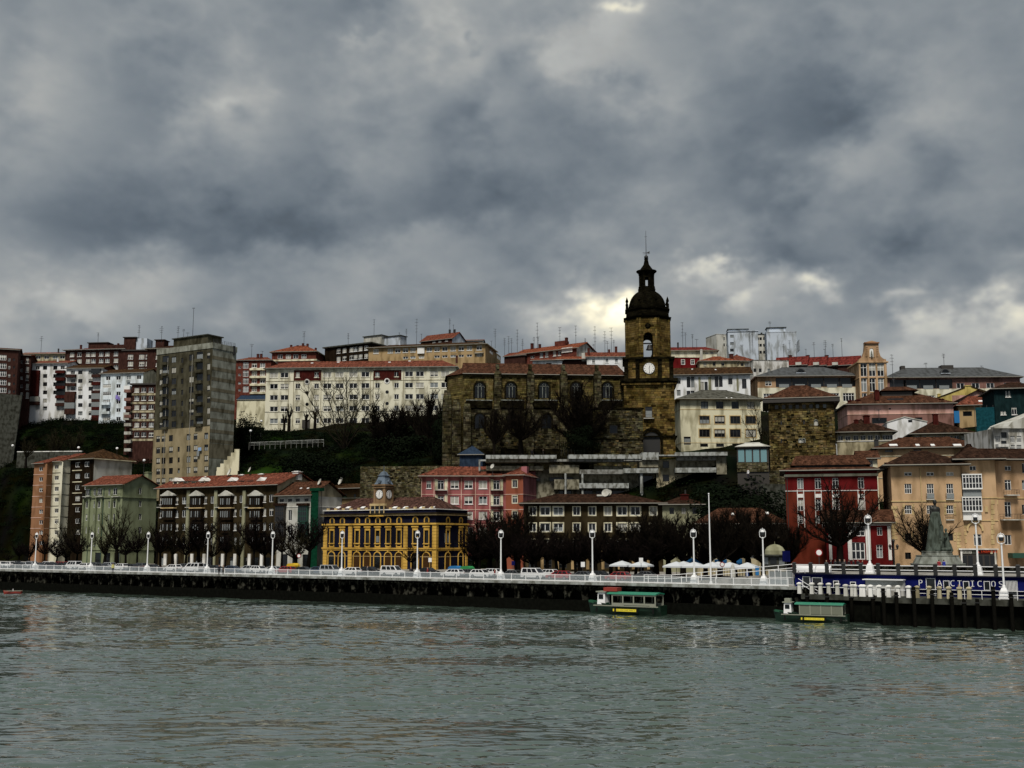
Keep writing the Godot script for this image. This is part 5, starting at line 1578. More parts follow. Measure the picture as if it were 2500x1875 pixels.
	for k in 8:
		var a := k * PI / 4 + PI / 8
		var m := MB.new()
		for i in prof.size() - 1:
			var q0: Vector2 = prof[i]; var q1: Vector2 = prof[i + 1]
			m.tube(o + Vector3(cos(a) * q0.x, q0.y, sin(a) * q0.x), o + Vector3(cos(a) * q1.x, q1.y, sin(a) * q1.x), 0.28, 0.26, 6, false)
		part(t.n, "dome_rib", m.mesh(), M.dark_dome_stone)
		var pn2 := MB.new()
		var pc := o + Vector3(cos(a) * R * 1.02, yd, sin(a) * R * 1.02)
		pn2.cbox(pc.x, pc.y, pc.z, 0.7, 1.2, 0.7); pn2.lathe([Vector2(0.42, 1.2), Vector2(0.15, 1.5), Vector2(0.4, 2.0), Vector2(0.3, 2.4), Vector2(0.02, 3.2)], 8, pc)
		part(t.n, "urn_finial", pn2.mesh(), M.dark_dome_stone)
	# lantern
	var yl2 := fy(t, 1578, 664, tz)
	var lh := yl2 - ytop
	var lb := MB.new(); lb.lathe([Vector2(2.3, ytop - 0.6), Vector2(2.35, ytop + 0.5), Vector2(1.9, ytop + 0.7), Vector2(0.1, ytop + 0.75)], 8, o, true, PI / 8); part(t.n, "lantern_base", lb.mesh(), M.dark_dome_stone)
	for k in 8:
		var a := k * PI / 4 + PI / 8
		var m := MB.new()
		var pc := o + Vector3(cos(a) * 1.72, 0, sin(a) * 1.72)
		m.lathe([Vector2(0.42, ytop + 0.5), Vector2(0.5, ytop + 1.0), Vector2(0.33, ytop + 1.3), Vector2(0.33, yl2 - 1.0), Vector2(0.5, yl2 - 0.3)], 8, pc)
		part(t.n, "lantern_pier", m.mesh(), M.dark_dome_stone)
	for k in 8:
		var a := k * PI / 4
		if k % 2 == 1:
			var m := MB.new(); m.cbox(0, ytop + 0.6, 0, 1.2, lh - 0.6, 0.3)
			var f := part(t.n, "lantern_panel", m.mesh(), M.dark_dome_stone, o + Vector3(sin(a) * 1.55, 0, cos(a) * 1.55)); f.rotation.y = a
		else:
			var m := MB.new(); m.cbox(0, ytop + lh * 0.66, 0, 1.2, lh * 0.33, 0.3); m.cbox(0, ytop + 0.6, 0, 1.2, 0.5, 0.3)
			var f := part(t.n, "lantern_panel", m.mesh(), M.dark_dome_stone, o + Vector3(sin(a) * 1.55, 0, cos(a) * 1.55)); f.rotation.y = a
	var ys := fy(t, 1578, 634, tz)
	var sp := MB.new()
	sp.lathe([Vector2(1.9, yl2 - 0.5), Vector2(2.55, yl2 - 0.1), Vector2(2.6, yl2 + 0.2), Vector2(1.7, yl2 + 0.5), Vector2(1.2, yl2 + 1.2), Vector2(0.7, yl2 + (ys - yl2) * 0.6), Vector2(0.45, ys), Vector2(0.6, ys + 0.2), Vector2(0.3, ys + 0.4)], 12, o)
	part(t.n, "spire", sp.mesh(), M.dark_dome_stone)
	var yb := fy(t, 1578, 628, tz)
	var ball := SphereMesh.new(); ball.radius = 0.52; ball.height = 1.04; ball.radial_segments = 16; ball.rings = 8
	part(t.n, "finial_ball", ball, M.iron, o + Vector3(0, yb, 0))
	var yv := fy(t, 1578, 563, tz)
	var yw := fy(t, 1578, 617, tz)
	var wv := MB.new()
	wv.tube(o + Vector3(0, yb, 0), o + Vector3(0, yv, 0), 0.11, 0.04, 6)
	wv.tube(o + Vector3(-0.9, yw, 0), o + Vector3(0.9, yw + 0.05, 0), 0.05, 0.05, 5); wv.tube(o + Vector3(0, yw - 0.3, -0.7), o + Vector3(0, yw - 0.3, 0.7), 0.05, 0.05, 5); wv.tube(o + Vector3(-0.7, yw - 0.3, 0), o + Vector3(0.7, yw - 0.3, 0), 0.05, 0.05, 5)
	wv.poly(PackedVector2Array([Vector2(cx + 0.2, yw - 0.05), Vector2(cx + 0.95, yw - 0.3), Vector2(cx + 0.8, yw), Vector2(cx + 0.95, yw + 0.35), Vector2(cx + 0.2, yw + 0.1)]), tz + 0.03, tz - 0.03)
	wv.tube(o + Vector3(-0.35, yv - 1.6, 0), o + Vector3(0.35, yv - 1.6, 0), 0.035, 0.035, 4)
	part(t.n, "weathervane", wv.mesh(), M.iron)
	# ---- rubble built porch at the tower's foot
	var r := building("church_porch", "rubble stone porch block with one square window at the foot of the bell tower", 1448, 258, 1569, an, 26, 998, 7, "porch")
	grid(r, [1498], [1048], 17, 20, "plain"); raise(r, "church_grey_stone"); flat_roof(r, 0.25, 0.35, "black_stone"); band(r, 1072, 2.0, 0.2, "black_stone")
	scatter_stones(r, 110, 2.0, r.h - 0.5, 0.2, r.w - 0.2, ["church_grey_stone", "church_stone", "black_stone", "tower_house_stone"], 62)

func clock(parent: Node, pos: Vector3, rad: float, turn: float, hour: float, minute: float) -> void:
	var m := MB.new(); m.tube(Vector3(0, 0, 0.0), Vector3(0, 0, 0.10), rad * 1.12, rad * 1.12, 28)
	var c := part(parent, "clock", m.mesh(), M.iron, pos)
	c.rotation.y = turn
	var f := MB.new(); f.tube(Vector3(0, 0, 0.1), Vector3(0, 0, 0.14), rad, rad, 28)
	part(c, "clock_face", f.mesh(), M.clock_white)
	var h := MB.new()
	for k in 12:
		var a := k * TAU / 12
		var p := Vector3(sin(a), cos(a), 0) * rad * 0.84
		h.tube(p * 0.88 + Vector3(0, 0, 0.155), p * 1.08 + Vector3(0, 0, 0.155), rad * 0.045, rad * 0.045, 4)
	part(c, "hour_marks", h.mesh(), M.iron)
	var hd := MB.new()
	var ah := (hour + minute / 60.0) / 12.0 * TAU
	var am := minute / 60.0 * TAU
	hd.tube(Vector3(0, 0, 0.17), Vector3(sin(ah), cos(ah), 0) * rad * 0.55 + Vector3(0, 0, 0.17), rad * 0.06, rad * 0.04, 5)
	hd.tube(Vector3(0, 0, 0.19), Vector3(sin(am), cos(am), 0) * rad * 0.8 + Vector3(0, 0, 0.19), rad * 0.045, rad * 0.03, 5)
	part(c, "clock_hands", hd.mesh(), M.iron)

func stone_tower_house() -> void:
	var b := building("stone_tower_house", "medieval rubble stone tower house with crenel slots and low tiled hipped roof", 1876, 240, 2036, 0.22, 16, 985, 14, "tower")
	grid(b, [1896, 1913, 1930, 1946.6, 1963, 1980, 1996, 2013.5], [994], 8, 10, "plain"); grid(b, [1992], [1032], 7, 13, "white"); grid(b, [1954, 1962], [1076], 5, 10, "white"); grid(b, [1996], [1124], 16, 12, "white"); grid(b, [1907.5, 1963], [1032, 1076], 3, 10, "plain")
	raise(b, "tower_house_stone"); roof(b, 1.2, 4.6, 5.0, "old_clay_roof", "dark_frame", "", 1.0)
	for u in [1992, 1954, 1962]: arch_trim(b, "window_arch", u, 1024 if u == 1992 else 1070, 1029 if u == 1992 else 1074, 1038 if u == 1992 else 1081, 8 if u == 1992 else 6, 0.14, 0.1, "pale_stone")
	scatter_stones(b, 290, 4.0, b.h - 1.6, 0.2, b.w - 0.2, ["tower_house_stone", "rubble_wall", "tower_stone", "black_stone", "church_stone"], 63)
	pbox(b, "garden_door", 1948, 1128, 1960, 1150, 0.003, 0.06, "dark_frame")
	# lower wall in front of it, and the glass pavilion
	var w := building("garden_wall", "ivy darkened stone wall below the medieval tower house", 1800, 232, 1925, 0.2, 6, 1150, 1.2, "wall")
	raise(w, "rubble_wall"); w = building("garden_wall", "tall soot black retaining wall under the tower house garden", 1850, 226, 1920, 0.2, 4, 1182, 1.2, "wall"); raise(w, "dark_concrete")
	var g := building("glass_pavilion", "small glazed pavilion with pale metal hipped roof and four blue panes", 1799, 228, 1876, 0.2, 14, 1093, 5, "pavilion")
	raise(g, "dark_frame"); roof(g, 0.4, 1.1, 1.6, "pale_grey_render", "dark_frame")
	for k in 4: pbox(g, "pane", 1802 + k * 18.3, 1098, 1816.5 + k * 18.3, 1128, 0.003, 0.05, "blue_glass")
	pbox(g, "base_panel", 1799, 1130, 1876, 1152, 0.003, 0.25, "rubble_wall")

# ---------------------------------------------------------------- concrete terraces under the church
func library() -> void:
	rng.seed = 505
	var b := building("terraced_library", "stained concrete library of stacked terraces and deep dark recesses", 1170, 255, 1600, 0.0, 5, 1146, 14)
	grid(b, [1215, 1290, 1370], [1170], 52, 10, "plain"); grid(b, [1380, 1432, 1470, 1510], [1204], 28, 13, "plain"); grid(b, [1577], [1184], 32, 46, "plain")
	raise(b, "old_concrete")
	for q in [[1187, 1114, 1357, 1123, 4, "light_concrete"], [1187, 1123.5, 1340, 1131, 3.4, "old_concrete"], [1386, 1113, 1562, 1123, 4, "light_concrete"], [1340, 1123.5, 1519, 1129, 3.2, "concrete"], [1519, 1122.5, 1562, 1128, 3.8, "concrete"], [1562, 1108, 1602, 1126, 4.4, "light_concrete"],
		[1187, 1139, 1326, 1150, 2.2, "old_concrete"], [1340, 1137, 1412, 1157, 2.6, "old_concrete"], [1413, 1148.5, 1519, 1159, 3.2, "concrete"], [1518, 1146, 1602, 1157, 3.8, "light_concrete"], [1557, 1127, 1602, 1143, 3.6, "old_concrete"],
		[1412, 1181.5, 1531, 1193.5, 3.6, "light_concrete"], [1352, 1172, 1412, 1196, 2.6, "old_concrete"], [1450, 1139, 1540, 1147, 0.4, "old_concrete"]]:
		pbox(b, "terrace_slab", q[0], q[1], q[2], q[3], -1.0, q[4], q[5])
	pbox(b, "white_frame_post", 1169, 1123, 1173, 1150, 1.0, 1.6, "light_concrete"); pbox(b, "white_frame_beam", 1169, 1123, 1187, 1127, 1.0, 1.6, "light_concrete")
	for u in [1562.5, 1379, 1420]:
		var x := fx(b, u, 1180)
		var m := MB.new(); m.tube(Vector3(x, fy(b, u, 1215), 3.0), Vector3(x, fy(b, u, 1157), 3.0), 0.36 if u > 1500 else 0.25, 0.36 if u > 1500 else 0.25, 10); part(b.n, "column", m.mesh(), M.light_concrete)
	for k in 8: pbox(b, "roof_railing_post", 1370 + k * 8, 1096, 1370.6 + k * 8, 1113, 0.5, 0.56, "iron")
	var c := building("library_wing", "stained cream concrete wing with overhanging terrace and small square windows", 1602, 252, 1772, 0.1, 5, 1122, 14)
	grid(c, [1626], [1134, 1167, 1206], 14, 17, "plain"); raise(c, "stained_cream")
	for q in [[1607, 1113, 1648, 1116, 3.5, "light_concrete"], [1646, 1108, 1772, 1116.5, 4.5, "light_concrete"], [1650, 1117, 1746, 1126, 2.6, "concrete"], [1646, 1145, 1745, 1156.5, 4.2, "light_concrete"], [1650, 1127, 1746, 1144.5, 0.1, "old_concrete"], [1746, 1117, 1770, 1160, 3.2, "old_concrete"]]:
		pbox(c, "terrace_slab", q[0], q[1], q[2], q[3], -0.5, q[4], q[5])
	var st := building("landing_wall", "old mossy stone retaining wall under the church trees", 880, 262, 1122, 0.12, 5, 1139, 1.5, "wall")
	raise(st, "rubble_wall"); scatter_stones(st, 120, fy(st, 890, 1180), st.h - 0.2, 0.2, st.w - 0.2, ["rubble_wall", "church_grey_stone", "black_stone", "church_stone"], 64)
	var shed := building("garden_pavilion", "small dark blue boarded pavilion with pointed roof below the church", 1122, 262, 1178, 0.1, 26, 1112, 5, "pavilion")
	raise(shed, "slate_blue_roof"); roof(shed, 0.5, 2.3, 2.4, "slate_blue_roof", "dark_frame")

# ---------------------------------------------------------------- waterfront houses
func waterfront() -> void:
	rng.seed = 606
	var b: Dictionary
	var g := DECK - 0.05
	# three-bay sawtooth block
	b = quayside("brown_tower_house", "terracotta brown flats with pale storey lines at the start of the quay row", 84, 108, 45, g, 1134, 16)
	grid(b, [100], [1145, 1170, 1196, 1222, 1249, 1275, 1300, 1326], 8, 10, "white"); raise(b, "terracotta_paint"); roof(b, 0.6, 2.8, -1, "clay_roof", "dark_frame", "terracotta_paint")
	for v in [1159, 1185, 1212, 1238, 1264, 1290]: band(b, v, 1.2, 0.06, "trim_salmon")
	b = quayside("cream_tower_house", "cream flats with dark storey lines squeezed between brown and dark flats", 127, 149, 47.8, g, 1129, 15)
	grid(b, [138], [1140, 1167, 1194, 1220, 1247, 1273, 1300, 1326], 9, 10.5, "white"); raise(b, "pale_cream_plaster"); roof(b, 0.6, 2.8, -1, "clay_roof", "trim_cream", "pale_cream_plaster")
	for v in [1155, 1181.5, 1208, 1235.5, 1262, 1289.5]: band(b, v, 1.3, 0.06, "brown_render")
	b = quayside("dark_tower_house", "dark brown flats with white windows and a pale blank end wall", 173, 230, 50.6, g, 1124, 13)
	grid(b, [189.5, 212], [1134.5, 1162, 1190, 1217, 1244, 1272, 1299], 10, 12, "white"); raise(b, "dark_brown_render", "pale_grey_render"); roof(b, 0.8, 3.2, 4, "brown_roof", "trim_cream")
	for v in [1149, 1177, 1204, 1231]: pbox(b, "storey_line", 177, v - 1, 200, v + 1, 0.003, 0.08, "trim_cream")
	# green house
	b = quayside("green_house", "pale green rendered house with bay windows and terracotta gabled roof", 210, 300, 45, g, 1188, 11.4)
	for u in [231, 267]: grid(b, [u], [1201, 1232, 1263, 1294, 1325], 5, 16, "white")
	grid(b, [243.5, 281, 214], [1201, 1232, 1263, 1294], 9, 16, "white"); grid(b, [238, 262, 285], [1366], 12, 34, "door")
	egrid(b, [342], [1199, 1230, 1262, 1294], 6.5, 15, "white")
	raise(b, "green_plaster"); roof(b, 0.7, 3.0, -1, "clay_roof", "green_plaster", "green_plaster")
	for u in [216, 247, 287]: balcony(b, u, 1212, 17, 7, 0.9, "iron", false)
	band(b, 1216, 1.6, 0.25, "green_plaster"); band(b, 1342, 2.0, 0.2, "green_plaster")
	for u in [214, 244, 281]: pbox(b, "bay_front", u - 8, 1217, u - 5.5, 1330, 0.003, 0.5, "green_plaster"); pbox(b, "bay_front", u + 5.5, 1217, u + 8, 1330, 0.003, 0.5, "green_plaster")
	chimney(b, 362, 1152, -9, 1.6, "green_plaster"); pipe(b, 222, 1192, 1385, "green_frame"); pipe(b, 255, 1192, 1385, "green_frame")
	# brown ornate house
	b = quayside("brown_gallery_house", "dark brown ornate apartment house with timber galleries, pediments and dormers", 389, 677, 45, g, 1195, 14)
	for u in [449.6, 519.5, 590, 662]: grid(b, [u], [1222, 1254, 1287, 1320], 9, 17, "white", 450)
	for u in [394, 432, 502, 574, 646]: grid(b, [u], [1222, 1254, 1287, 1320], 6, 17, "blind", 450)
	for u in [400, 428, 456, 484, 512, 540, 568, 596, 624, 652]: grid(b, [u], [1371], 13, 26, "door", 400)
	egrid(b, [715], [1245], 6, 14, "white"); raise(b, "brown_render", "stained_cream"); roof(b, 1.0, 3.4, -1, "clay_roof", "dark_frame", "stained_cream")
	for q in [416, 485, 557, 629]:
		for v in [1225, 1256, 1288, 1319]:
			var n := pbox(b, "gallery", q - 14, v - 13, q + 14, v + 14, 0.004, 1.0, "dark_brown_render")
			for k in 5: pbox(b, "gallery_light", q - 11.5 + k * 5.2, v - 8, q - 9.3 + k * 5.2, v + 7, 1.004, 1.04, "curtain" if rng.randf() < 0.72 else "glass")
		var p := hit(b, q, 1211)
		var pw := fx(b, q + 14, 1211) - fx(b, q - 14, 1211)
		var m := MB.new(); m.poly(PackedVector2Array([Vector2(-pw / 2, 0.35), Vector2(pw / 2, 0.35), Vector2(0, 1.35)]), 1.15, 0.1); m.box(Vector3(-pw / 2 - 0.2, 0, 0.1), Vector3(pw / 2 + 0.2, 0.34, 1.3))
		part(b.n, "pediment", m.mesh(), M.pale_grey_render, Vector3(p.x, p.y, 0))
		pbox(b, "bay_trim", q - 16, 1239.5, q + 16, 1242, 0.004, 1.15, "pale_tan_trim")
		balcony(b, q - 22, 1238, 14, 7, 0.7, "iron", false)
	for u in [462, 529, 598]: pbox(b, "pilaster", u - 3.5, 1198, u + 3.5, 1390, 0.003, 0.3, "olive_trim")
	for q in [428, 494, 565, 637]:
		var p := hit(b, q, 1187, -2.2)
		var m := MB.new(); m.cbox(0, 0, -0.9, 1.9, 1.3, 1.8)
		var d := part(b.n, "dormer", m.mesh(), M.trim_cream, p)
		var rf := MB.new(); rf.poly(PackedVector2Array([Vector2(-1.4, 1.3), Vector2(1.4, 1.3), Vector2(0, 2.2)]), 0.25, -2.0); part(d, "dormer_roof", rf.mesh(), M.trim_white)
		bar(d, "dormer_window", M.glass, Vector3(-0.6, 0.2, 0.003), Vector3(0.6, 1.1, 0.04))
	for q in [452, 472, 592, 613]:
		var p := hit(b, q, 1187, -2.2)
		var m := MB.new(); m.cbox(0, 0, -0.9, 1.5, 1.2, 1.8); var d := part(b.n, "dormer", m.mesh(), M.trim_cream, p); bar(d, "dormer_window", M.glass, Vector3(-0.5, 0.2, 0.003), Vector3(0.5, 0.95, 0.04)); bar(d, "dormer_roof", M.slate_roof, Vector3(-0.95, 1.21, -1.9), Vector3(0.95, 1.33, 0.5))
	for q in [[726, 1150, 1.8], [503, 1163, 0.8], [592, 1158, 1.4], [640, 1156, 1.4]]: chimney(b, q[0], q[1], -7, q[2], "trim_white", 2.2)
	for u in [405, 430, 470, 500, 545, 575, 610, 640]: pbox(b, "shopfront_pier", u - 3, 1352, u + 3, 1392, 0.004, 0.3, "trim_white")
	dish(b, 562, 1153, -6.5, 1.0); dish(b, 611, 1147, -6.5, 0.7)
	# small grey house
	b = quayside("grey_gallery_house", "small pale grey house with two dark glazed bays and green eaves", 679, 760, 44.6, g, 1213, 11)
	grid(b, [708], [1258, 1296], 8, 26, "white"); grid(b, [688, 708, 727, 748], [1222], 9, 7, "dark"); grid(b, [695, 720, 745], [1368], 12, 30, "door"); raise(b, "pale_grey_render"); roof(b, 0.9, 3.6, -1, "old_clay_roof", "green_frame", "stained_cream")
	for u in [688, 744]:
		for v in [1254, 1296]:
			pbox(b, "glazed_bay", u - 11, v - 20, u + 11, v + 21, 0.004, 0.8, "green_frame" if u == 744 else "dark_frame")
			for k in 4:
				for j in 3: pbox(b, "bay_pane", u - 9.6 + k * 5, v - 17 + j * 12, u - 5.8 + k * 5, v - 7 + j * 12, 0.804, 0.83, "glass_b")
		pbox(b, "bay_hood", u - 13, 1229, u + 13, 1235, 0.004, 1.1, "dark_roof")
	band(b, 1238, 1.6, 0.1, "trim_white")
	for q in [735, 752]: skylight(b, q, 1193, 5, 2, 0.9, 3.6)
	dish(b, 782, 1177, -4, 0.8)
	var nt := quayside("scaffold_netting", "bright green scaffold netting on a narrow gap between houses", 760, 778, 44, g, 1199, 1.2)
	nt.n.set_meta("category", "scaffold")
	bar(nt.n, "net_sheet", M.net_green, Vector3(0, 0, 0), Vector3(nt.w, nt.h, 0.06)); bar(nt.n, "net_cap", M.net_green, Vector3(-0.2, nt.h, -1.2), Vector3(nt.w * 1.3, nt.h + 0.7, 0.3))
	for k in 2: bar(nt.n, "scaffold_pole", M.mast_metal, Vector3(nt.w * k - 0.04, 0, -1.1), Vector3(nt.w * k + 0.04, nt.h, -1.02))
	# behind the station
	b = quayside("ochre_house", "ochre house with deep dark eaves behind the yellow and black station", 779, 897, 64, g, 1217, 10)
	grid(b, [793, 813], [1240], 8, 14, "white"); grid(b, [836, 862], [1240], 8, 14, "white"); raise(b, "ochre_plaster"); band(b, 1218, 3.0, 0.3, "trim_cream", "cornice")
	pbox(b, "attic_wall", 779, 1195, 897, 1217, -1.5, -0.6, "ochre_plaster")
	for u in [795, 815, 840, 863, 884]: pbox(b, "attic_window", u - 2.5, 1206, u + 2.5, 1214, -0.59, -0.55, "curtain")
	b.h = fy(b, 779, 1197); roof(b, 2.2, 1.6, 2, "brown_roof", "dark_frame"); dish(b, 834, 1175, -3, 1.1)
	b = quayside("maroon_house", "dark maroon house with brown roof behind the station clock tower", 897, 1028, 66, g, 1189, 11)
	grid(b, [914, 988, 1012], [1210], 8, 18, "white"); raise(b, "maroon_panel"); roof(b, 0.8, 2.6, -1, "brown_roof", "dark_frame", "maroon_panel"); chimney(b, 995, 1162, -6, 1.2)
	# pink flats: a wide front and a projecting corner
	b = building("pink_apartment_block", "rose pink flats with pale grid lines, roller blinds and terracotta roof", 1029, 252, 1237, -0.03, g, 1164, 12)
	for u in [1047]: grid(b, [u], [1183, 1221, 1258, 1296], 10, 18, "blind")
	for u in [1110, 1144, 1179]: grid(b, [u], [1183, 1221, 1258, 1297, 1335], 18, 19, "blind", 1047)
	grid(b, [1076], [1184, 1222], 14, 22, "tall", 1047); grid(b, [1212], [1184, 1222, 1260], 14, 22, "tall", 1047)
	grid(b, [1060, 1090, 1120, 1150, 1180, 1210], [1372], 14, 30, "door", 1047)
	raise(b, "rose_paint"); roof(b, 0.8, 2.6, 4, "clay_roof", "trim_salmon")
	for v in [1207, 1244, 1281, 1318]: band(b, v, 1.3, 0.08, "trim_salmon", "grid_line")
	for u in [1029.5, 1060, 1093, 1126.5, 1161, 1196, 1236]: pbox(b, "grid_line", u - 0.8, 1167, u + 0.8, 1345, 0.003, 0.085, "trim_salmon")
	for u in [1077, 1213]:
		for v in [1196, 1234, 1272]: balcony(b, u, v, 30, 7, 0.9, "iron", false); pbox(b, "balcony_recess", u - 15, v - 26, u - 8.5, v, 0.002, 0.06, "cream_plaster"); pbox(b, "balcony_recess", u + 8.5, v - 26, u + 15, v, 0.002, 0.06, "cream_plaster")
	b = building("pink_corner_block", "rose corner flats with smooth pink end wall joined to the gridded pink flats", 1235, 246, 1277, 0.30, g, 1162, 14)
	grid(b, [1257], [1181, 1219, 1257, 1295], 10, 18, "cream_trim"); egrid(b, [1325], [1184], 6, 20, "white"); raise(b, "rust_paint", "rose_end_paint"); roof(b, 0.6, 2.2, 3, "clay_roof", "trim_salmon")
	for v in [1207, 1244, 1281]: band(b, v, 1.3, 0.07, "trim_salmon", "grid_line")
	bar(b.n, "chimney", M.rose_end_paint, Vector3(b.w - 1.6, b.h, -5.6), Vector3(b.w - 0.3, b.h + 2.3, -4.0)); bar(b.n, "chimney", M.rose_end_paint, Vector3(b.w - 1.4, b.h, -11.2), Vector3(b.w - 0.1, b.h + 1.5, -9.9)); dish(b, 1203, 1139, -4, 0.6)
	# brown front block and its olive end
	b = building("brown_apartment_block", "long brown waterfront block with cream framed square windows and low dark roof", 1279, 226, 1616, 0.03, g, 1231, 14)
	for u in [1300.6, 1407.6, 1445.6, 1484, 1595]: grid(b, [u], [1248, 1287.5, 1327], 15, 20, "cream_trim", 1300)
	for u in [1331, 1363, 1519, 1551]: grid(b, [u], [1248, 1287.5, 1327], 21, 20, "cream_trim", 1300)
	for k in 9: grid(b, [1300 + k * 37], [1372], 18, 30, "shop", 1300)
	raise(b, "brown_render"); roof(b, 1.1, 2.2, 6, "dark_roof", "dark_frame")
	for k in 9: pbox(b, "shop_pier", 1283 + k * 37, 1345, 1290 + k * 37, 1390, 0.003, 0.25, "ochre_plaster")
	dish(b, 1480, 1204, -5, 0.9); dish(b, 1487, 1204, -5, 0.7); pbox(b, "satellite_panel", 1460, 1205, 1476, 1209, -6, -4.8, "pale_grey_render")
	b = building("olive_house", "olive grey end house with plain windows next to the flagpole", 1617, 224, 1714, 0.15, g, 1234, 12, "house")
	grid(b, [1640, 1669, 1696], [1247, 1290], 10, 16, "dark"); grid(b, [1640, 1669, 1696], [1330], 10, 16, "dark"); raise(b, "olive_trim"); roof(b, 0.8, 1.8, 3, "dark_roof", "dark_frame"); chimney(b, 1671, 1206, -4, 1.6, "maroon_panel"); chimney(b, 1673, 1196, -4, 0.3, "iron", 1.2)
	# low restaurant roof
	b = building("low_restaurant", "low tan waterfront restaurant with long red tiled roof behind the parasols", 1700, 203, 1919, 0.15, g, 1281, 9)
	grid(b, [1715, 1745, 1775, 1805, 1835, 1865, 1895], [1300, 1352], 14, 22, "dark"); raise(b, "stained_cream"); roof(b, 0.8, 3.0, 4, "old_clay_roof", "dark_frame"); skylight(b, 1789, 1256, 7, 4, 0.8, 3.0); skylight(b, 1873, 1254, 7, 5, 0.8, 3.0)
	# red house
	b = building("red_house", "tall dark red house with white cornice, slim arched windows and stepped tiled roof", 1917, 192, 2141, 0.24, g, 1152, 13, "house")
	b.split = fy(b, 1917, 1199); b.lower = "brick_red_paint"
	for u in [1954, 1997, 2039.5, 2102]: grid(b, [u], [1181], 13, 26, "tall", 1954); grid(b, [u], [1233], 13, 28, "tall", 1954); grid(b, [u], [1268], 12, 20, "grid", 1954)
	raise(b, "red_paint"); roof(b, 1.0, 1.7, 3, "old_clay_roof", "dark_frame"); band(b, 1161.5, 6, 0.2, "trim_cream", "cornice"); band(b, 1199, 1.6, 0.1, "trim_white")
	var ur := MB.new(); var up := hit(b, 2025, 1139, -6.5); ur.taper(up.x, up.y, -6.5, 13.5, 9.5, 11.5, 0.6, 2.0); part(b.n, "upper_roof", ur.mesh(), M.old_clay_roof); bar(b.n, "attic_storey", M.dark_frame, Vector3(up.x - 6.0, b.h + 0.2, -10.5), Vector3(up.x + 6.0, up.y, -2.5))
	for u in [1954, 1997, 2039.5, 2102]: pbox(b, "window_strip", u - 8.5, 1196, u - 6.8, 1290, 0.003, 0.12, "trim_white"); pbox(b, "window_strip", u + 6.8, 1196, u + 8.5, 1290, 0.003, 0.12, "trim_white"); pbox(b, "window_apron", u - 6.7, 1206, u + 6.7, 1215, 0.003, 0.1, "trim_white")
	pipe(b, 1921, 1158, 1330, "dark_frame")
	b = building("red_annex", "low red annex with white corner strips, big white windows and tiled roof", 2016, 181, 2175, 0.24, g, 1279, 7, "house")
	grid(b, [2095], [1345], 30, 42, "grid"); grid(b, [2095], [1297], 30, 24, "grid"); grid(b, [2147.6], [1297], 11, 20, "tall"); grid(b, [2147.6], [1346], 13, 32, "tall"); grid(b, [2052], [1350], 7, 22, "tall"); raise(b, "red_paint"); roof(b, 0.7, 2.2, -1, "old_clay_roof", "dark_frame", "red_paint")
	for q in [[2022, 2029], [2068, 2078], [2112, 2124], [2166, 2174]]: pbox(b, "white_strip", q[0], 1284, q[1], 1367, 0.003, 0.12, "trim_white")
	band(b, 1282, 2, 0.15, "trim_white", "cornice")
	# sand coloured corner house
	b = building("sand_house", "sand coloured townhouse with stone quoins and shallow dark roof", 2174, 184, 2345, 0.22, g, 1139, 13, "house")
	for u in [2217, 2271, 2319]: grid(b, [u], [1157], 16, 9, "white"); grid(b, [u], [1193], 15, 24, "grid"); grid(b, [u], [1244], 15, 21, "grid"); grid(b, [u], [1311], 14, 18, "dark"); grid(b, [u], [1357], 13, 16, "dark")
	raise(b, "sand_plaster"); roof(b, 1.4, 2.9, 4, "dark_roof", "dark_frame"); band(b, 1224, 3, 0.12, "pale_tan_trim")
	for u in [2271, 2319]: balcony(b, u, 1218, 20, 13, 0.35, "iron", false); pbox(b, "balcony_panel", u - 9, 1206, u + 9, 1217, 0.36, 0.4, "curtain")
	balcony(b, 2319, 1268, 20, 12, 0.35, "iron", false)
	pipe(b, 2246, 1142, 1385, "pale_tan_trim"); quoins(b, 2176, 1235, 1318, 15, 9); quoins(b, 2336, 1300, 1345, 10, 6)
	for u in [2217, 2319]:
		for q in [[1230, 1258], [1300, 1322]]: quoins(b, u - 14, q[0], q[1], 6, 3); quoins(b, u + 9, q[0], q[1], 6, 3)
	b = building("sand_bay_house", "sand townhouse with white glazed bay windows over tobacco shop", 2345, 182, 2428, 0.22, g, 1125, 14, "house")
	grid(b, [2375], [1143], 14, 11, "white"); grid(b, [2387], [1318], 17, 28, "tall"); raise(b, "sand_plaster"); roof(b, 1.5, 3.2, 3, "dark_roof", "dark_frame")
	for q in [[1158, 1195], [1213, 1250]]:
		var bay := Node3D.new(); bay.name = "bay_window"; b.n.add_child(bay, true)
		var a := hit(b, 2346, q[0]); var c := hit(b, 2396, q[1])
		bar(bay, "bay_body", M.glass_b, Vector3(a.x + 0.05, c.y + 0.1, 0.01), Vector3(c.x - 0.05, a.y - 0.1, 0.95))
		var m := MB.new()
		m.box(Vector3(a.x, c.y, 0.01), Vector3(c.x, c.y + 0.22, 1.06)); m.box(Vector3(a.x, a.y - 0.2, 0.01), Vector3(c.x, a.y, 1.06))
		for k in 7: m.box(Vector3(lerpf(a.x, c.x - 0.1, k / 6.0), c.y + 0.22, 0.95), Vector3(lerpf(a.x + 0.1, c.x, k / 6.0), a.y - 0.2, 1.03))
		for k in 2: m.box(Vector3(a.x, lerpf(c.y, a.y, 0.38 + k * 0.38), 0.95), Vector3(c.x, lerpf(c.y, a.y, 0.38 + k * 0.38) + 0.08, 1.02))
		part(bay, "bay_frame", m.mesh(), M.white_frame)
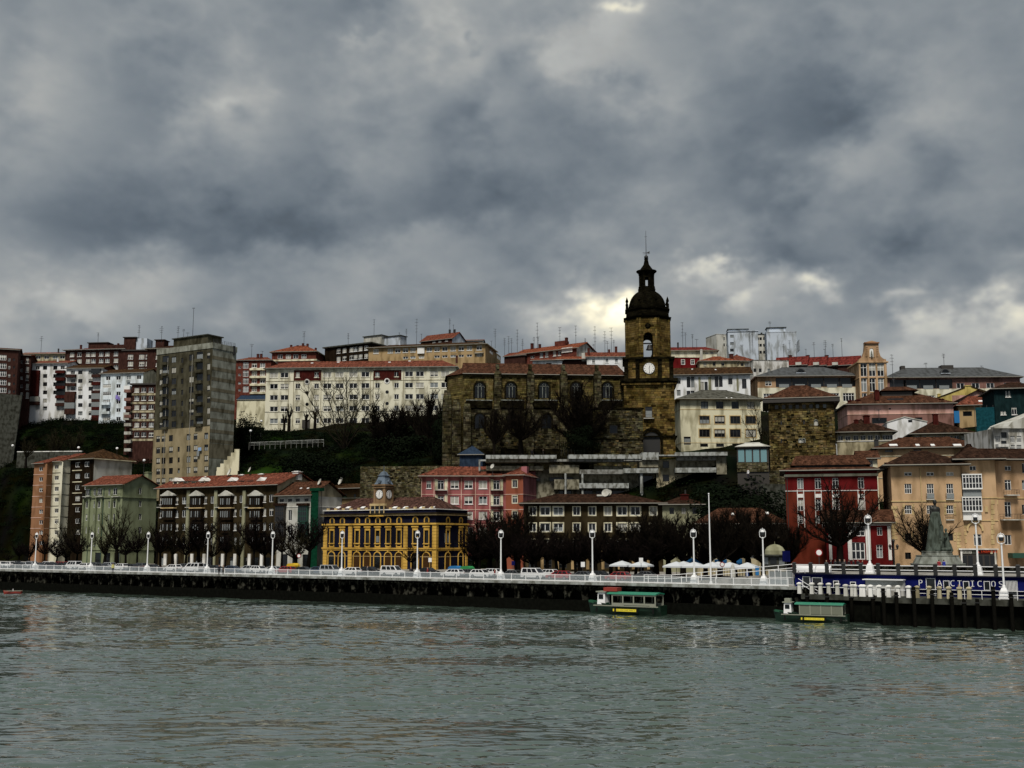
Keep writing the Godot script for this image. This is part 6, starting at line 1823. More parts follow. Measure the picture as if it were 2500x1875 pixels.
	pbox(b, "bay_apron", 2349, 1196, 2394, 1212, 0.004, 0.7, "curtain"); pbox(b, "bay_apron", 2349, 1251, 2394, 1270, 0.004, 0.7, "trim_white")
	band(b, 1216, 2, 0.12, "pale_tan_trim"); band(b, 1271, 2, 0.12, "pale_tan_trim"); quoins(b, 2419, 1220, 1330, 9, 9); quoins(b, 2350, 1280, 1336, 10, 6)
	arch_trim(b, "window_hood", 2380, 1274, 1292, 1296, 32, 0.3, 0.25, "pale_tan_trim"); pbox(b, "carved_crest", 2404, 1236, 2411, 1250, 0.004, 0.2, "pale_tan_trim")
	pbox(b, "shopfront", 2343, 1342, 2428, 1385, 0.004, 0.9, "dark_frame"); pbox(b, "shop_fascia", 2343, 1342, 2381, 1352, 0.91, 0.98, "dark_concrete"); pbox(b, "shop_fascia", 2383, 1342, 2422, 1352, 0.91, 0.98, "maroon_panel"); pbox(b, "shop_frame", 2342, 1340, 2346, 1385, 0.9, 1.0, "trim_white"); pbox(b, "shop_frame", 2424, 1340, 2428, 1385, 0.9, 1.0, "trim_white"); pbox(b, "shop_awning", 2338, 1339, 2434, 1342, 0.0, 1.2, "trim_white")
	sign_text(b.n, "TABACOS", hit(b, 2391, 1350.5) + Vector3(0, 0, 1.0), 0.42, Color(0.85, 0.25, 0.05))
	pbox(b, "shop_sign", 2346, 1344, 2369, 1351, 0.981, 1.0, "pale_grey_render"); pbox(b, "sign_plate", 2415, 1344, 2420, 1352, 0.981, 1.0, "trim_cream"); pbox(b, "sign_emblem", 2384, 1345, 2387, 1350, 0.981, 1.0, "letter_red")
	for k in 6: pbox(b, "sign_mark", 2348 + k * 3.4, 1346, 2350 + k * 3.4, 1349.5, 1.001, 1.01, "dark_frame")
	for u in [2352, 2366, 2390, 2406, 2420]: pbox(b, "shop_window", u - 5.5, 1356, u + 5.5, 1383, 0.91, 0.94, "glass_b")
	b = building("sand_side_house", "sand townhouse front with iron balconies receding from the bay windows", 2428, 182, 2560, -0.06, g, 1125, 12, "house")
	grid(b, [2461], [1143], 14, 11, "white"); grid(b, [2461], [1184], 14, 25, "tall"); grid(b, [2461], [1244], 14, 38, "tall"); grid(b, [2461], [1318], 15, 24, "white"); grid(b, [2502], [1143, 1184, 1244], 12, 24, "white"); raise(b, "tan_plaster"); roof(b, 1.5, 2.4, -1, "dark_roof", "dark_frame", "tan_plaster")
	balcony(b, 2466, 1208, 32, 12, 1.0, "iron", false); balcony(b, 2466, 1268, 50, 13, 1.2, "iron", false); band(b, 1216, 2, 0.12, "pale_tan_trim"); quoins(b, 2429, 1220, 1340, 7, 9)
	pbox(b, "shop_awning", 2460, 1350, 2520, 1362, 0.0, 1.6, "green_frame")
	station()

func sign_text(parent: Node, text: String, pos: Vector3, h: float, c: Color) -> void:
	var t := TextMesh.new()
	var f := SystemFont.new(); f.font_names = PackedStringArray(["Droid Sans"]); f.font_weight = 700
	t.font = f; t.text = text; t.font_size = 64; t.pixel_size = h / 46.0; t.depth = 0.03
	t.horizontal_alignment = HORIZONTAL_ALIGNMENT_LEFT; t.vertical_alignment = VERTICAL_ALIGNMENT_BOTTOM
	part(parent, "lettering", t, mat("letter_%s" % c.to_html(), c, 0.6), pos)

func quoins(b: Dictionary, u: float, v0: float, v1: float, wp: float, n: int) -> void:
	for k in n:
		var a := lerpf(v0, v1, k / float(n)); var c := lerpf(v0, v1, (k + 0.9) / float(n))
		pbox(b, "quoin_stone", u, a, u + wp * (1.0 if k % 2 == 0 else 0.62), c, 0.003, 0.06, "pale_tan_trim")

func dish(b: Dictionary, u: float, v: float, z: float, r: float) -> void:
	var p := hit(b, u, v, z)
	var m := MB.new()
	m.lathe([Vector2(0.02, 0), Vector2(r * 0.5, 0.06 * r), Vector2(r * 0.9, 0.26 * r), Vector2(r, 0.34 * r)], 14)
	var d := part(b.n, "satellite_dish", m.mesh(), M.pale_grey_render, p)
	d.rotation = Vector3(1.15, -0.5, 0)
	bar(b.n, "dish_mast", M.mast_metal, p + Vector3(-0.04, -2.0, -0.04), p + Vector3(0.04, 0, 0.04))

func station() -> void:
	var g := DECK - 0.05
	var b := quayside("station_building", "black and yellow old station with arcades, quoins, mansard roof and clock turret", 791, 1064, 45, g, 1259, 12.3)
	var cols := [810.7, 835.7, 872.6, 897.5, 922.5, 948.5, 974.6, 1014, 1041.8]
	var y_of := func(v): return fy(b, 791, v)
	for u in cols:
		grid(b, [u], [1311], 10, 27, "dark", 791)
	var ends := [1092.8, 1124.3]
	egrid(b, ends, [1312], 14, 28, "dark")
	raise(b, "navy_paint")
	# courses
	for q in [[1281, 4, 0.35, "trim_yellow"], [1338, 3, 0.30, "trim_yellow"], [1341.5, 4, 0.16, "trim_yellow"], [1260, 2.5, 0.55, "pale_tan_trim"], [1256.6, 2.5, 0.75, "brown_render"], [1357, 1.2, 0.06, "pale_tan_trim"]]:
		band(b, q[0], q[1], q[2], q[3], "cornice" if q[2] > 0.25 else "string_course", 791)
	# pilasters of alternating yellow blocks
	var y0: float = 0.0
	var y1: float = y_of.call(1284)
	for u in [795, 855.7, 990.8, 1061]:
		var x := fx(b, u, 1310)
		for k in 14:
			var a: float = lerpf(y0, y1, k / 14.0); var c: float = lerpf(y0, y1, (k + 0.93) / 14.0)
			bar(b.n, "quoin_block", M.trim_yellow, Vector3(x - 0.55, a, 0.003), Vector3(x + 0.55, c, 0.16))
	for z in [0.4, 11.9]:
		for k in 14:
			var a: float = lerpf(y0, y1, k / 14.0); var c: float = lerpf(y0, y1, (k + 0.93) / 14.0)
			bar(b.n, "quoin_block", M.trim_yellow, Vector3(b.w + 0.003, a, -z - 0.4), Vector3(b.w + 0.16, c, -z + 0.4))
	var spots := []
	for u in cols: spots.append([Vector3(fx(b, u, 1311), 0, 0), 0.0])
	for u in ends: spots.append([Vector3(b.w, 0, -ehit(b, u, 1311).x), PI / 2])
	var ysill: float = y_of.call(1325); var ywt: float = y_of.call(1297); var ybase: float = y_of.call(1336); var ytop: float = y_of.call(1284)
	var yspr: float = y_of.call(1357); var yat: float = y_of.call(1278); var yat2: float = y_of.call(1270)
	for s in spots:
		var n := Node3D.new(); n.name = "window_surround"; b.n.add_child(n, true); n.position = s[0]; n.rotation.y = s[1]
		var m := MB.new()
		for x in [-0.64, 0.64]: m.box(Vector3(x - 0.11, ysill - 0.05, 0.004), Vector3(x + 0.11, ywt + 0.1, 0.14))
		m.box(Vector3(-0.75, ywt + 0.1, 0.004), Vector3(0.75, ywt + 0.55, 0.16)); m.box(Vector3(-0.92, ywt + 0.75, 0.004), Vector3(0.92, ywt + 1.05, 0.3)); m.box(Vector3(-0.7, ywt + 0.55, 0.004), Vector3(0.7, ywt + 0.75, 0.12))
		m.box(Vector3(-0.85, ysill - 0.3, 0.004), Vector3(0.85, ysill - 0.05, 0.28)); m.box(Vector3(-0.75, ybase, 0.004), Vector3(0.75, ybase + 0.3, 0.14))
		for x in [-0.62, 0.62]: m.box(Vector3(x - 0.13, ybase + 0.3, 0.004), Vector3(x + 0.13, ysill - 0.3, 0.14))
		part(n, "frame_moulding", m.mesh(), M.trim_yellow)
		part(n, "arcade_arch", arch_mesh(1.75, yspr, 0.22, 0.16), M.trim_yellow)
		part(n, "arcade_door", arch_mesh(1.72, yspr, 0.1, 0.03, true), M.wood_brown if rng.randf() < 0.55 else M.glass)
		var kb := MB.new(); kb.box(Vector3(-0.14, yspr + 0.85, 0.16), Vector3(0.14, yspr + 1.35, 0.24)); part(n, "keystone", kb.mesh(), M.trim_yellow)
		part(n, "attic_window", arch_mesh(0.95, yat2 - yat - 0.15, 0.24, 0.15), M.trim_yellow, Vector3(0, yat, 0))
		part(n, "attic_pane", arch_mesh(0.92, yat2 - yat - 0.15, 0.1, 0.02, true), M.glass, Vector3(0, yat, 0))
	# parapet and mansard
	var yp0: float = y_of.call(1255); var yp1: float = y_of.call(1248)
	var pm := MB.new(); pm.box(Vector3(0.0, b.h, -b.deep), Vector3(b.w, yp1, -0.0)); part(b.n, "parapet", pm.mesh(), M.navy_paint)
	var pc := MB.new(); pc.box(Vector3(-0.2, yp1 + 0.002, -b.deep - 0.2), Vector3(b.w + 0.2, yp1 + 0.16, 0.2)); part(b.n, "parapet_coping", pc.mesh(), M.trim_white)
	for k in 14: bar(b.n, "urn_block", M.pale_tan_trim, Vector3(b.w * (k + 0.5) / 14.0 - 0.3, yp1 + 0.16, -0.3), Vector3(b.w * (k + 0.5) / 14.0 + 0.3, yp1 + 0.62, 0.1))
	var rise := 2.9
	var rb := b.duplicate(); rb.h = yp1
	rb.a = b.a
	roof(rb, -0.6, rise, 4.6, "mauve_roof", "mauve_roof")
	for u in [826, 850, 886, 964, 990, 1030, 1055]: skylight(rb, u, 1240, 11, 4, -0.6, rise)
	# clock turret
	var tx := fx(b, 932, 1240, -2.0)
	var t := Node3D.new(); t.name = "clock_turret"; b.n.add_child(t); t.position = Vector3(tx, yp1 - 0.4, -2.6)
	var m2 := MB.new(); m2.cbox(0, 0, 0, 4.2, 1.9, 4.2); part(t, "turret_base", m2.mesh(), M.turret_brown)
	var h1 := 1.9
	var m3 := MB.new(); m3.cbox(0, h1, 0, 2.9, 4.0, 2.9)
	for x in [-1.35, 1.35]:
		for z in [-1.35, 1.35]: m3.cbox(x, h1, z, 0.5, 4.0, 0.5)
	m3.cbox(0, h1, 0, 3.5, 0.3, 3.5); m3.cbox(0, h1 + 3.5, 0, 3.5, 0.25, 3.5); m3.cbox(0, h1 + 4.0, 0, 3.8, 0.35, 3.8)
	part(t, "turret_body", m3.mesh(), M.turret_brown)
	var m4 := MB.new()
	m4.lathe([Vector2(2.2, h1 + 4.35), Vector2(1.75, h1 + 5.0), Vector2(1.35, h1 + 5.8), Vector2(1.2, h1 + 6.2), Vector2(1.5, h1 + 6.35), Vector2(1.1, h1 + 6.5), Vector2(0.7, h1 + 7.1), Vector2(0.1, h1 + 7.4), Vector2(0.05, h1 + 8.6)], 4, Vector3.ZERO, true, PI / 4)
	part(t, "turret_roof", m4.mesh(), M.lead_roof)
	clock(b.n, t.position + Vector3(0, h1 + 2.1, 1.46), 0.95, 0.0, 12.0, 30.0); clock(b.n, t.position + Vector3(1.46, h1 + 2.1, 0), 0.95, PI / 2, 12.0, 30.0)
	for q in [0.0, PI / 2]:
		var dm := MB.new(); dm.tube(Vector3(0, 0, 0), Vector3(0, 0, 0.5), 0.42, 0.42, 10); var d := part(t, "turret_oculus", dm.mesh(), M.lead_roof, Vector3(sin(q) * 1.25, h1 + 5.0, cos(q) * 1.25)); d.rotation.y = q
	var pd := Node3D.new(); pd.name = "balcony_window"; b.n.add_child(pd); pd.position = Vector3(fx(b, 922, 1250), b.h, 0.02)
	bar(pd, "opening", M.glass, Vector3(-1.7, 0.0, 0.0), Vector3(1.7, 2.0, 0.12)); bar(pd, "sill", M.trim_yellow, Vector3(-2.1, -0.35, 0.0), Vector3(2.1, 0.0, 0.6)); bar(pd, "head", M.pale_tan_trim, Vector3(-2.1, 2.0, -0.5), Vector3(2.1, 2.5, 0.3))
	for x in [-1.9, -0.65, 0.65, 1.9]: bar(pd, "mullion", M.pale_tan_trim, Vector3(x - 0.12, 0.0, 0.12), Vector3(x + 0.12, 2.0, 0.24))

# ---------------------------------------------------------------- smooth bodies from tapered capsules (surface nets)
func cap_dist(p: Vector3, c: Array) -> float:
	var a: Vector3 = c[0]; var b: Vector3 = c[1]
	var ab := b - a
	var t := clampf((p - a).dot(ab) / maxf(ab.length_squared(), 1e-6), 0, 1)
	return p.distance_to(a + ab * t) - lerpf(c[2], c[3], t)

func body_mesh(caps: Array, cell: float, blend: float, paint = null) -> ArrayMesh:
	var lo := Vector3(1e9, 1e9, 1e9); var hi := -lo
	for c in caps:
		var r: float = maxf(c[2], c[3]) + cell * 2
		for k in 2:
			lo = lo.min(c[k] - Vector3.ONE * r); hi = hi.max(c[k] + Vector3.ONE * r)
	var n := Vector3i(((hi - lo) / cell).ceil()) + Vector3i.ONE
	var g := PackedFloat32Array(); g.resize(n.x * n.y * n.z); g.fill(9.0)
	for c in caps:
		var r: float = maxf(c[2], c[3]) + blend * 2 + cell * 2
		var a := Vector3i(((Vector3(c[0]).min(c[1]) - Vector3.ONE * r - lo) / cell).floor()).max(Vector3i.ZERO)
		var b := Vector3i(((Vector3(c[0]).max(c[1]) + Vector3.ONE * r - lo) / cell).ceil()).min(n - Vector3i.ONE)
		for z in range(a.z, b.z + 1):
			for y in range(a.y, b.y + 1):
				for x in range(a.x, b.x + 1):
					var i := x + n.x * (y + n.y * z)
					var d := cap_dist(lo + Vector3(x, y, z) * cell, c)
					var e := g[i]
					var h := clampf(0.5 + 0.5 * (e - d) / blend, 0, 1)
					g[i] = lerpf(e, d, h) - blend * h * (1 - h) if e < 8.0 else d
	var vid := {}
	var vs := PackedVector3Array(); var ns := PackedVector3Array(); var cs := PackedColorArray(); var ix := PackedInt32Array()
	var off := []
	for k in 8: off.append(Vector3i(k & 1, (k >> 1) & 1, k >> 2))
	for z in n.z - 1:
		for y in n.y - 1:
			for x in n.x - 1:
				var inside := 0
				var vals := []
				for o: Vector3i in off:
					var f := g[x + o.x + n.x * (y + o.y + n.y * (z + o.z))]
					vals.append(f)
					if f < 0: inside += 1
				if inside == 0 or inside == 8: continue
				var s := Vector3.ZERO
				var k := 0
				for e in [[0, 1], [2, 3], [4, 5], [6, 7], [0, 2], [1, 3], [4, 6], [5, 7], [0, 4], [1, 5], [2, 6], [3, 7]]:
					var fa: float = vals[e[0]]; var fb: float = vals[e[1]]
					if (fa < 0) != (fb < 0):
						s += Vector3(off[e[0]]).lerp(Vector3(off[e[1]]), fa / (fa - fb)); k += 1
				var p := lo + (Vector3(x, y, z) + s / k) * cell
				vid[Vector3i(x, y, z)] = vs.size()
				vs.append(p)
				ns.append(Vector3(vals[1] + vals[3] + vals[5] + vals[7] - vals[0] - vals[2] - vals[4] - vals[6], vals[2] + vals[3] + vals[6] + vals[7] - vals[0] - vals[1] - vals[4] - vals[5], vals[4] + vals[5] + vals[6] + vals[7] - vals[0] - vals[1] - vals[2] - vals[3]).normalized())
				cs.append(paint.call(p) if paint != null else Color.WHITE)
	for c: Vector3i in vid:
		var f0 := g[c.x + n.x * (c.y + n.y * c.z)]
		for ax in 3:
			var d := Vector3i(int(ax == 0), int(ax == 1), int(ax == 2))
			var q := c + d
			if q.x >= n.x or q.y >= n.y or q.z >= n.z: continue
			var f1 := g[q.x + n.x * (q.y + n.y * q.z)]
			if (f0 < 0) == (f1 < 0): continue
			var u := Vector3i(int(ax == 1), int(ax == 2), int(ax == 0)); var w := Vector3i(int(ax == 2), int(ax == 0), int(ax == 1))
			var a = vid.get(c); var b = vid.get(c - u); var e = vid.get(c - u - w); var h = vid.get(c - w)
			if a == null or b == null or e == null or h == null: continue
			if f0 >= 0: ix.append_array(PackedInt32Array([a, e, b, a, h, e]))
			else: ix.append_array(PackedInt32Array([a, b, e, a, e, h]))
	var arr := []
	arr.resize(Mesh.ARRAY_MAX)
	arr[Mesh.ARRAY_VERTEX] = vs; arr[Mesh.ARRAY_NORMAL] = ns; arr[Mesh.ARRAY_INDEX] = ix
	if paint != null: arr[Mesh.ARRAY_COLOR] = cs
	var m := ArrayMesh.new()
	m.add_surface_from_arrays(Mesh.PRIMITIVE_TRIANGLES, arr)
	return m

# ---------------------------------------------------------------- trees
func strip(m: MB, p: Vector3, q: Vector3, w0: float, w1: float, r: RandomNumberGenerator) -> void:
	# a twig: a thin three-sided spike
	var d := (q - p).normalized()
	var x := d.cross(Vector3(r.randf_range(-1, 1), r.randf_range(-1, 1), r.randf_range(-1, 1))).normalized()
	var y := d.cross(x)
	var a := p + x * w0; var b := p - x * w0 * 0.5 + y * w0 * 0.87; var c := p - x * w0 * 0.5 - y * w0 * 0.87
	m.tri(a, b, q); m.tri(b, c, q); m.tri(c, a, q)

func tree_meshes(seed_: int, h: float, spread: float, trunk: float, rad: float, limbs: int, shoots: int, twigs: int, lift: float, tw := 0.022) -> Array:
	# trunk + limbs in one mesh, shoots and twigs in another
	var r := RandomNumberGenerator.new(); r.seed = seed_
	var tm := MB.new(); var cm := MB.new()
	var fork := Vector3(r.randf_range(-0.15, 0.15), trunk, r.randf_range(-0.15, 0.15))
	tm.tube(Vector3(0, -0.5, 0), Vector3(0, trunk * 0.12, 0), rad * 1.6, rad * 1.1, 8, false); tm.tube(Vector3(0, trunk * 0.12, 0), fork, rad * 1.1, rad * 0.85, 8, false)
	for k in limbs:
		var az := TAU * (k + r.randf_range(-0.3, 0.3)) / limbs
		var tilt := lerpf(0.25, 1.0, r.randf()) * spread
		if k == 0: tilt *= 0.2
		var dir := Vector3(cos(az) * sin(tilt), cos(tilt), sin(az) * sin(tilt))
		var p := fork
		var len := (h - trunk) * r.randf_range(0.62, 0.95)
		var segs := 5
		var rr := rad * r.randf_range(0.42, 0.6)
		for i in segs:
			var d2 := (dir + Vector3(r.randf_range(-0.22, 0.22), r.randf_range(-0.1, 0.22) + lift * 0.12, r.randf_range(-0.22, 0.22))).normalized()
			var q := p + d2 * len / segs
			var r2 := rr * 0.74
			tm.tube(p, q, rr, r2, 6, false)
			dir = d2
			var ns := int(shoots / float(segs) * (0.5 if i == 0 else 1.1))
			for j in ns:
				var o := p.lerp(q, r.randf())
				var side := Vector3(r.randf_range(-1, 1), r.randf_range(-0.35, 0.8) + lift * 0.4, r.randf_range(-1, 1)).normalized()
				var sd := (d2 * r.randf_range(0.3, 1.1) + side).normalized()
				var sl := len * r.randf_range(0.16, 0.42) * (1.0 - i * 0.08)
				var mid := o + sd * sl * 0.5
				var e := mid + (sd + Vector3(r.randf_range(-0.3, 0.3), lift * 0.35, r.randf_range(-0.3, 0.3))).normalized() * sl * 0.5
				cm.tube(o, mid, tw * 2.0, tw * 1.4, 3, false); cm.tube(mid, e, tw * 1.4, tw * 0.7, 3, false)
				for t in twigs:
					var oo := o.lerp(mid, r.randf()) if r.randf() < 0.4 else mid.lerp(e, r.randf())
					var td := (sd * 0.8 + Vector3(r.randf_range(-1, 1), r.randf_range(-0.5, 0.9) + lift * 0.3, r.randf_range(-1, 1))).normalized()
					strip(cm, oo, oo + td * sl * r.randf_range(0.25, 0.6), tw * 0.9, 0.0, r)
			p = q
			rr = r2
	return [tm.mesh(), cm.mesh()]

var tree_kinds := {}

func tree_kind(kind: String) -> Node3D:
	return tree_kinds[kind]

func make_tree(kind: String, called: String, meshes: Array, bark: String, twig: String) -> void:
	tree_kinds[kind] = [called, meshes, bark, twig]

func plant(kind: String, u: float, t_or_d: float, vtop: float, yb: float, label: String, group := "", wide := 1.0, quay := true) -> void:
	# set a tree so that its top is sighted at (u, vtop)
	var q: Array = tree_kinds[kind]
	var d := d_of(u, t_or_d, vtop) if quay else t_or_d
	var p := at(u, vtop, d)
	var base := at(u, (vtop + 1318.0) / 2.0, d)
	var hgt := p.y - yb
	var mesh_h: float = (q[1][1] as ArrayMesh).get_aabb().end.y
	var o := thing(q[0], label, "tree", group, Vector3(base.x, yb, base.z), rng.randf() * TAU)
	part(o, "trunk", q[1][0], M[q[2]])
	part(o, "crown", q[1][1], M[q[3]])
	var k := hgt / mesh_h
	o.scale = Vector3(k * wide, k, k * wide)

func leaf_clump(seed_: int, count: int, r: float, leaf: float) -> ArrayMesh:
	var g := RandomNumberGenerator.new(); g.seed = seed_
	var m := MB.new()
	for k in count:
		var d := Vector3(g.randfn(), g.randfn() * 0.8, g.randfn()).normalized()
		var c := d * r * pow(g.randf(), 0.4)
		c.y = absf(c.y) * 1.1
		var x := Vector3(g.randfn(), g.randfn(), g.randfn()).normalized()
		var y := d.cross(x).normalized()
		var s := leaf * g.randf_range(0.6, 1.4)
		m.tri(c - x * s, c + x * s, c + y * s * 1.5)
		m.tri(c + x * s, c - x * s, c - y * s * 1.1)
	return m.mesh()

func trees() -> void:
	rng.seed = 707
	make_tree("vase", "bare_tree", tree_meshes(1, 10, 1.2, 2.6, 0.42, 11, 60, 11, 1.0, 0.026), "bark", "twig")
	make_tree("vase_b", "bare_tree", tree_meshes(2, 10, 1.25, 2.4, 0.40, 11, 60, 11, 0.7, 0.026), "bark", "twig")
	make_tree("open", "bare_tree", tree_meshes(3, 22, 0.62, 5.0, 0.42, 8, 24, 5, 0.6, 0.035), "bark", "olive_twig")
	make_tree("plum", "plum_tree", tree_meshes(4, 6.5, 1.15, 2.2, 0.16, 9, 32, 8, 0.6, 0.019), "bark", "red_twig")
	make_tree("plum_b", "plum_tree", tree_meshes(5, 7.0, 1.05, 2.3, 0.17, 9, 32, 8, 0.7, 0.019), "bark", "red_twig")
	make_tree("round", "bare_tree", tree_meshes(12, 10, 1.5, 2.6, 0.40, 13, 44, 9, 0.3, 0.021), "bark", "twig")
	make_tree("plane", "plane_tree", tree_meshes(6, 10, 1.0, 2.8, 0.36, 8, 40, 8, 0.7), "bark", "olive_twig")
	make_tree("pollard", "pollarded_tree", tree_meshes(7, 6, 0.9, 3.2, 0.28, 7, 9, 3, 0.9), "bark", "twig")
	# evergreen: clumps on limbs
	var ev := MB.new()
	var g := RandomNumberGenerator.new(); g.seed = 8
	for k in 6500:
		var d := Vector3(g.randfn(), g.randfn(), g.randfn()).normalized() * pow(g.randf(), 0.33)
		var lump := 1.0 + 0.34 * sin(d.x * 6.0 + 1.0) * cos(d.z * 5.0 + d.y * 2.0) + 0.22 * sin(d.y * 9.0 + d.x * 4.0)
		var c := Vector3(d.x * 2.6 * lump, 3.6 + d.y * 3.1 * lump, d.z * 2.6 * lump)
		var x := Vector3(g.randfn(), g.randfn(), g.randfn()).normalized() * 0.085
		var y := d.cross(x).normalized() * 0.15
		ev.tri(c - x, c + x, c + y); ev.tri(c + x, c - x, c - y)
	var et := MB.new(); et.tube(Vector3(0, -0.5, 0), Vector3(0, 3.2, 0), 0.3, 0.2, 7, false)
	for k in 6: et.tube(Vector3(0, 1.6 + k * 0.3, 0), Vector3(cos(k * 1.1) * 1.6, 3.4 + k * 0.3, sin(k * 1.1) * 1.6), 0.12, 0.04, 5, false)
	make_tree("evergreen", "evergreen_tree", [et.mesh(), ev.mesh()], "bark", "evergreen")
	# ---- on the hill
	plant("evergreen", 600, 330, 1004, 36, "round dark evergreen between the grey tower block and the long cream block", "", 0.9, false)
	plant("open", 842, 318, 882, 30, "tall bare tree standing in front of the long cream block", "", 1.0, false)
	for q in [[702, 985], [745, 1000], [766, 988], [690, 1002]]: plant("pollard", q[0], 352, q[1], 44, "small pollarded tree by the entrance of the long cream block", "pollarded trees before the long cream block", 1.0, false)
	plant("vase", 940, 322, 975, 30, "dense dark bare tree on the slope before the long cream block", "dark trees beside the church", 1.3, false)
	plant("vase_b", 985, 314, 972, 30, "dense dark bare tree on the slope before the long cream block", "dark trees beside the church", 1.2, false)
	plant("vase", 1052, 300, 945, 30, "upright twiggy bare tree close beside the church's east end", "dark trees beside the church", 0.85, false)
	plant("evergreen", 950, 316, 1040, 28, "black evergreen below the bare trees on the church slope", "dark evergreens on the church slope", 1.5, false)
	plant("evergreen", 1010, 306, 1035, 28, "black evergreen below the bare trees on the church slope", "dark evergreens on the church slope", 1.6, false)
	plant("evergreen", 1085, 290, 985, 28, "narrow black evergreen hugging the church's east end", "dark evergreens on the church slope", 0.55, false)
	plant("vase", 1206, 262, 990, 31, "slim bare tree at the church wall beside the blue pavilion", "bare trees along the church wall", 0.7, false)
	plant("round", 1272, 260, 948, 31, "broad fan shaped bare tree in the middle of the church wall", "bare trees along the church wall", 1.0, false)
	plant("vase", 1412, 259, 925, 31, "densest broad bare tree beside the church porch, full of twigs", "bare trees along the church wall", 1.05, false)
	plant("vase_b", 1425, 258, 965, 31, "lower dark bare tree among the twigs by the church porch", "bare trees along the church wall", 1.3, false)
	plant("evergreen", 1418, 256, 1030, 30, "squat black evergreen at the foot of the church porch", "", 1.2, false)
	plant("open", 1868, 262, 955, 24, "bare tree between the plain cream building and the stone tower house", "", 0.9, false)
	for q in [[1800, 230, 1160], [1770, 226, 1176], [1835, 224, 1178], [1792, 218, 1195], [1850, 216, 1200]]: plant("evergreen", q[0], q[1], q[2], 8, "black leafy evergreen under the stone tower house", "evergreens under the tower house", 1.5, false)
	for q in [[735, 296, 1096], [775, 288, 1088]]: plant("evergreen", q[0], q[1], q[2], 22, "dark shrub like evergreen on the grassy slope", "evergreens on the grassy slope", 1.6, false)
	for q in [[180, 352, 1030], [130, 350, 1040], [60, 340, 1060]]: plant("plane", q[0], q[1], q[2], 34, "thin bare tree on the slope below the white blocks", "bare trees below the white blocks", 1.0, false)
	# ---- along the quay street
	for q in [[22, 1338], [48, 1332], [75, 1325], [112, 1318], [140, 1325], [165, 1312], [190, 1318], [310, 1300], [338, 1290], [395, 1285], [425, 1272], [455, 1290], [490, 1268], [520, 1292], [552, 1275], [585, 1288], [620, 1270], [650, 1284], [690, 1262], [725, 1278], [755, 1268]]:
		plant("plane" if int(q[0]) % 4 == 1 else ("plum" if int(q[0]) % 2 == 0 else "plum_b"), q[0], 27 + rng.randf_range(-3, 6), q[1] + rng.randf_range(-22, 12), DECK - 0.1, "dark bare street tree in the quay row before the %s" % ("dark slope" if q[0] < 80 else ("brown and cream flats" if q[0] < 200 else ("green house" if q[0] < 350 else ("brown gallery house" if q[0] < 670 else "small grey house")))), "bare street trees along the quay", rng.randf_range(0.85, 1.5))
	plant("plane", 290, 30, 1222, DECK - 0.1, "tall bare tree in front of the pale green house", "", 0.85)
	plant("plane", 258, 24, 1278, DECK - 0.1, "forked bare tree with thick dark stem in front of the green house", "", 1.05)
	plant("plane", 172, 32, 1252, DECK - 0.1, "bare tree before the cream and brown flats", "", 0.9)
	plant("plane", 385, 34, 1262, DECK - 0.1, "bare tree in the gap between green house and brown gallery house", "", 0.7)
	plant("plane", 668, 33, 1275, DECK - 0.1, "bare tree before the small grey house", "", 0.8)
	for q in [[1165, 1285], [1195, 1262], [1232, 1250], [1265, 1225], [1300, 1280], [1335, 1268], [1375, 1285], [1415, 1275], [1450, 1288], [1490, 1280], [1530, 1270], [1565, 1262], [1600, 1250], [1630, 1230], [1665, 1262]]:
		plant("vase" if int(q[0]) % 3 == 0 else "vase_b", q[0], 30 + rng.randf_range(-4, 6), q[1] + rng.randf_range(-18, 14), DECK - 0.1, "dark bare street tree before the long brown waterfront block", "dark street trees before the brown block", rng.randf_range(0.95, 1.2))
	for q in [[1170, 1300], [1215, 1305], [1260, 1300], [1310, 1305], [1360, 1306], [1405, 1304], [1455, 1306], [1505, 1302], [1550, 1300], [1590, 1300]]:
		plant("plum" if int(q[0]) % 2 == 0 else "plum_b", q[0], 24 + rng.randf_range(-2, 4), q[1] + rng.randf_range(-14, 10), DECK - 0.1, "low dark reddish street tree behind the cars and parasols", "low reddish street trees behind the cars", rng.randf_range(1.3, 1.6))
	for q in [[1720, 1262], [1755, 1240], [1790, 1225], [1825, 1222], [1860, 1240], [1895, 1260], [1925, 1270]]:
		plant("vase_b" if int(q[0]) % 2 == 0 else "vase", q[0], 28 + rng.randf_range(-4, 3), q[1], DECK - 0.1, "dark bare tree before the low restaurant roof", "dark bare trees before the restaurant", rng.randf_range(0.9, 1.15))
	plant("round", 2045, 172, 1146, 7.0, "big spreading bare tree in front of the tall red house", "", 0.95, false)
	plant("round", 2252, 175, 1216, 7.0, "bare tree behind the stone monument before the sand townhouse", "", 0.95, false)
	plant("plum", 1008, 30, 1330, DECK - 0.1, "small dark bare tree at the corner of the station", "", 1.2)
	undergrowth()

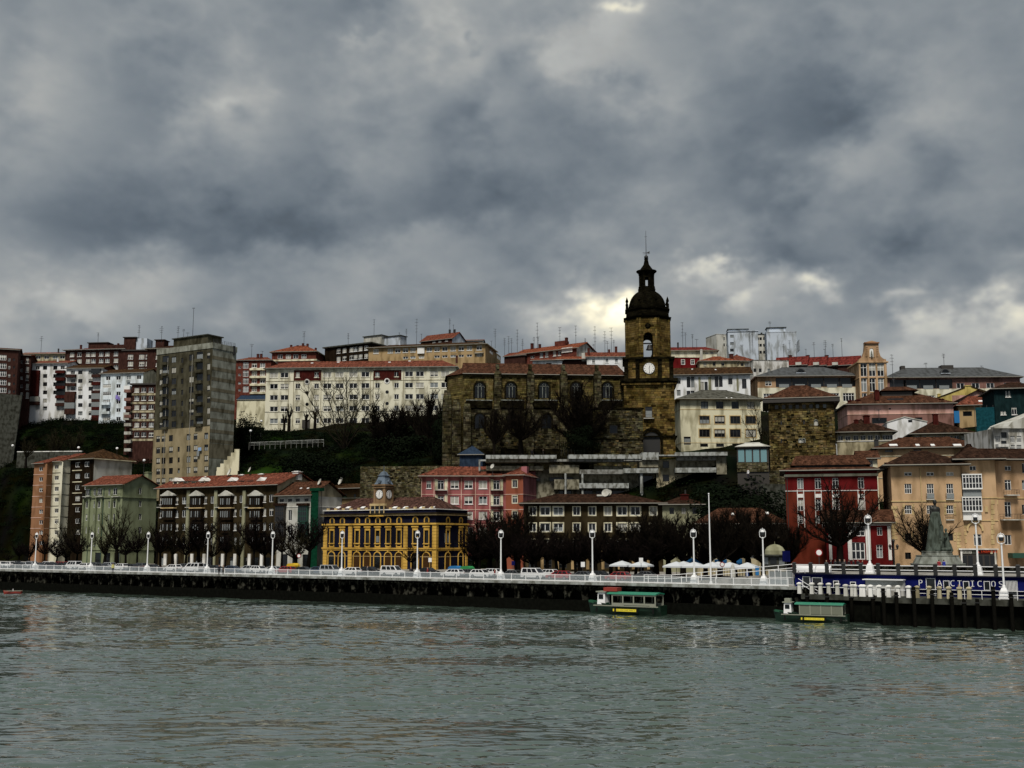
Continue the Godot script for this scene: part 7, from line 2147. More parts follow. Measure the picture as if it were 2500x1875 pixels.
func undergrowth() -> void:
	var r := RandomNumberGenerator.new(); r.seed = 909
	var mesh := leaf_clump(5, 130, 1.0, 0.075)
	var xs := []
	for k in 5200:
		var s := r.randf_range(-330.0, 70.0)
		var t := r.randf_range(59.0, 108.0)
		if s > -40 and t > 82: continue
		if Vector2((s + 124.0) / 17.0, (t - 76.0) / 8.0).length() < 1.0: continue
		var y := land(s, t) - 0.2
		var q := qpt(s, t, y)
		xs.append(Transform3D(Basis(Vector3.UP, r.randf() * TAU).scaled(Vector3(r.randf_range(0.8, 2.6), r.randf_range(0.5, 1.6), r.randf_range(0.8, 2.6))), q))
	var mm := MultiMesh.new()
	mm.transform_format = MultiMesh.TRANSFORM_3D
	mm.mesh = mesh
	mm.instance_count = xs.size()
	for k in xs.size(): mm.set_instance_transform(k, xs[k])
	var o := MultiMeshInstance3D.new()
	o.name = "undergrowth"
	o.multimesh = mm
	o.material_override = M.ivy
	add_child(o)
	o.set_meta("kind", "stuff"); o.set_meta("label", "dark ivy and scrub covering the hillside below the flats"); o.set_meta("category", "undergrowth")

# ---------------------------------------------------------------- vehicles
func hexa(m: MB, x0: float, x1: float, w0: float, y0: float, x2: float, x3: float, w1: float, y1: float) -> Array:
	var l := [Vector3(x0, y0, w0), Vector3(x1, y0, w0), Vector3(x1, y0, -w0), Vector3(x0, y0, -w0)]
	var t := [Vector3(x2, y1, w1), Vector3(x3, y1, w1), Vector3(x3, y1, -w1), Vector3(x2, y1, -w1)]
	for i in 4: m.quad(l[i], l[(i + 1) % 4], t[(i + 1) % 4], t[i])
	m.quad(t[0], t[1], t[2], t[3])
	return [l, t]

func glass_on(m: MB, q: Array, i: int, a0: float, a1: float, b0: float, b1: float) -> void:
	var l0: Vector3 = q[0][i]; var l1: Vector3 = q[0][(i + 1) % 4]; var t0: Vector3 = q[1][i]; var t1: Vector3 = q[1][(i + 1) % 4]
	var nn := (l1 - l0).cross(t0 - l0).normalized() * 0.012
	var f := func(a, b): return l0.lerp(l1, a).lerp(t0.lerp(t1, a), b) + nn
	m.quad(f.call(a0, b0), f.call(a1, b0), f.call(a1, b1), f.call(a0, b1))

func make_car(kind: String) -> Node3D:
	var n := thing("parked_car", "parked car", "car", "cars parked along the quay")
	var L := 2.05; var waist := 0.92; var top := 1.46
	var body := MB.new()
	var prof: PackedVector2Array
	var cab: Array
	if kind == "van":
		L = 2.2; waist = 1.02; top = 1.85
		prof = PackedVector2Array([Vector2(-2.2, 0.32), Vector2(2.15, 0.32), Vector2(2.22, 0.6), Vector2(2.1, 0.86), Vector2(1.55, 1.02), Vector2(-2.2, 1.04), Vector2(-2.24, 0.7)])
		cab = [-2.18, 1.5, 0.86, 1.01, -2.05, 0.72, 0.70, 1.85]
	elif kind == "sedan":
		L = 2.25; waist = 0.9; top = 1.42
		prof = PackedVector2Array([Vector2(-2.25, 0.34), Vector2(2.2, 0.34), Vector2(2.28, 0.56), Vector2(2.15, 0.76), Vector2(1.15, 0.90), Vector2(-1.5, 0.94), Vector2(-2.2, 0.92), Vector2(-2.3, 0.62)])
		cab = [-1.75, 1.15, 0.80, 0.90, -1.0, 0.35, 0.60, 1.42]
	else:
		prof = PackedVector2Array([Vector2(-2.0, 0.33), Vector2(1.98, 0.33), Vector2(2.06, 0.56), Vector2(1.95, 0.80), Vector2(1.1, 0.93), Vector2(-1.9, 0.95), Vector2(-2.06, 0.7)])
		cab = [-1.95, 1.15, 0.82, 0.92, -1.5, 0.40, 0.62, 1.47]
	body.poly(prof, 0.84, -0.84)
	var q := hexa(body, cab[0], cab[1], cab[2], cab[3], cab[4], cab[5], cab[6], cab[7])
	part(n, "body", body.mesh(), M.car_white)
	for side in [0, 2]:
		for w in [[0.07, 0.36], [0.40, 0.64], [0.68, 0.94]]:
			var gl := MB.new(); glass_on(gl, q, side, w[0], w[1], 0.14, 0.88); part(n, "side_window", gl.mesh(), M.glass)
	var ws := MB.new(); glass_on(ws, q, 1, 0.06, 0.94, 0.1, 0.92); part(n, "windscreen", ws.mesh(), M.glass_b)
	var rw := MB.new(); glass_on(rw, q, 3, 0.1, 0.9, 0.2, 0.88); part(n, "rear_window", rw.mesh(), M.glass)
	var ty := MB.new(); ty.tube(Vector3(0, 0, -0.1), Vector3(0, 0, 0.1), 0.32, 0.32, 14)
	ty.tube(Vector3(0, 0, 0.1), Vector3(0, 0, -0.1), 0.32, 0.32, 14)
	var tm := ty.mesh()
	var ri := MB.new(); ri.tube(Vector3(0, 0, 0), Vector3(0, 0, 0.115), 0.19, 0.17, 12); ri.tube(Vector3(0, 0, 0), Vector3(0, 0, -0.115), 0.19, 0.17, 12)
	var rm := ri.mesh()
	for x in [-1.28, 1.3]:
		for z in [-0.78, 0.78]:
			var w := part(n, "wheel", tm, M.rubber, Vector3(x, 0.32, z)); part(w, "rim", rm, M.alloy)
	for z in [-0.62, 0.62]:
		bar(n, "headlight", M.lamp_glass, Vector3(L - 0.12, 0.62, z - 0.18), Vector3(L + 0.0, 0.76, z + 0.18)); bar(n, "tail_light", M.tail_red, Vector3(-L - 0.02, 0.68, z - 0.14), Vector3(-L + 0.1, 0.90, z + 0.14))
	bar(n, "bumper", M.rubber, Vector3(-L - 0.04, 0.30, -0.8), Vector3(L + 0.02, 0.40, 0.8)); bar(n, "number_plate", M.lamp_white, Vector3(L + 0.0, 0.45, -0.25), Vector3(L + 0.03, 0.55, 0.25))
	return n

func cars() -> void:
	rng.seed = 808
	for p in [["car_white", 0.74, 0.75, 0.76], ["car_silver", 0.36, 0.38, 0.40], ["car_grey", 0.07, 0.075, 0.08], ["car_black", 0.012, 0.012, 0.014], ["car_red", 0.28, 0.012, 0.014], ["car_blue", 0.03, 0.05, 0.10]]:
		mat(p[0], lin(p[1], p[2], p[3]), 0.3, null, Vector3.ONE, {"clearcoat_enabled": true, "clearcoat": 0.6, "clearcoat_roughness": 0.1})
	mat("rubber", lin(0.012, 0.012, 0.012), 0.85); mat("alloy", lin(0.4, 0.4, 0.41), 0.35, null, Vector3.ONE, {"metallic": 0.7})
	mat("lamp_glass", lin(0.6, 0.62, 0.62), 0.15); mat("tail_red", lin(0.25, 0.01, 0.01), 0.25)
	var proto := {"hatch": make_car("hatch"), "van": make_car("van"), "sedan": make_car("sedan")}
	var first := {"hatch": true, "van": true, "sedan": true}
	var words := {"car_white": "white", "car_silver": "silver", "car_grey": "dark grey", "car_black": "black", "car_red": "red", "car_blue": "dark blue"}
	var kinds := {"hatch": "hatchback", "van": "tall van", "sedan": "saloon"}
	for q in [[8, 9, "hatch", "car_white"], [24, 10, "hatch", "car_white"], [38, 16, "hatch", "car_grey"], [52, 9, "sedan", "car_black"], [68, 10, "hatch", "car_silver"], [84, 16, "hatch", "car_silver"], [100, 9, "sedan", "car_grey"], [118, 16, "hatch", "car_white"], [130, 10, "hatch", "car_black"], [150, 16, "hatch", "car_red"], [155, 9, "sedan", "car_black"], [182, 9, "van", "car_white"], [210, 9, "hatch", "car_white"], [232, 16, "hatch", "car_grey"], [252, 9, "sedan", "car_grey"], [274, 16, "hatch", "car_silver"], [298, 9, "hatch", "car_white"], [322, 10, "sedan", "car_black"], [345, 16, "hatch", "car_grey"], [372, 9, "sedan", "car_black"], [425, 9, "hatch", "car_white"], [452, 16, "hatch", "car_grey"], [474, 9, "van", "car_white"], [500, 17, "hatch", "car_silver"], [530, 9, "hatch", "car_black"], [572, 9, "sedan", "car_blue"], [608, 10, "hatch", "car_silver"], [636, 9, "hatch", "car_white"], [668, 10, "sedan", "car_silver"], [700, 9, "hatch", "car_red"], [745, 9, "sedan", "car_black"], [775, 10, "hatch", "car_blue"], [810, 9, "van", "car_silver"], [858, 9, "hatch", "car_white"], [905, 16, "hatch", "car_black"], [960, 10, "van", "car_white"], [1048, 16, "sedan", "car_black"], [1106, 9, "hatch", "car_white"], [1140, 12, "sedan", "car_grey"], [1176, 9, "hatch", "car_white"], [1197, 15, "hatch", "car_white"], [1250, 10, "sedan", "car_grey"], [1304, 9, "van", "car_white"], [1336, 16, "hatch", "car_white"], [1364, 9, "hatch", "car_red"], [1428, 10, "sedan", "car_grey"], [1466, 12, "hatch", "car_black"], [1508, 9, "hatch", "car_red"], [1572, 16, "sedan", "car_grey"]]:
		var near := "the first row behind the railing" if q[1] < 13 else "the back row of the parking strip"
		var lab: String = "%s %s parked in %s" % [words[q[3]], kinds[q[2]], near]
		var y := DECK if q[1] < 6.5 else DECK - 0.12
		var pos := qpt(s_of(q[0], q[1]), q[1], y)
		var turn := -QA + (PI if rng.randf() < 0.5 else 0.0) + rng.randf_range(-0.12, 0.12)
		var c: Node3D
		if first[q[2]]:
			c = proto[q[2]]; c.position = pos; c.rotation.y = turn; c.set_meta("label", lab); first[q[2]] = false
		else: c = copy_of(proto[q[2]], pos, turn, lab)
		for ch in c.get_children():
			if String(ch.name).begins_with("body"): (ch as MeshInstance3D).material_override = M[q[3]]

# ---------------------------------------------------------------- street furniture
func street_lamps() -> void:
	var n := thing("street_lamp", "tall white promenade lamp on a square plinth at the railing", "lamp", "white lamps along the promenade")
	var pl := MB.new(); pl.taper(0, 0, 0, 1.05, 1.05, 0.8, 0.8, 1.0); pl.taper(0, 1.0, 0, 0.8, 0.8, 0.5, 0.5, 0.35); pl.cbox(0, 0, 0, 1.2, 0.22, 1.2)
	part(n, "plinth", pl.mesh(), M.lamp_white)
	var po := MB.new(); po.lathe([Vector2(0.22, 1.3), Vector2(0.2, 1.5), Vector2(0.13, 1.7), Vector2(0.10, 6.55), Vector2(0.17, 6.6), Vector2(0.17, 6.75), Vector2(0.02, 6.8)], 10)
	part(n, "pole", po.mesh(), M.lamp_white)
	var fr := MB.new()
	var pts := [Vector3(-0.18, 6.7, 0), Vector3(-0.42, 6.85, 0), Vector3(-0.45, 7.5, 0), Vector3(-0.28, 7.85, 0), Vector3(0, 7.9, 0), Vector3(0.28, 7.85, 0), Vector3(0.45, 7.5, 0), Vector3(0.42, 6.85, 0), Vector3(0.18, 6.7, 0)]
	for k in pts.size() - 1: fr.tube(pts[k], pts[k + 1], 0.045, 0.045, 6)
	fr.tube(Vector3(0, 7.9, 0), Vector3(0, 8.1, 0), 0.05, 0.02, 6)
	part(n, "bracket", fr.mesh(), M.lamp_white)
	var hd := MB.new(); hd.lathe([Vector2(0.30, 7.45), Vector2(0.33, 7.5), Vector2(0.27, 7.72), Vector2(0.05, 7.8)], 12); part(n, "lamp_cap", hd.mesh(), M.lamp_white)
	var gl := MB.new(); gl.lathe([Vector2(0.02, 6.98), Vector2(0.22, 7.0), Vector2(0.28, 7.2), Vector2(0.27, 7.45)], 12); part(n, "lamp_glass", gl.mesh(), M.glass_b)
	var first := true
	for q in [[89, 0.5, "tall white promenade lamp at the railing opposite the brown and cream flats"], [224.5, 0.5, "tall white promenade lamp at the railing opposite the pale green house"], [362, 0.5, "tall white promenade lamp at the railing opposite the gap beside the green house"], [508, 0.5, "tall white promenade lamp at the railing opposite the brown gallery house"], [666, 0.5, "tall white promenade lamp at the railing opposite the small grey house"], [835.5, 0.5, "tall white promenade lamp at the railing opposite the yellow station's first arches"], [1019.5, 0.5, "tall white promenade lamp at the railing opposite the yellow station's end arches"], [1223, 0.5, "tall white promenade lamp at the railing opposite the pink flats"], [1446, 0.5, "tall white promenade lamp at the railing opposite the brown waterfront block"], [1693, 0.5, "tall white promenade lamp at the railing opposite the white parasols and flagpole"], [1862, 0.5, "tall white promenade lamp at the railing opposite the kiosk and stair head"], [2121, 4.0, "white terrace lamp standing before the red annex"], [2384, 4.0, "white terrace lamp standing before the tobacco shop"], [2444, -3.6, "white lamp standing on the pilots' dock beside the blue wall"]]:
		var y := DECK - 0.05
		if q[0] > 2000: y = 7.15
		if q[0] > 2400: y = 4.55
		var p := qpt(s_of(q[0], q[1]), q[1], y)
		if first: n.position = p; n.rotation.y = -QA; first = false; n.set_meta("label", q[2])
		else: copy_of(n, p, -QA, q[2])
	# flagpole
	var f := thing("flagpole", "tall bare white flagpole rising from the promenade", "flagpole", "", qpt(s_of(1733, 1.5), 1.5, DECK), 0)
	var fp := MB.new(); fp.lathe([Vector2(0.25, 0), Vector2(0.25, 0.3), Vector2(0.13, 0.4), Vector2(0.07, 12.9)], 10); part(f, "pole", fp.mesh(), M.lamp_white)
	var fb := SphereMesh.new(); fb.radius = 0.12; fb.height = 0.24; part(f, "finial", fb, M.lamp_white, Vector3(0, 13.0, 0))
	# globe lamps on the hill
	var gpost := MB.new(); gpost.lathe([Vector2(0.09, -1.0), Vector2(0.05, 3.6)], 6)
	var gm := SphereMesh.new(); gm.radius = 0.38; gm.height = 0.76; gm.radial_segments = 14; gm.rings = 7
	for q in [[31, 1088, 322, "globe lamp on the dark slope below the retaining wall"], [192, 1093, 318, "globe lamp above the terracotta roof of the brown flats"], [286, 1095, 316, "globe lamp above the roof edge of the dark brown flats"], [352, 1124, 300, "globe lamp low beside the grey tower block"], [612, 1052, 318, "globe lamp at the evergreen below the long cream block"], [638, 1028, 345, "globe lamp before the windowless cream house"]]:
		var p := at(q[0], q[1], q[2])
		var o := thing("globe_lamp", q[3], "lamp", "globe lamps on the hillside", p - Vector3(0, 4.0, 0))
		part(o, "post", gpost.mesh(), M.iron); part(o, "globe", gm, M.lamp_white, Vector3(0, 4.0, 0))
	# hillside footpath railing
	var a := at(608, 1090, 322); var b := at(790, 1090, 312)
	var hr := thing("path_railing", "pale metal railing along the hillside path above the grass", "railing", "", a, atan2(-(b - a).z, (b - a).x))
	var L := Vector2(b.x - a.x, b.z - a.z).length()
	for k in 15: bar(hr, "post", M.concrete, Vector3(L * k / 14.0 - 0.04, -1.0, -0.04), Vector3(L * k / 14.0 + 0.04, 1.15, 0.04))
	for k in 3: bar(hr, "rail", M.light_concrete, Vector3(0, 0.3 + k * 0.38, -0.03), Vector3(L, 0.36 + k * 0.38 + (0.08 if k == 2 else 0.0), 0.03))
	# parasols
	var ps := thing("parasol", "white square cafe parasol open over the terrace tables", "parasol", "white cafe parasols")
	var cn := MB.new(); cn.lathe([Vector2(2.35, 2.0), Vector2(2.3, 2.25), Vector2(1.2, 2.62), Vector2(0.06, 2.95)], 4, Vector3.ZERO, true, PI / 4); part(ps, "canopy", cn.mesh(), M.canvas_white)
	var pp := MB.new(); pp.tube(Vector3(0, 0, 0), Vector3(0, 2.9, 0), 0.04, 0.04, 6); part(ps, "pole", pp.mesh(), M.wood_brown)
	bar(ps, "base", M.dark_concrete, Vector3(-0.4, 0, -0.4), Vector3(0.4, 0.12, 0.4))
	var f1 := true
	for q in [[1518, 21], [1565, 20], [1650, 19], [1668, 22], [1694, 19], [1738, 19], [1752, 22], [1780, 19], [1823, 18]]:
		var p := qpt(s_of(q[0], q[1]), q[1], DECK - 0.12)
		if f1: ps.position = p; ps.rotation.y = -QA; f1 = false
		else: copy_of(ps, p, -QA + 0.1 * (int(q[0]) % 3 - 1), "")
	for q in [[1669, 1725, 1363, "wide blue awning stretched over the restaurant terrace"], [1745, 1775, 1366, "small blue awning half hidden behind the parasols"], [1786, 1812, 1364, "blue awning beside the folded grey parasol"]]:
		var p := at(q[0], q[2], 196); var e := at(q[1], q[2], 196)
		var o := thing("awning", q[3], "awning", "blue restaurant awnings", Vector3(p.x, DECK - 0.12, p.z))
		var w := e.x - p.x; var h := p.y - DECK + 0.12
		var m := MB.new(); m.quad(Vector3(-0.5, h - 0.9, 2.4), Vector3(w - 0.5, h - 0.9, 2.4), Vector3(w, h, 0), Vector3(0, h, 0)); m.quad(Vector3(-0.5, h - 1.15, 2.4), Vector3(w - 0.5, h - 1.15, 2.4), Vector3(w - 0.5, h - 0.9, 2.4), Vector3(-0.5, h - 0.9, 2.4)); m.quad(Vector3(0, h - 0.06, 0), Vector3(-0.5, h - 0.96, 2.4), Vector3(w - 0.5, h - 0.96, 2.4), Vector3(w, h - 0.06, 0))
		part(o, "canvas", m.mesh(), M.canvas_blue)
		for x in [0.0, w - 0.5]: bar(o, "post", M.mast_metal, Vector3(x - 0.04, 0, 2.3), Vector3(x + 0.04, h - 0.95, 2.38)); bar(o, "rear_post", M.mast_metal, Vector3(x - 0.04, 0, -0.05), Vector3(x + 0.04, h - 0.1, 0.03))
	var fo := thing("folded_parasol", "folded pale grey parasol standing between the open white ones", "parasol", "", qpt(s_of(1787, 16), 16, DECK - 0.12))
	var fm := MB.new(); fm.lathe([Vector2(0.05, 0), Vector2(0.05, 0.7), Vector2(0.45, 0.75), Vector2(0.42, 1.5), Vector2(0.25, 2.5), Vector2(0.03, 2.8)], 9); part(fo, "canopy", fm.mesh(), M.pale_grey_render); bar(fo, "base", M.dark_concrete, Vector3(-0.4, 0, -0.4), Vector3(0.4, 0.1, 0.4))
	# recycling bins
	for q in [[718, 16, "canvas_yellow", "yellow rounded recycling container behind the parked red hatchback"], [1112, 14, "canvas_blue", "blue topped recycling container behind the white hatchback by the station"], [1141, 14, "bin_green", "green topped recycling container by the station corner"]]:
		mat("canvas_yellow", lin(0.65, 0.42, 0.02), 0.6); mat("bin_green", lin(0.02, 0.22, 0.06), 0.6)
		var o := thing("recycling_container", q[3], "container", "recycling containers by the street", qpt(s_of(q[0], q[1]), q[1], DECK - 0.12), -QA)
		var m := MB.new(); m.taper(0, 0.15, 0, 1.7, 1.2, 2.0, 1.5, 1.1); part(o, "tub", m.mesh(), M[q[2]] if q[2] == "canvas_yellow" else M.car_grey)
		var l := MB.new(); l.poly(PackedVector2Array([Vector2(-1.1, 1.26), Vector2(1.1, 1.26), Vector2(1.0, 1.6), Vector2(0.6, 1.85), Vector2(-0.6, 1.85), Vector2(-1.0, 1.6)]), 0.8, -0.8); part(o, "lid", l.mesh(), M[q[2]])
		for x in [-0.7, 0.7]: bar(o, "foot", M.rubber, Vector3(x - 0.1, 0, -0.5), Vector3(x + 0.1, 0.15, 0.5))
	# kiosk
	var kd := 176.0
	var kp := at(1893, 1385, kd)
	var k := thing("kiosk", "round roofed grey kiosk with flat dome and wide eaves on the terrace", "kiosk", "", Vector3(kp.x, 7.15, kp.z))
	var m1 := MB.new(); m1.lathe([Vector2(1.8, 0), Vector2(1.8, 2.0), Vector2(2.3, 2.05), Vector2(2.3, 2.25), Vector2(1.5, 2.3)], 8, Vector3.ZERO, true); part(k, "body", m1.mesh(), M.dark_concrete)
	var m5 := MB.new(); m5.lathe([Vector2(1.62, 2.28), Vector2(1.55, 2.9), Vector2(1.25, 3.4), Vector2(0.7, 3.75), Vector2(0.05, 3.9), Vector2(0.03, 4.3)], 16); part(k, "dome", m5.mesh(), M.olive_trim)
	for i in 8:
		var w := bar(k, "window", M.glass_b if i % 3 else M.curtain, Vector3(-0.5, 0.8, -0.02), Vector3(0.5, 1.85, 0.02)); w.rotation.y = i * PI / 4 + PI / 8; w.position = Vector3(sin(w.rotation.y) * 1.68, 1.3, cos(w.rotation.y) * 1.68)
	# information panel and signs
	for q in [[1920, 168, 1345, 1378, 2.0, "blue_paint", "blue advertising pillar beside the round kiosk"], [1849, 164, 1383, 1410, 0.9, "canvas_blue", "small blue notice panel at the head of the ramp"]]:
		var p := at(q[0], q[3], q[1]); var h: float = at(q[0], q[2], q[1]).y - p.y
		var o := thing("notice_panel", q[6], "sign", "", p)
		bar(o, "panel", M[q[5]], Vector3(-q[4] * 0.28, h * 0.2, -0.12), Vector3(q[4] * 0.28, h, 0.12)); bar(o, "post", M.iron, Vector3(-0.06, -1.6, -0.06), Vector3(0.06, h * 0.2, 0.06))
	for q in [[1999, 166, 1340, 1358, "circle", "road sign with white plate and red ring before the red house"], [1763, 172, 1372, 1384, "circle", "round road sign among the parasols"], [1423, 182, 1372, 1384, "plate", "small pale road sign plate behind the red hatchback"], [1253, 186, 1370, 1380, "blue", "blue disabled parking sign behind the grey saloon"], [1565, 180, 1362, 1374, "plate", "parking sign plate in front of the parasols"], [730, 210, 1352, 1362, "circle", "round road sign beside the yellow container"], [1050, 198, 1362, 1372, "plate", "pale sign plate before the station arcade"]]:
		var c := at(q[0], (q[2] + q[3]) / 2.0, q[1])
		var hpx: float = (q[3] - q[2]) * q[1] / F
		var ground := 7.15 if q[0] > 1900 else DECK - 0.12
		var o := thing("road_sign", q[5], "sign", "road signs by the street", Vector3(c.x, ground, c.z))
		var y: float = c.y - ground
		bar(o, "post", M.mast_metal, Vector3(-0.035, 0, -0.035), Vector3(0.035, y + hpx / 2, 0.035))
		if q[4] == "circle":
			var m := MB.new(); m.tube(Vector3(0, y, 0.04), Vector3(0, y, 0.08), hpx / 2, hpx / 2, 18); part(o, "disc", m.mesh(), M.tail_red)
			var mi := MB.new(); mi.tube(Vector3(0, y, 0.08), Vector3(0, y, 0.10), hpx * 0.36, hpx * 0.36, 18); part(o, "disc_centre", mi.mesh(), M.lamp_white)
		else: bar(o, "plate", M.blue_paint if q[4] == "blue" else M.lamp_white, Vector3(-hpx * 0.4, y - hpx / 2, 0.04), Vector3(hpx * 0.4, y + hpx / 2, 0.07))
	# triple black lantern
	var ln := thing("lantern_post", "black cast iron post with three lanterns at the red annex corner", "lamp", "", Vector3(at(2184, 1380, 170).x, 7.15, -170))
	var lp := MB.new(); lp.lathe([Vector2(0.3, 0), Vector2(0.25, 0.6), Vector2(0.1, 0.8), Vector2(0.08, 3.9)], 8); lp.tube(Vector3(-0.55, 3.1, 0), Vector3(0.55, 3.1, 0), 0.05, 0.05, 5); part(ln, "post", lp.mesh(), M.iron)
	for q in [Vector3(0, 3.9, 0), Vector3(-0.55, 3.1, 0), Vector3(0.55, 3.1, 0)]:
		var m := MB.new(); m.lathe([Vector2(0.1, 0), Vector2(0.22, 0.5), Vector2(0.26, 0.52), Vector2(0.05, 0.8)], 6, Vector3.ZERO, true); part(ln, "lantern", m.mesh(), M.iron, q)

# ---------------------------------------------------------------- the pilots' dock and the upper terrace
func dock() -> void:
	rng.seed = 1001
	var tr := MB.new()
	for q in [[50.0, 200.0, 0.6, 60.0], [44.0, 50.0, 7.0, 60.0]]:
		var a := qpt(q[0], q[2], 7.15); var b := qpt(q[1], q[2], 7.15); var c := qpt(q[1], q[3], 7.15); var d := qpt(q[0], q[3], 7.15)
		tr.quad(a, b, c, d)
		var dn := Vector3(0, -4, 0)
		tr.quad(a + dn, b + dn, b, a); tr.quad(d + dn, a + dn, a, d)
	structure("upper_terrace", tr.mesh(), M.paving, "raised paved terrace above the blue pilots' building")
	# ramp from the promenade up to the terrace
	var rp := MB.new()
	rp.quad(qpt(26, 2.2, DECK + 0.01), qpt(44, 5.0, 7.15), qpt(44, 7.4, 7.15), qpt(26, 4.6, DECK + 0.01)); rp.quad(qpt(26, 2.2, DECK), qpt(44, 5.0, DECK), qpt(44, 5.0, 7.15), qpt(26, 2.2, DECK + 0.01))
	structure("ramp", rp.mesh(), M.paving, "sloping footway climbing from the promenade to the terrace")
	var rr := thing("ramp_railing", "white double railing climbing along the ramp", "railing", "", qpt(22, 1.9, DECK), -QA)
	var m0 := Vector3(22, 0, 0)
	for k in 11:
		var x := k * 2.2
		var y := clampf((x - 4.0) / 18.0, 0, 1) * 1.8
		var z := -clampf((x - 4.0) / 18.0, 0, 1) * 2.8
		bar(rr, "post", M.lamp_white, Vector3(x - 0.05, y, z - 0.05), Vector3(x + 0.05, y + 1.2, z + 0.05))
		if k < 10:
			var x2 := x + 2.2; var y2 := clampf((x2 - 4.0) / 18.0, 0, 1) * 1.8; var z2 := -clampf((x2 - 4.0) / 18.0, 0, 1) * 2.8
			for hh in [0.62, 1.15]:
				var m := MB.new(); m.tube(Vector3(x, y + hh, z), Vector3(x2, y2 + hh, z2), 0.05, 0.05, 6); part(rr, "rail", m.mesh(), M.lamp_white)
	# dock deck
	var dk := MB.new()
	for q in [[46.6, 58.0, -1.2], [58.0, 200.0, -4.8]]:
		var a := qpt(q[0], q[2], 4.45); var b := qpt(q[1], q[2], 4.45); var c := qpt(q[1], 0.7, 4.45); var d := qpt(q[0], 0.7, 4.45)
		dk.quad(a, b, c, d); var dn := Vector3(0, -0.7, 0); dk.quad(a + dn, b + dn, b, a); dk.quad(d + dn, a + dn, a, d)
	structure("pilots_dock", dk.mesh(), M.dark_concrete, "low dark landing dock under the terrace")
	var w := quay_node("dock_wall", "soot black dock wall standing in the water under the pilots' building", "wall", 58, -3.8, 0)
	bar(w, "wall_face", M.algae_wall, Vector3(0, -3, -0.5), Vector3(140, 3.74, 0)); bar(w, "wall_face", M.algae_wall, Vector3(-11.4, -3, -3.6), Vector3(0, 3.74, -3.0)); bar(w, "wall_return", M.algae_wall, Vector3(-0.5, -3, -3.0), Vector3(0, 3.74, -0.5))
	# timber piles
	var pm := MB.new(); pm.tube(Vector3(0, -4, 0), Vector3(0, 0, 0), 0.26, 0.24, 9)
	var pmm := pm.mesh()
	var s := 58.5
	var i := 0
	while s < 92.0:
		var top := 4.9 + rng.randf_range(-0.5, 1.4)
		var o := quay_node("timber_pile", "black tarred timber pile standing before the dock", "pile", s, -5.1 - rng.randf_range(0, 0.5), top, "timber piles along the dock")
		var p := part(o, "shaft", pmm, M.wood_black); p.scale.y = (top + 1.0) / 4.0
		bar(o, "iron_band", M.iron, Vector3(-0.28, -0.5, -0.28), Vector3(0.28, -0.38, 0.28))
		s += rng.randf_range(1.3, 2.4); i += 1
	for q in [47.5, 50.2, 53.4, 56.2]:
		var o := quay_node("timber_pile", "black timber pile beside the green boat's berth", "pile", q, -1.5, 4.6, "timber piles at the boat berth")
		var p := part(o, "shaft", pmm, M.wood_black); p.scale.y = 1.4; bar(o, "iron_band", M.iron, Vector3(-0.28, -0.5, -0.28), Vector3(0.28, -0.38, 0.28))
	# white concrete posts with rails
	var bp := MB.new(); bp.taper(0, 0, 0, 0.5, 0.5, 0.42, 0.42, 1.25); bp.cbox(0, 1.25, 0, 0.62, 0.16, 0.62); bp.taper(0, 1.41, 0, 0.6, 0.6, 0.2, 0.2, 0.12)
	var bpm := bp.mesh()
	var us := [1948, 1978, 1999, 2019, 2040, 2060, 2076, 2082, 2098, 2103, 2120, 2141, 2164, 2187, 2212]
	for q in us:
		var t := -0.9 if q < 2050 else -4.4
		var o := quay_node("dock_post", "white capped concrete post on the dock edge", "post", s_of(q, t), t, 4.45, "white posts along the dock")
		part(o, "shaft", bpm, M.trim_white); bar(o, "rail", M.lamp_white, Vector3(0.25, 0.9, -0.04), Vector3(1.15, 0.98, 0.04))
	for q in [2233, 2262, 2287, 2310, 2336, 2359]:
		var o := quay_node("dock_post", "weathered yellowish concrete post among the timber piles", "post", s_of(q, -4.4), -4.4, 4.45, "yellowish posts along the dock")
		part(o, "shaft", bpm, M.stained_cream)
	var rl := quay_node("dock_railing", "white two bar railing on the dock before the blue wall", "railing", s_of(2225, -4.2), -4.2, 4.45)
	for k in 2: bar(rl, "rail", M.lamp_white, Vector3(0, 0.55 + k * 0.5, -0.03), Vector3(26, 0.61 + k * 0.5, 0.03))
	for k in 14: bar(rl, "post", M.lamp_white, Vector3(k * 2.0 - 0.03, 0, -0.03), Vector3(k * 2.0 + 0.03, 1.1, 0.03))
	# terrace railing: stout black posts and white rails
	var tp := MB.new(); tp.cbox(0, 0, 0, 0.45, 1.35, 0.45); tp.taper(0, 1.35, 0, 0.55, 0.55, 0.3, 0.3, 0.14)
	var tpm := tp.mesh()
	var tus := [1937, 1977, 2016, 2057, 2099, 2141, 2190, 2233, 2280, 2327, 2377, 2427, 2481, 2530]
	for k in tus.size():
		var s0 := s_of(tus[k], 0.8)
		var o := quay_node("terrace_railing", "stout black post with white double rails along the terrace edge", "railing", s0, 0.8, 7.15, "terrace railing bays")
		part(o, "post", tpm, M.iron)
		if k < tus.size() - 1:
			var L := s_of(tus[k + 1], 0.8) - s0
			for y in [0.55, 1.12]: bar(o, "rail", M.lamp_white, Vector3(0.23, y, -0.045), Vector3(L - 0.23, y + 0.1, 0.045))
	# blue pilots' building under the terrace
	var s_a := s_of(1936, 0.3); var s_b := 100.0
	var b := quay_node("pilots_building", "long low blue pilots' building with white lettering under the terrace", "building", s_a, 0.55, 4.45)
	var blen := s_b - s_a
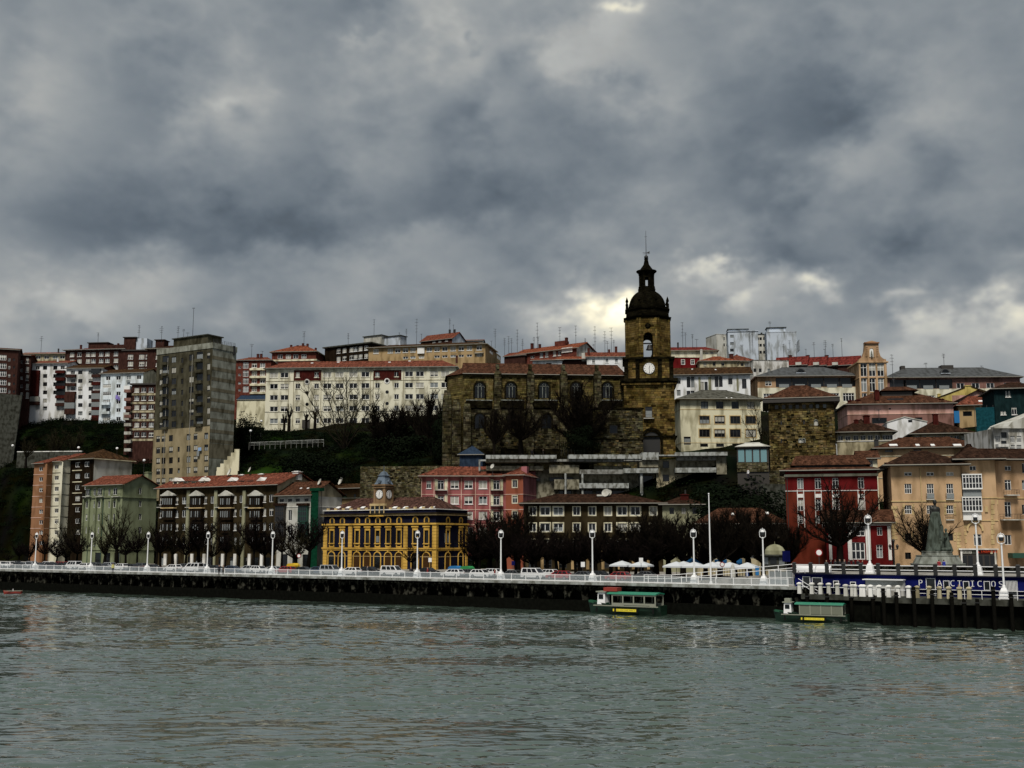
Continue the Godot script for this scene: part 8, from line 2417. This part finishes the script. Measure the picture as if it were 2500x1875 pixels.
	bar(b, "wall", M.blue_paint, Vector3(0, 0, -5), Vector3(blen, 2.55, 0)); bar(b, "fascia", M.navy_paint, Vector3(-0.1, 2.553, -5), Vector3(blen, 2.69, 0.35))
	var lx := func(u): return s_of(u, 0.3) - s_a
	for q in [[1964, 16, 0.05, 2.2, "door"], [1990, 22, 0.1, 2.1, "glass_door"], [2036, 11, 0.3, 1.7, "window"], [2077, 11, 0.3, 1.6, "window"], [2113, 8, 0.2, 1.6, "window"], [2126, 12, 0.1, 1.7, "window"], [2266, 20, 0.1, 2.25, "glass_door"], [2304, 12, 1.05, 1.98, "window"], [2352, 12, 1.0, 1.95, "window"], [2402.5, 12, 0.95, 2.0, "window"], [2462, 26, 0.0, 2.1, "gate"]]:
		var x0: float = lx.call(q[0] - q[1] / 2.0); var x1: float = lx.call(q[0] + q[1] / 2.0)
		var fr := MB.new(); fr.box(Vector3(x0 - 0.08, q[2], 0.004), Vector3(x1 + 0.08, q[3] + 0.08, 0.05)); var wn := part(b, q[4], fr.mesh(), M.lamp_white)
		if q[4] == "gate":
			for k in 9: bar(wn, "bar", M.iron, Vector3(lerpf(x0, x1, k / 8.0) - 0.03, q[2], 0.055), Vector3(lerpf(x0, x1, k / 8.0) + 0.03, q[3], 0.09))
		else: bar(wn, "pane", M.glass if q[4] == "window" else M.glass_b, Vector3(x0, q[2] + 0.06, 0.052), Vector3(x1, q[3], 0.07))
	var letters := {"P": 2241, "A": 2287.5, "C": 2318.5, "T": 2336, "I": 2367.5, "C2": 2384.5, "O": 2418, "S": 2436.5}
	for ch in letters:
		var x: float = lx.call(letters[ch])
		var t := TextMesh.new(); var f := SystemFont.new(); f.font_names = PackedStringArray(["Droid Sans Mono"]); f.font_weight = 700
		t.font = f; t.text = ch[0]; t.font_size = 64; t.pixel_size = 0.0162; t.depth = 0.04
		part(b, "letter", t, M.lamp_white, Vector3(x, 1.72, 0.03))
	for q in [2158]:
		var x: float = lx.call(q)
		bar(b, "white_shed", M.dirty_white_plaster, Vector3(x - 2.4, 0, 0.01), Vector3(x + 2.4, 2.0, 1.2)); bar(b, "shed_roof", M.lamp_white, Vector3(x - 2.7, 2.01, 0.01), Vector3(x + 2.5, 2.12, 1.7))
	# fenced compound at the stair head
	var cp := quay_node("fenced_enclosure", "white fenced enclosure with mesh panels at the head of the stairs", "fence", s_of(1875, 1.5), 1.5, DECK)
	for k in 7: bar(cp, "post", M.lamp_white, Vector3(k * 0.85 - 0.04, 0, -0.04), Vector3(k * 0.85 + 0.04, 2.2, 0.04))
	for k in 3: bar(cp, "rail", M.lamp_white, Vector3(0, 0.1 + k * 1.0, -0.03), Vector3(5.1, 0.18 + k * 1.0, 0.03))
	bar(cp, "mesh_panel", M.curtain, Vector3(0.05, 0.2, -0.02), Vector3(3.3, 2.0, 0.0)); bar(cp, "poster", M.net_teal, Vector3(3.5, 0.2, -0.01), Vector3(4.9, 1.3, 0.02))
	# stairs down to the water
	var stn := quay_node("quay_stairs", "stone stairs with white handrail going down from the promenade end", "stairs", 46.6, -0.2, 0)
	for k in 12: bar(stn, "step", M.quay_concrete, Vector3(0.02 + k * 0.45, 0.3, -1.6), Vector3(0.47 + k * 0.45, DECK - 0.3 * (k + 1), 0.1))
	for hh in [0.6, 1.1]:
		var m := MB.new(); m.tube(Vector3(-0.6, DECK + hh, 0.05), Vector3(4.2, DECK - 2.9 + hh, 0.05), 0.04, 0.04, 6); part(stn, "handrail", m.mesh(), M.lamp_white)
	for k in 4: bar(stn, "handrail_post", M.lamp_white, Vector3(k * 1.2 - 0.03, DECK - 0.3 - k * 0.75, 0.02), Vector3(k * 1.2 + 0.03, DECK + 0.75 - k * 0.72, 0.08))
	# small white dinghies on the terrace
	for q in [[1962, 3.5, "white upturned dinghy behind the terrace railing"], [1999, 4.0, "second white upturned dinghy stored on the terrace"]]:
		var o := quay_node("dinghy", q[2], "boat", s_of(q[0], q[1]), q[1], 7.15, "white dinghies on the terrace")
		part(o, "hull", hull_mesh(3.0, 1.1, 0.6), M.lamp_white, Vector3(0, 0.75, 0)).rotation.x = PI
		for x in [-0.8, 0.8]: bar(o, "chock", M.wood_brown, Vector3(x - 0.08, 0, -0.4), Vector3(x + 0.08, 0.2, 0.4))

# ---------------------------------------------------------------- boats
func hull_mesh(L: float, beam: float, deep: float) -> ArrayMesh:
	# bow at -x; sheer rises to the bow
	var m := MB.new()
	var rows := []
	var n := 14
	for i in n + 1:
		var t := i / float(n)
		var x := -L / 2 + L * t
		var w := beam / 2 * pow(sin(clampf(t * 1.25 + 0.02, 0, 1) * PI / 2), 0.7) * (1.0 - 0.18 * clampf((t - 0.75) / 0.25, 0, 1))
		var top := deep * (1.0 + 0.45 * pow(1 - t, 3) + 0.08 * t * t)
		rows.append([Vector3(x - 0.5 * (1 - t) * deep * 0.5, top, w), Vector3(x, deep * 0.45, w * 0.92), Vector3(x + 0.1, -deep * 0.25, w * 0.55), Vector3(x + 0.1, -deep * 0.4, 0)])
	for i in n:
		for j in 3:
			var a: Vector3 = rows[i][j]; var b: Vector3 = rows[i + 1][j]; var c: Vector3 = rows[i + 1][j + 1]; var d: Vector3 = rows[i][j + 1]
			m.quad(d, c, b, a)
			var f := func(p): return Vector3(p.x, p.y, -p.z)
			m.quad(f.call(a), f.call(b), f.call(c), f.call(d))
		var a0: Vector3 = rows[i][0]; var b0: Vector3 = rows[i + 1][0]
		m.quad(a0 + Vector3(0, -0.15, -0.05), b0 + Vector3(0, -0.15, -0.05), Vector3(b0.x, b0.y - 0.15, -b0.z + 0.05), Vector3(a0.x, a0.y - 0.15, -a0.z + 0.05))
	var e: Array = rows[n]
	for j in 3: m.quad(e[j + 1], Vector3(e[j + 1].x, e[j + 1].y, -e[j + 1].z), Vector3(e[j].x, e[j].y, -e[j].z), e[j])
	return m.mesh()

func boats() -> void:
	mat("hull_green", lin(0.006, 0.022, 0.012), 0.35); mat("boat_green", lin(0.014, 0.08, 0.04), 0.4); mat("roof_green", lin(0.02, 0.20, 0.12), 0.5); mat("boat_cream", lin(0.24, 0.25, 0.20), 0.5); mat("boat_yellow", lin(0.75, 0.62, 0.04), 0.5); mat("boat_red", lin(0.26, 0.03, 0.02), 0.5); mat("plastic_sheet", lin(0.16, 0.17, 0.13), 0.2)
	for q in [[s_of(1527, -2.6), -2.6, 12.0, "dark green passenger boat with open cream cabin windows under a green roof", false], [s_of(1974, -4.6), -4.6, 9.6, "dark green passenger boat with clear plastic side curtains moored at the dock", true]]:
		var k: float = q[2] / 12.0
		var o := quay_node("passenger_boat", q[3], "boat", q[0], q[1], WATER, "green passenger boats moored at the quay")
		o.scale = Vector3(k, k, k)
		o.rotation.y = -QA + (0.10 if q[4] else 0.0)
		part(o, "hull", hull_mesh(11.8, 3.1, 1.25), M.hull_green)
		var ru := MB.new(); ru.box(Vector3(-4.6, 1.12, 1.50), Vector3(5.7, 1.26, 1.62)); ru.box(Vector3(-4.6, 1.12, -1.62), Vector3(5.7, 1.26, -1.5)); part(o, "rubbing_strake", ru.mesh(), M.boat_cream)
		var bw := MB.new(); bw.poly(PackedVector2Array([Vector2(-5.9, 1.55), Vector2(-4.2, 1.30), Vector2(-3.0, 1.28), Vector2(-3.0, 1.55), Vector2(-4.2, 1.62), Vector2(-5.95, 1.85)]), 0.5, -0.5); part(o, "bow_deck", bw.mesh(), M.boat_green)
		var wh := MB.new(); wh.taper(-3.7, 1.3, 0, 1.3, 1.7, 1.1, 1.5, 1.75); part(o, "wheelhouse", wh.mesh(), M.lamp_white)
		for z in [0.84, -0.84]: bar(o, "wheelhouse_window", M.glass, Vector3(-4.1, 2.1, z - 0.03), Vector3(-3.35, 2.75, z + 0.03))
		bar(o, "wheelhouse_window", M.glass, Vector3(-4.34, 2.2, -0.6), Vector3(-4.26, 2.8, 0.6)); bar(o, "wheelhouse_roof", M.boat_cream, Vector3(-4.5, 3.05, -0.95), Vector3(-2.9, 3.2, 0.95))
		if q[4]: bar(o, "name_board", M.boat_cream, Vector3(-4.2, 3.21, -0.6), Vector3(-3.2, 3.75, 0.6))
		else: bar(o, "red_locker", M.boat_red, Vector3(-3.4, 3.21, -0.9), Vector3(-1.2, 3.75, 0.6))
		var roof_ := MB.new(); roof_.poly(PackedVector2Array([Vector2(-1.55, 2.85), Vector2(-1.3, 2.85), Vector2(0, 2.98), Vector2(1.3, 2.85), Vector2(1.55, 2.85), Vector2(1.5, 3.02), Vector2(0, 3.18), Vector2(-1.5, 3.02)]), 3.9, -3.9)
		var ro := part(o, "canopy_roof", roof_.mesh(), M.roof_green, Vector3(1.5, 0.0, 0)); ro.rotation.y = PI / 2
		for z in [1.38, -1.38]:
			for j in 5: bar(o, "canopy_post", M.boat_cream, Vector3(-1.6 + j * 1.7 - 0.09, 1.25, z - 0.05), Vector3(-1.6 + j * 1.7 + 0.09, 2.85, z + 0.05))
			if not q[4]:
				bar(o, "side_panel", M.boat_cream, Vector3(-1.6, 1.2, z - 0.03), Vector3(5.2, 1.62, z + 0.03)); bar(o, "window_head", M.boat_cream, Vector3(-1.6, 2.62, z - 0.03), Vector3(5.2, 2.86, z + 0.03))
			else:
				for j in 4: bar(o, "plastic_curtain", M.plastic_sheet, Vector3(-1.5 + j * 1.7, 1.25, z - 0.02), Vector3(0.0 + j * 1.7, 2.85, z + 0.01))
		for j in 5: bar(o, "bench", M.wood_brown, Vector3(-1.0 + j * 1.2, 1.1, -1.1), Vector3(-0.6 + j * 1.2, 1.5, 1.1))
		for z in [1.60, -1.64]: bar(o, "side_sign", M.boat_yellow, Vector3(-1.4, 0.42, z), Vector3(2.4, 0.78, z + 0.05))
		var tx := MB.new()
		for j in 22: tx.box(Vector3(-1.15 + j * 0.15, 0.56, 1.655), Vector3(-1.15 + j * 0.15 + (0.07 if j % 5 else 0.0), 0.65, 1.66))
		part(o, "sign_lettering", tx.mesh(), M.hull_green)
		for x in [-4.0, -1.0, 2.5, 5.0]:
			var ft := MB.new(); ft.tube(Vector3(x, 0.25, 1.75), Vector3(x, 0.95, 1.72), 0.14, 0.14, 8); part(o, "fender", ft.mesh(), M.rubber)
	var rb := thing("rowing_boat", "small red rowing boat with pale rim moored alone on the open water", "boat", "", Vector3(at(31, 1445, 226).x, WATER - 0.05, -226), 0.15)
	part(rb, "hull", hull_mesh(3.4, 1.3, 0.5), M.boat_red)
	bar(rb, "rim", M.boat_cream, Vector3(-1.5, 0.55, 0.58), Vector3(1.7, 0.63, 0.68)); bar(rb, "rim", M.boat_cream, Vector3(-1.5, 0.55, -0.68), Vector3(1.7, 0.63, -0.58)); bar(rb, "thwart", M.wood_brown, Vector3(-0.2, 0.45, -0.55), Vector3(0.1, 0.5, 0.55))
	bar(rb, "mooring_post", M.lamp_white, Vector3(0.0, 0.5, -0.05), Vector3(0.1, 1.0, 0.05))

# ---------------------------------------------------------------- monument and people
func monument() -> void:
	var d := 166.0
	var c := at(2290, 1390, d)
	var o := thing("monument", "grey green stone monument with dark bronze bust above draped figures on a stepped base", "statue", "", Vector3(c.x, 7.15, -d))
	for q in [[3.9, 3.8, 0.0, 1.1], [3.5, 2.95, 1.1, 2.3], [2.2, 2.1, 2.3, 2.9]]:
		var b := MB.new(); b.lathe([Vector2(q[0], q[2]), Vector2(q[1], q[3] - 0.12), Vector2(q[1] + 0.08, q[3] - 0.1), Vector2(q[1] + 0.08, q[3] - 0.003), Vector2(0.1, q[3])], 8, Vector3.ZERO, true, PI / 8); part(o, "base_step", b.mesh(), M.pale_stone)
	var st := body_mesh([
		[Vector3(-0.5, 2.9, 0), Vector3(-0.25, 5.5, 0), 1.15, 0.85], [Vector3(-0.25, 5.5, 0), Vector3(0, 8.2, 0), 0.85, 0.72], [Vector3(-1.35, 2.9, 0.5), Vector3(-0.75, 7.4, 0.3), 0.45, 0.3], [Vector3(-0.75, 2.9, 0.9), Vector3(-0.35, 7.8, 0.55), 0.34, 0.2], [Vector3(-0.2, 2.9, 1.0), Vector3(0.05, 6.9, 0.6), 0.3, 0.16], [Vector3(0.4, 7.9, 0.2), Vector3(0.6, 6.9, 0.4), 0.3, 0.2],
		[Vector3(0.55, 2.9, -0.1), Vector3(0.6, 6.4, -0.1), 0.6, 0.55],
		[Vector3(1.6, 2.9, 0.4), Vector3(1.35, 4.9, 0.45), 0.5, 0.3], [Vector3(1.35, 4.9, 0.45), Vector3(1.3, 5.5, 0.45), 0.28, 0.24], [Vector3(1.28, 5.95, 0.5), Vector3(1.28, 6.05, 0.5), 0.2, 0.2], [Vector3(1.5, 5.5, 0.45), Vector3(1.2, 4.9, 0.9), 0.11, 0.09], [Vector3(1.2, 4.9, 0.9), Vector3(0.6, 4.95, 0.95), 0.09, 0.07], [Vector3(-0.3, 3.1, 1.1), Vector3(0.2, 4.1, 1.0), 0.45, 0.3], [Vector3(0.25, 4.5, 1.0), Vector3(0.25, 4.6, 1.0), 0.2, 0.2], [Vector3(0.5, 3.1, 1.1), Vector3(1.5, 3.2, 0.9), 0.3, 0.25], [Vector3(2.0, 3.0, 0.3), Vector3(1.9, 3.9, 0.3), 0.3, 0.15]], 0.085, 0.10)
	part(o, "figure_group", st, M.statue_stone)
	var bu := body_mesh([[Vector3(0.0, 8.2, 0), Vector3(0.0, 9.0, 0), 0.5, 0.55], [Vector3(-0.45, 9.15, 0), Vector3(0.45, 9.15, 0), 0.3, 0.3], [Vector3(-0.6, 9.0, 0), Vector3(-0.6, 8.5, 0.1), 0.2, 0.15], [Vector3(0.6, 9.0, 0), Vector3(0.6, 8.5, 0.1), 0.2, 0.15], [Vector3(0, 9.2, 0), Vector3(0.02, 9.7, 0.03), 0.22, 0.18], [Vector3(0.02, 10.0, 0.03), Vector3(0.02, 10.22, 0.05), 0.27, 0.29], [Vector3(0.02, 9.95, 0.25), Vector3(0.02, 10.05, 0.28), 0.1, 0.07]], 0.06, 0.08)
	part(o, "bronze_bust", bu, M.bronze)

func people() -> void:
	var vm := StandardMaterial3D.new(); vm.vertex_color_use_as_albedo = true; vm.roughness = 0.9
	var skin := Color(0.42, 0.26, 0.19); var hair := Color(0.03, 0.02, 0.015)
	var caps := [[Vector3(0, 1.62, 0), Vector3(0, 1.66, 0.01), 0.10, 0.105], [Vector3(0, 1.64, 0.07), Vector3(0, 1.57, 0.06), 0.05, 0.05], [Vector3(0, 1.42, 0), Vector3(0, 1.54, 0.01), 0.055, 0.05], [Vector3(-0.14, 1.36, 0), Vector3(0.14, 1.36, 0), 0.10, 0.10], [Vector3(0, 1.34, 0), Vector3(0, 0.98, 0.01), 0.15, 0.135], [Vector3(0, 0.98, 0), Vector3(0, 0.86, 0), 0.15, 0.15],
		[Vector3(-0.21, 1.36, 0), Vector3(-0.26, 1.08, -0.02), 0.062, 0.05], [Vector3(-0.26, 1.08, -0.02), Vector3(-0.25, 0.84, 0.05), 0.048, 0.036], [Vector3(-0.25, 0.82, 0.05), Vector3(-0.25, 0.73, 0.07), 0.036, 0.025], [Vector3(0.21, 1.36, 0), Vector3(0.26, 1.08, -0.02), 0.062, 0.05], [Vector3(0.26, 1.08, -0.02), Vector3(0.24, 0.84, 0.06), 0.048, 0.036], [Vector3(0.24, 0.82, 0.06), Vector3(0.24, 0.73, 0.08), 0.036, 0.025],
		[Vector3(-0.09, 0.88, 0), Vector3(-0.10, 0.48, 0.05), 0.095, 0.065], [Vector3(-0.10, 0.48, 0.05), Vector3(-0.10, 0.08, 0.0), 0.06, 0.045], [Vector3(-0.10, 0.05, -0.03), Vector3(-0.10, 0.04, 0.15), 0.05, 0.04], [Vector3(0.09, 0.88, 0), Vector3(0.10, 0.48, 0.0), 0.095, 0.065], [Vector3(0.10, 0.48, 0.0), Vector3(0.10, 0.08, -0.12), 0.06, 0.045], [Vector3(0.10, 0.05, -0.15), Vector3(0.10, 0.04, 0.03), 0.05, 0.04]]
	for q in [[1299, 1113, 262, 31.2, Color(0.015, 0.015, 0.02), Color(0.01, 0.01, 0.015), "person in dark clothes standing at the church wall railing", 0.0], [1326, 1113, 262, 31.2, Color(0.02, 0.018, 0.015), Color(0.015, 0.015, 0.02), "second dark clothed person walking along the church wall", 1.2], [1827, 1172, 222, 24.0, Color(0.7, 0.7, 0.72), Color(0.02, 0.02, 0.04), "person in white top on the steps below the tower house", -1.0],
		[2341, 1440, 140, 4.45, Color(0.012, 0.012, 0.015), Color(0.012, 0.012, 0.02), "person in black standing on the dock before the blue wall", 0.3], [1208, 1390, 184, 5.23, Color(0.22, 0.02, 0.02), Color(0.02, 0.02, 0.03), "person in red jacket walking behind the white hatchbacks", 1.5], [1044, 1390, 190, 5.35, Color(0.24, 0.02, 0.02), Color(0.01, 0.01, 0.01), "person in red top beside the station arcade", -1.4], [897, 1390, 200, 5.35, Color(0.1, 0.11, 0.13), Color(0.01, 0.01, 0.02), "person in grey coat by the station doors", 1.4], [1003, 1392, 192, 5.35, Color(0.02, 0.02, 0.03), Color(0.015, 0.015, 0.02), "person in dark coat standing under the station arcade lamp", 0.2],
		[535, 1388, 208, 5.35, Color(0.015, 0.015, 0.02), Color(0.01, 0.01, 0.015), "dark clothed person between the parked cars", 0.8], [545, 1388, 208, 5.35, Color(0.1, 0.08, 0.06), Color(0.02, 0.02, 0.02), "person in brown jacket between the parked cars", -0.8], [276, 1378, 222, 5.35, Color(0.55, 0.52, 0.15), Color(0.02, 0.02, 0.05), "person in yellow vest near the green house", 0.4], [1824, 1385, 172, 5.35, Color(0.05, 0.1, 0.3), Color(0.02, 0.02, 0.04), "person in blue jacket near the parasols", 0.6],
		[2062, 1385, 164, 7.15, Color(0.012, 0.012, 0.016), Color(0.01, 0.01, 0.015), "dark clothed person in the crowd before the red annex", 0.0], [2305, 1385, 160, 7.15, Color(0.03, 0.05, 0.35), Color(0.02, 0.02, 0.04), "person in blue coat at the monument steps", 2.0], [2293, 1385, 160, 7.15, Color(0.3, 0.02, 0.03), Color(0.02, 0.02, 0.03), "person in red coat at the monument steps", 2.4]]:
		var p := at(q[0], q[1], q[2])
		var top: Color = q[4]; var low: Color = q[5]
		var o := thing("person", q[6], "person", "", Vector3(p.x, q[3], p.z), q[7])
		var paint := func(v: Vector3) -> Color:
			if v.y > 1.70 or (v.y > 1.58 and v.z < -0.02): return hair
			if v.y > 1.47: return skin
			if v.y < 0.80 and absf(v.x) > 0.2: return skin
			if v.y < 0.10: return Color(0.01, 0.01, 0.01)
			return top if v.y > 0.84 else low
		part(o, "body", body_mesh(caps, 0.033, 0.05, paint), vm)
		if q[0] == 2062:
			for k in 9:
				var e := at(2018 + k * 11.0, 1385, 163.0 + (k * 7) % 4)
				copy_of(o, Vector3(e.x, 7.15, e.z), k * 1.7, "dark clothed person in the crowd before the red annex", 0.94 + 0.02 * (k % 4)).set_meta("group", "people gathered before the red annex")
			o.set_meta("group", "people gathered before the red annex")

# ---------------------------------------------------------------- scene
func _ready() -> void:
	var cam := Camera3D.new()
	cam.name = "camera"
	add_child(cam)
	cam.position = Vector3(0, EYE, 0)
	cam.rotation.x = P
	cam.fov = rad_to_deg(2.0 * atan(CY / F))
	cam.near = 0.5
	cam.far = 3000.0
	cam.current = true
	var env := Environment.new()
	env.background_mode = Environment.BG_SKY
	env.sky = make_sky()
	env.background_energy_multiplier = 0.50
	env.tonemap_mode = Environment.TONE_MAPPER_LINEAR
	env.tonemap_exposure = 2.5
	env.sdfgi_enabled = true
	env.ssao_enabled = true
	env.ssil_enabled = true
	var we := WorldEnvironment.new()
	we.name = "environment"
	we.environment = env
	add_child(we)
	var sun := DirectionalLight3D.new()
	sun.name = "sun"
	sun.light_energy = 0.45
	sun.light_color = Color(1.0, 0.97, 0.92)
	sun.light_angular_distance = 14.0
	sun.shadow_enabled = true
	add_child(sun)
	sun.look_at_from_position(Vector3(-20, 150, 100), Vector3.ZERO)
	make_materials()
	mat("statue_stone", lin(0.085, 0.105, 0.09), 0.9, M.grime, Vector3(0.12, 0.05, 0.12))
	make_water()
	make_land()
	make_quay()
	dock()
	hill_town()
	church()
	library()
	waterfront()
	make_railing()
	street_lamps_setup()
	boats()
	monument()
	trees()
	people()

func street_lamps_setup() -> void:
	cars()
	street_lamps()
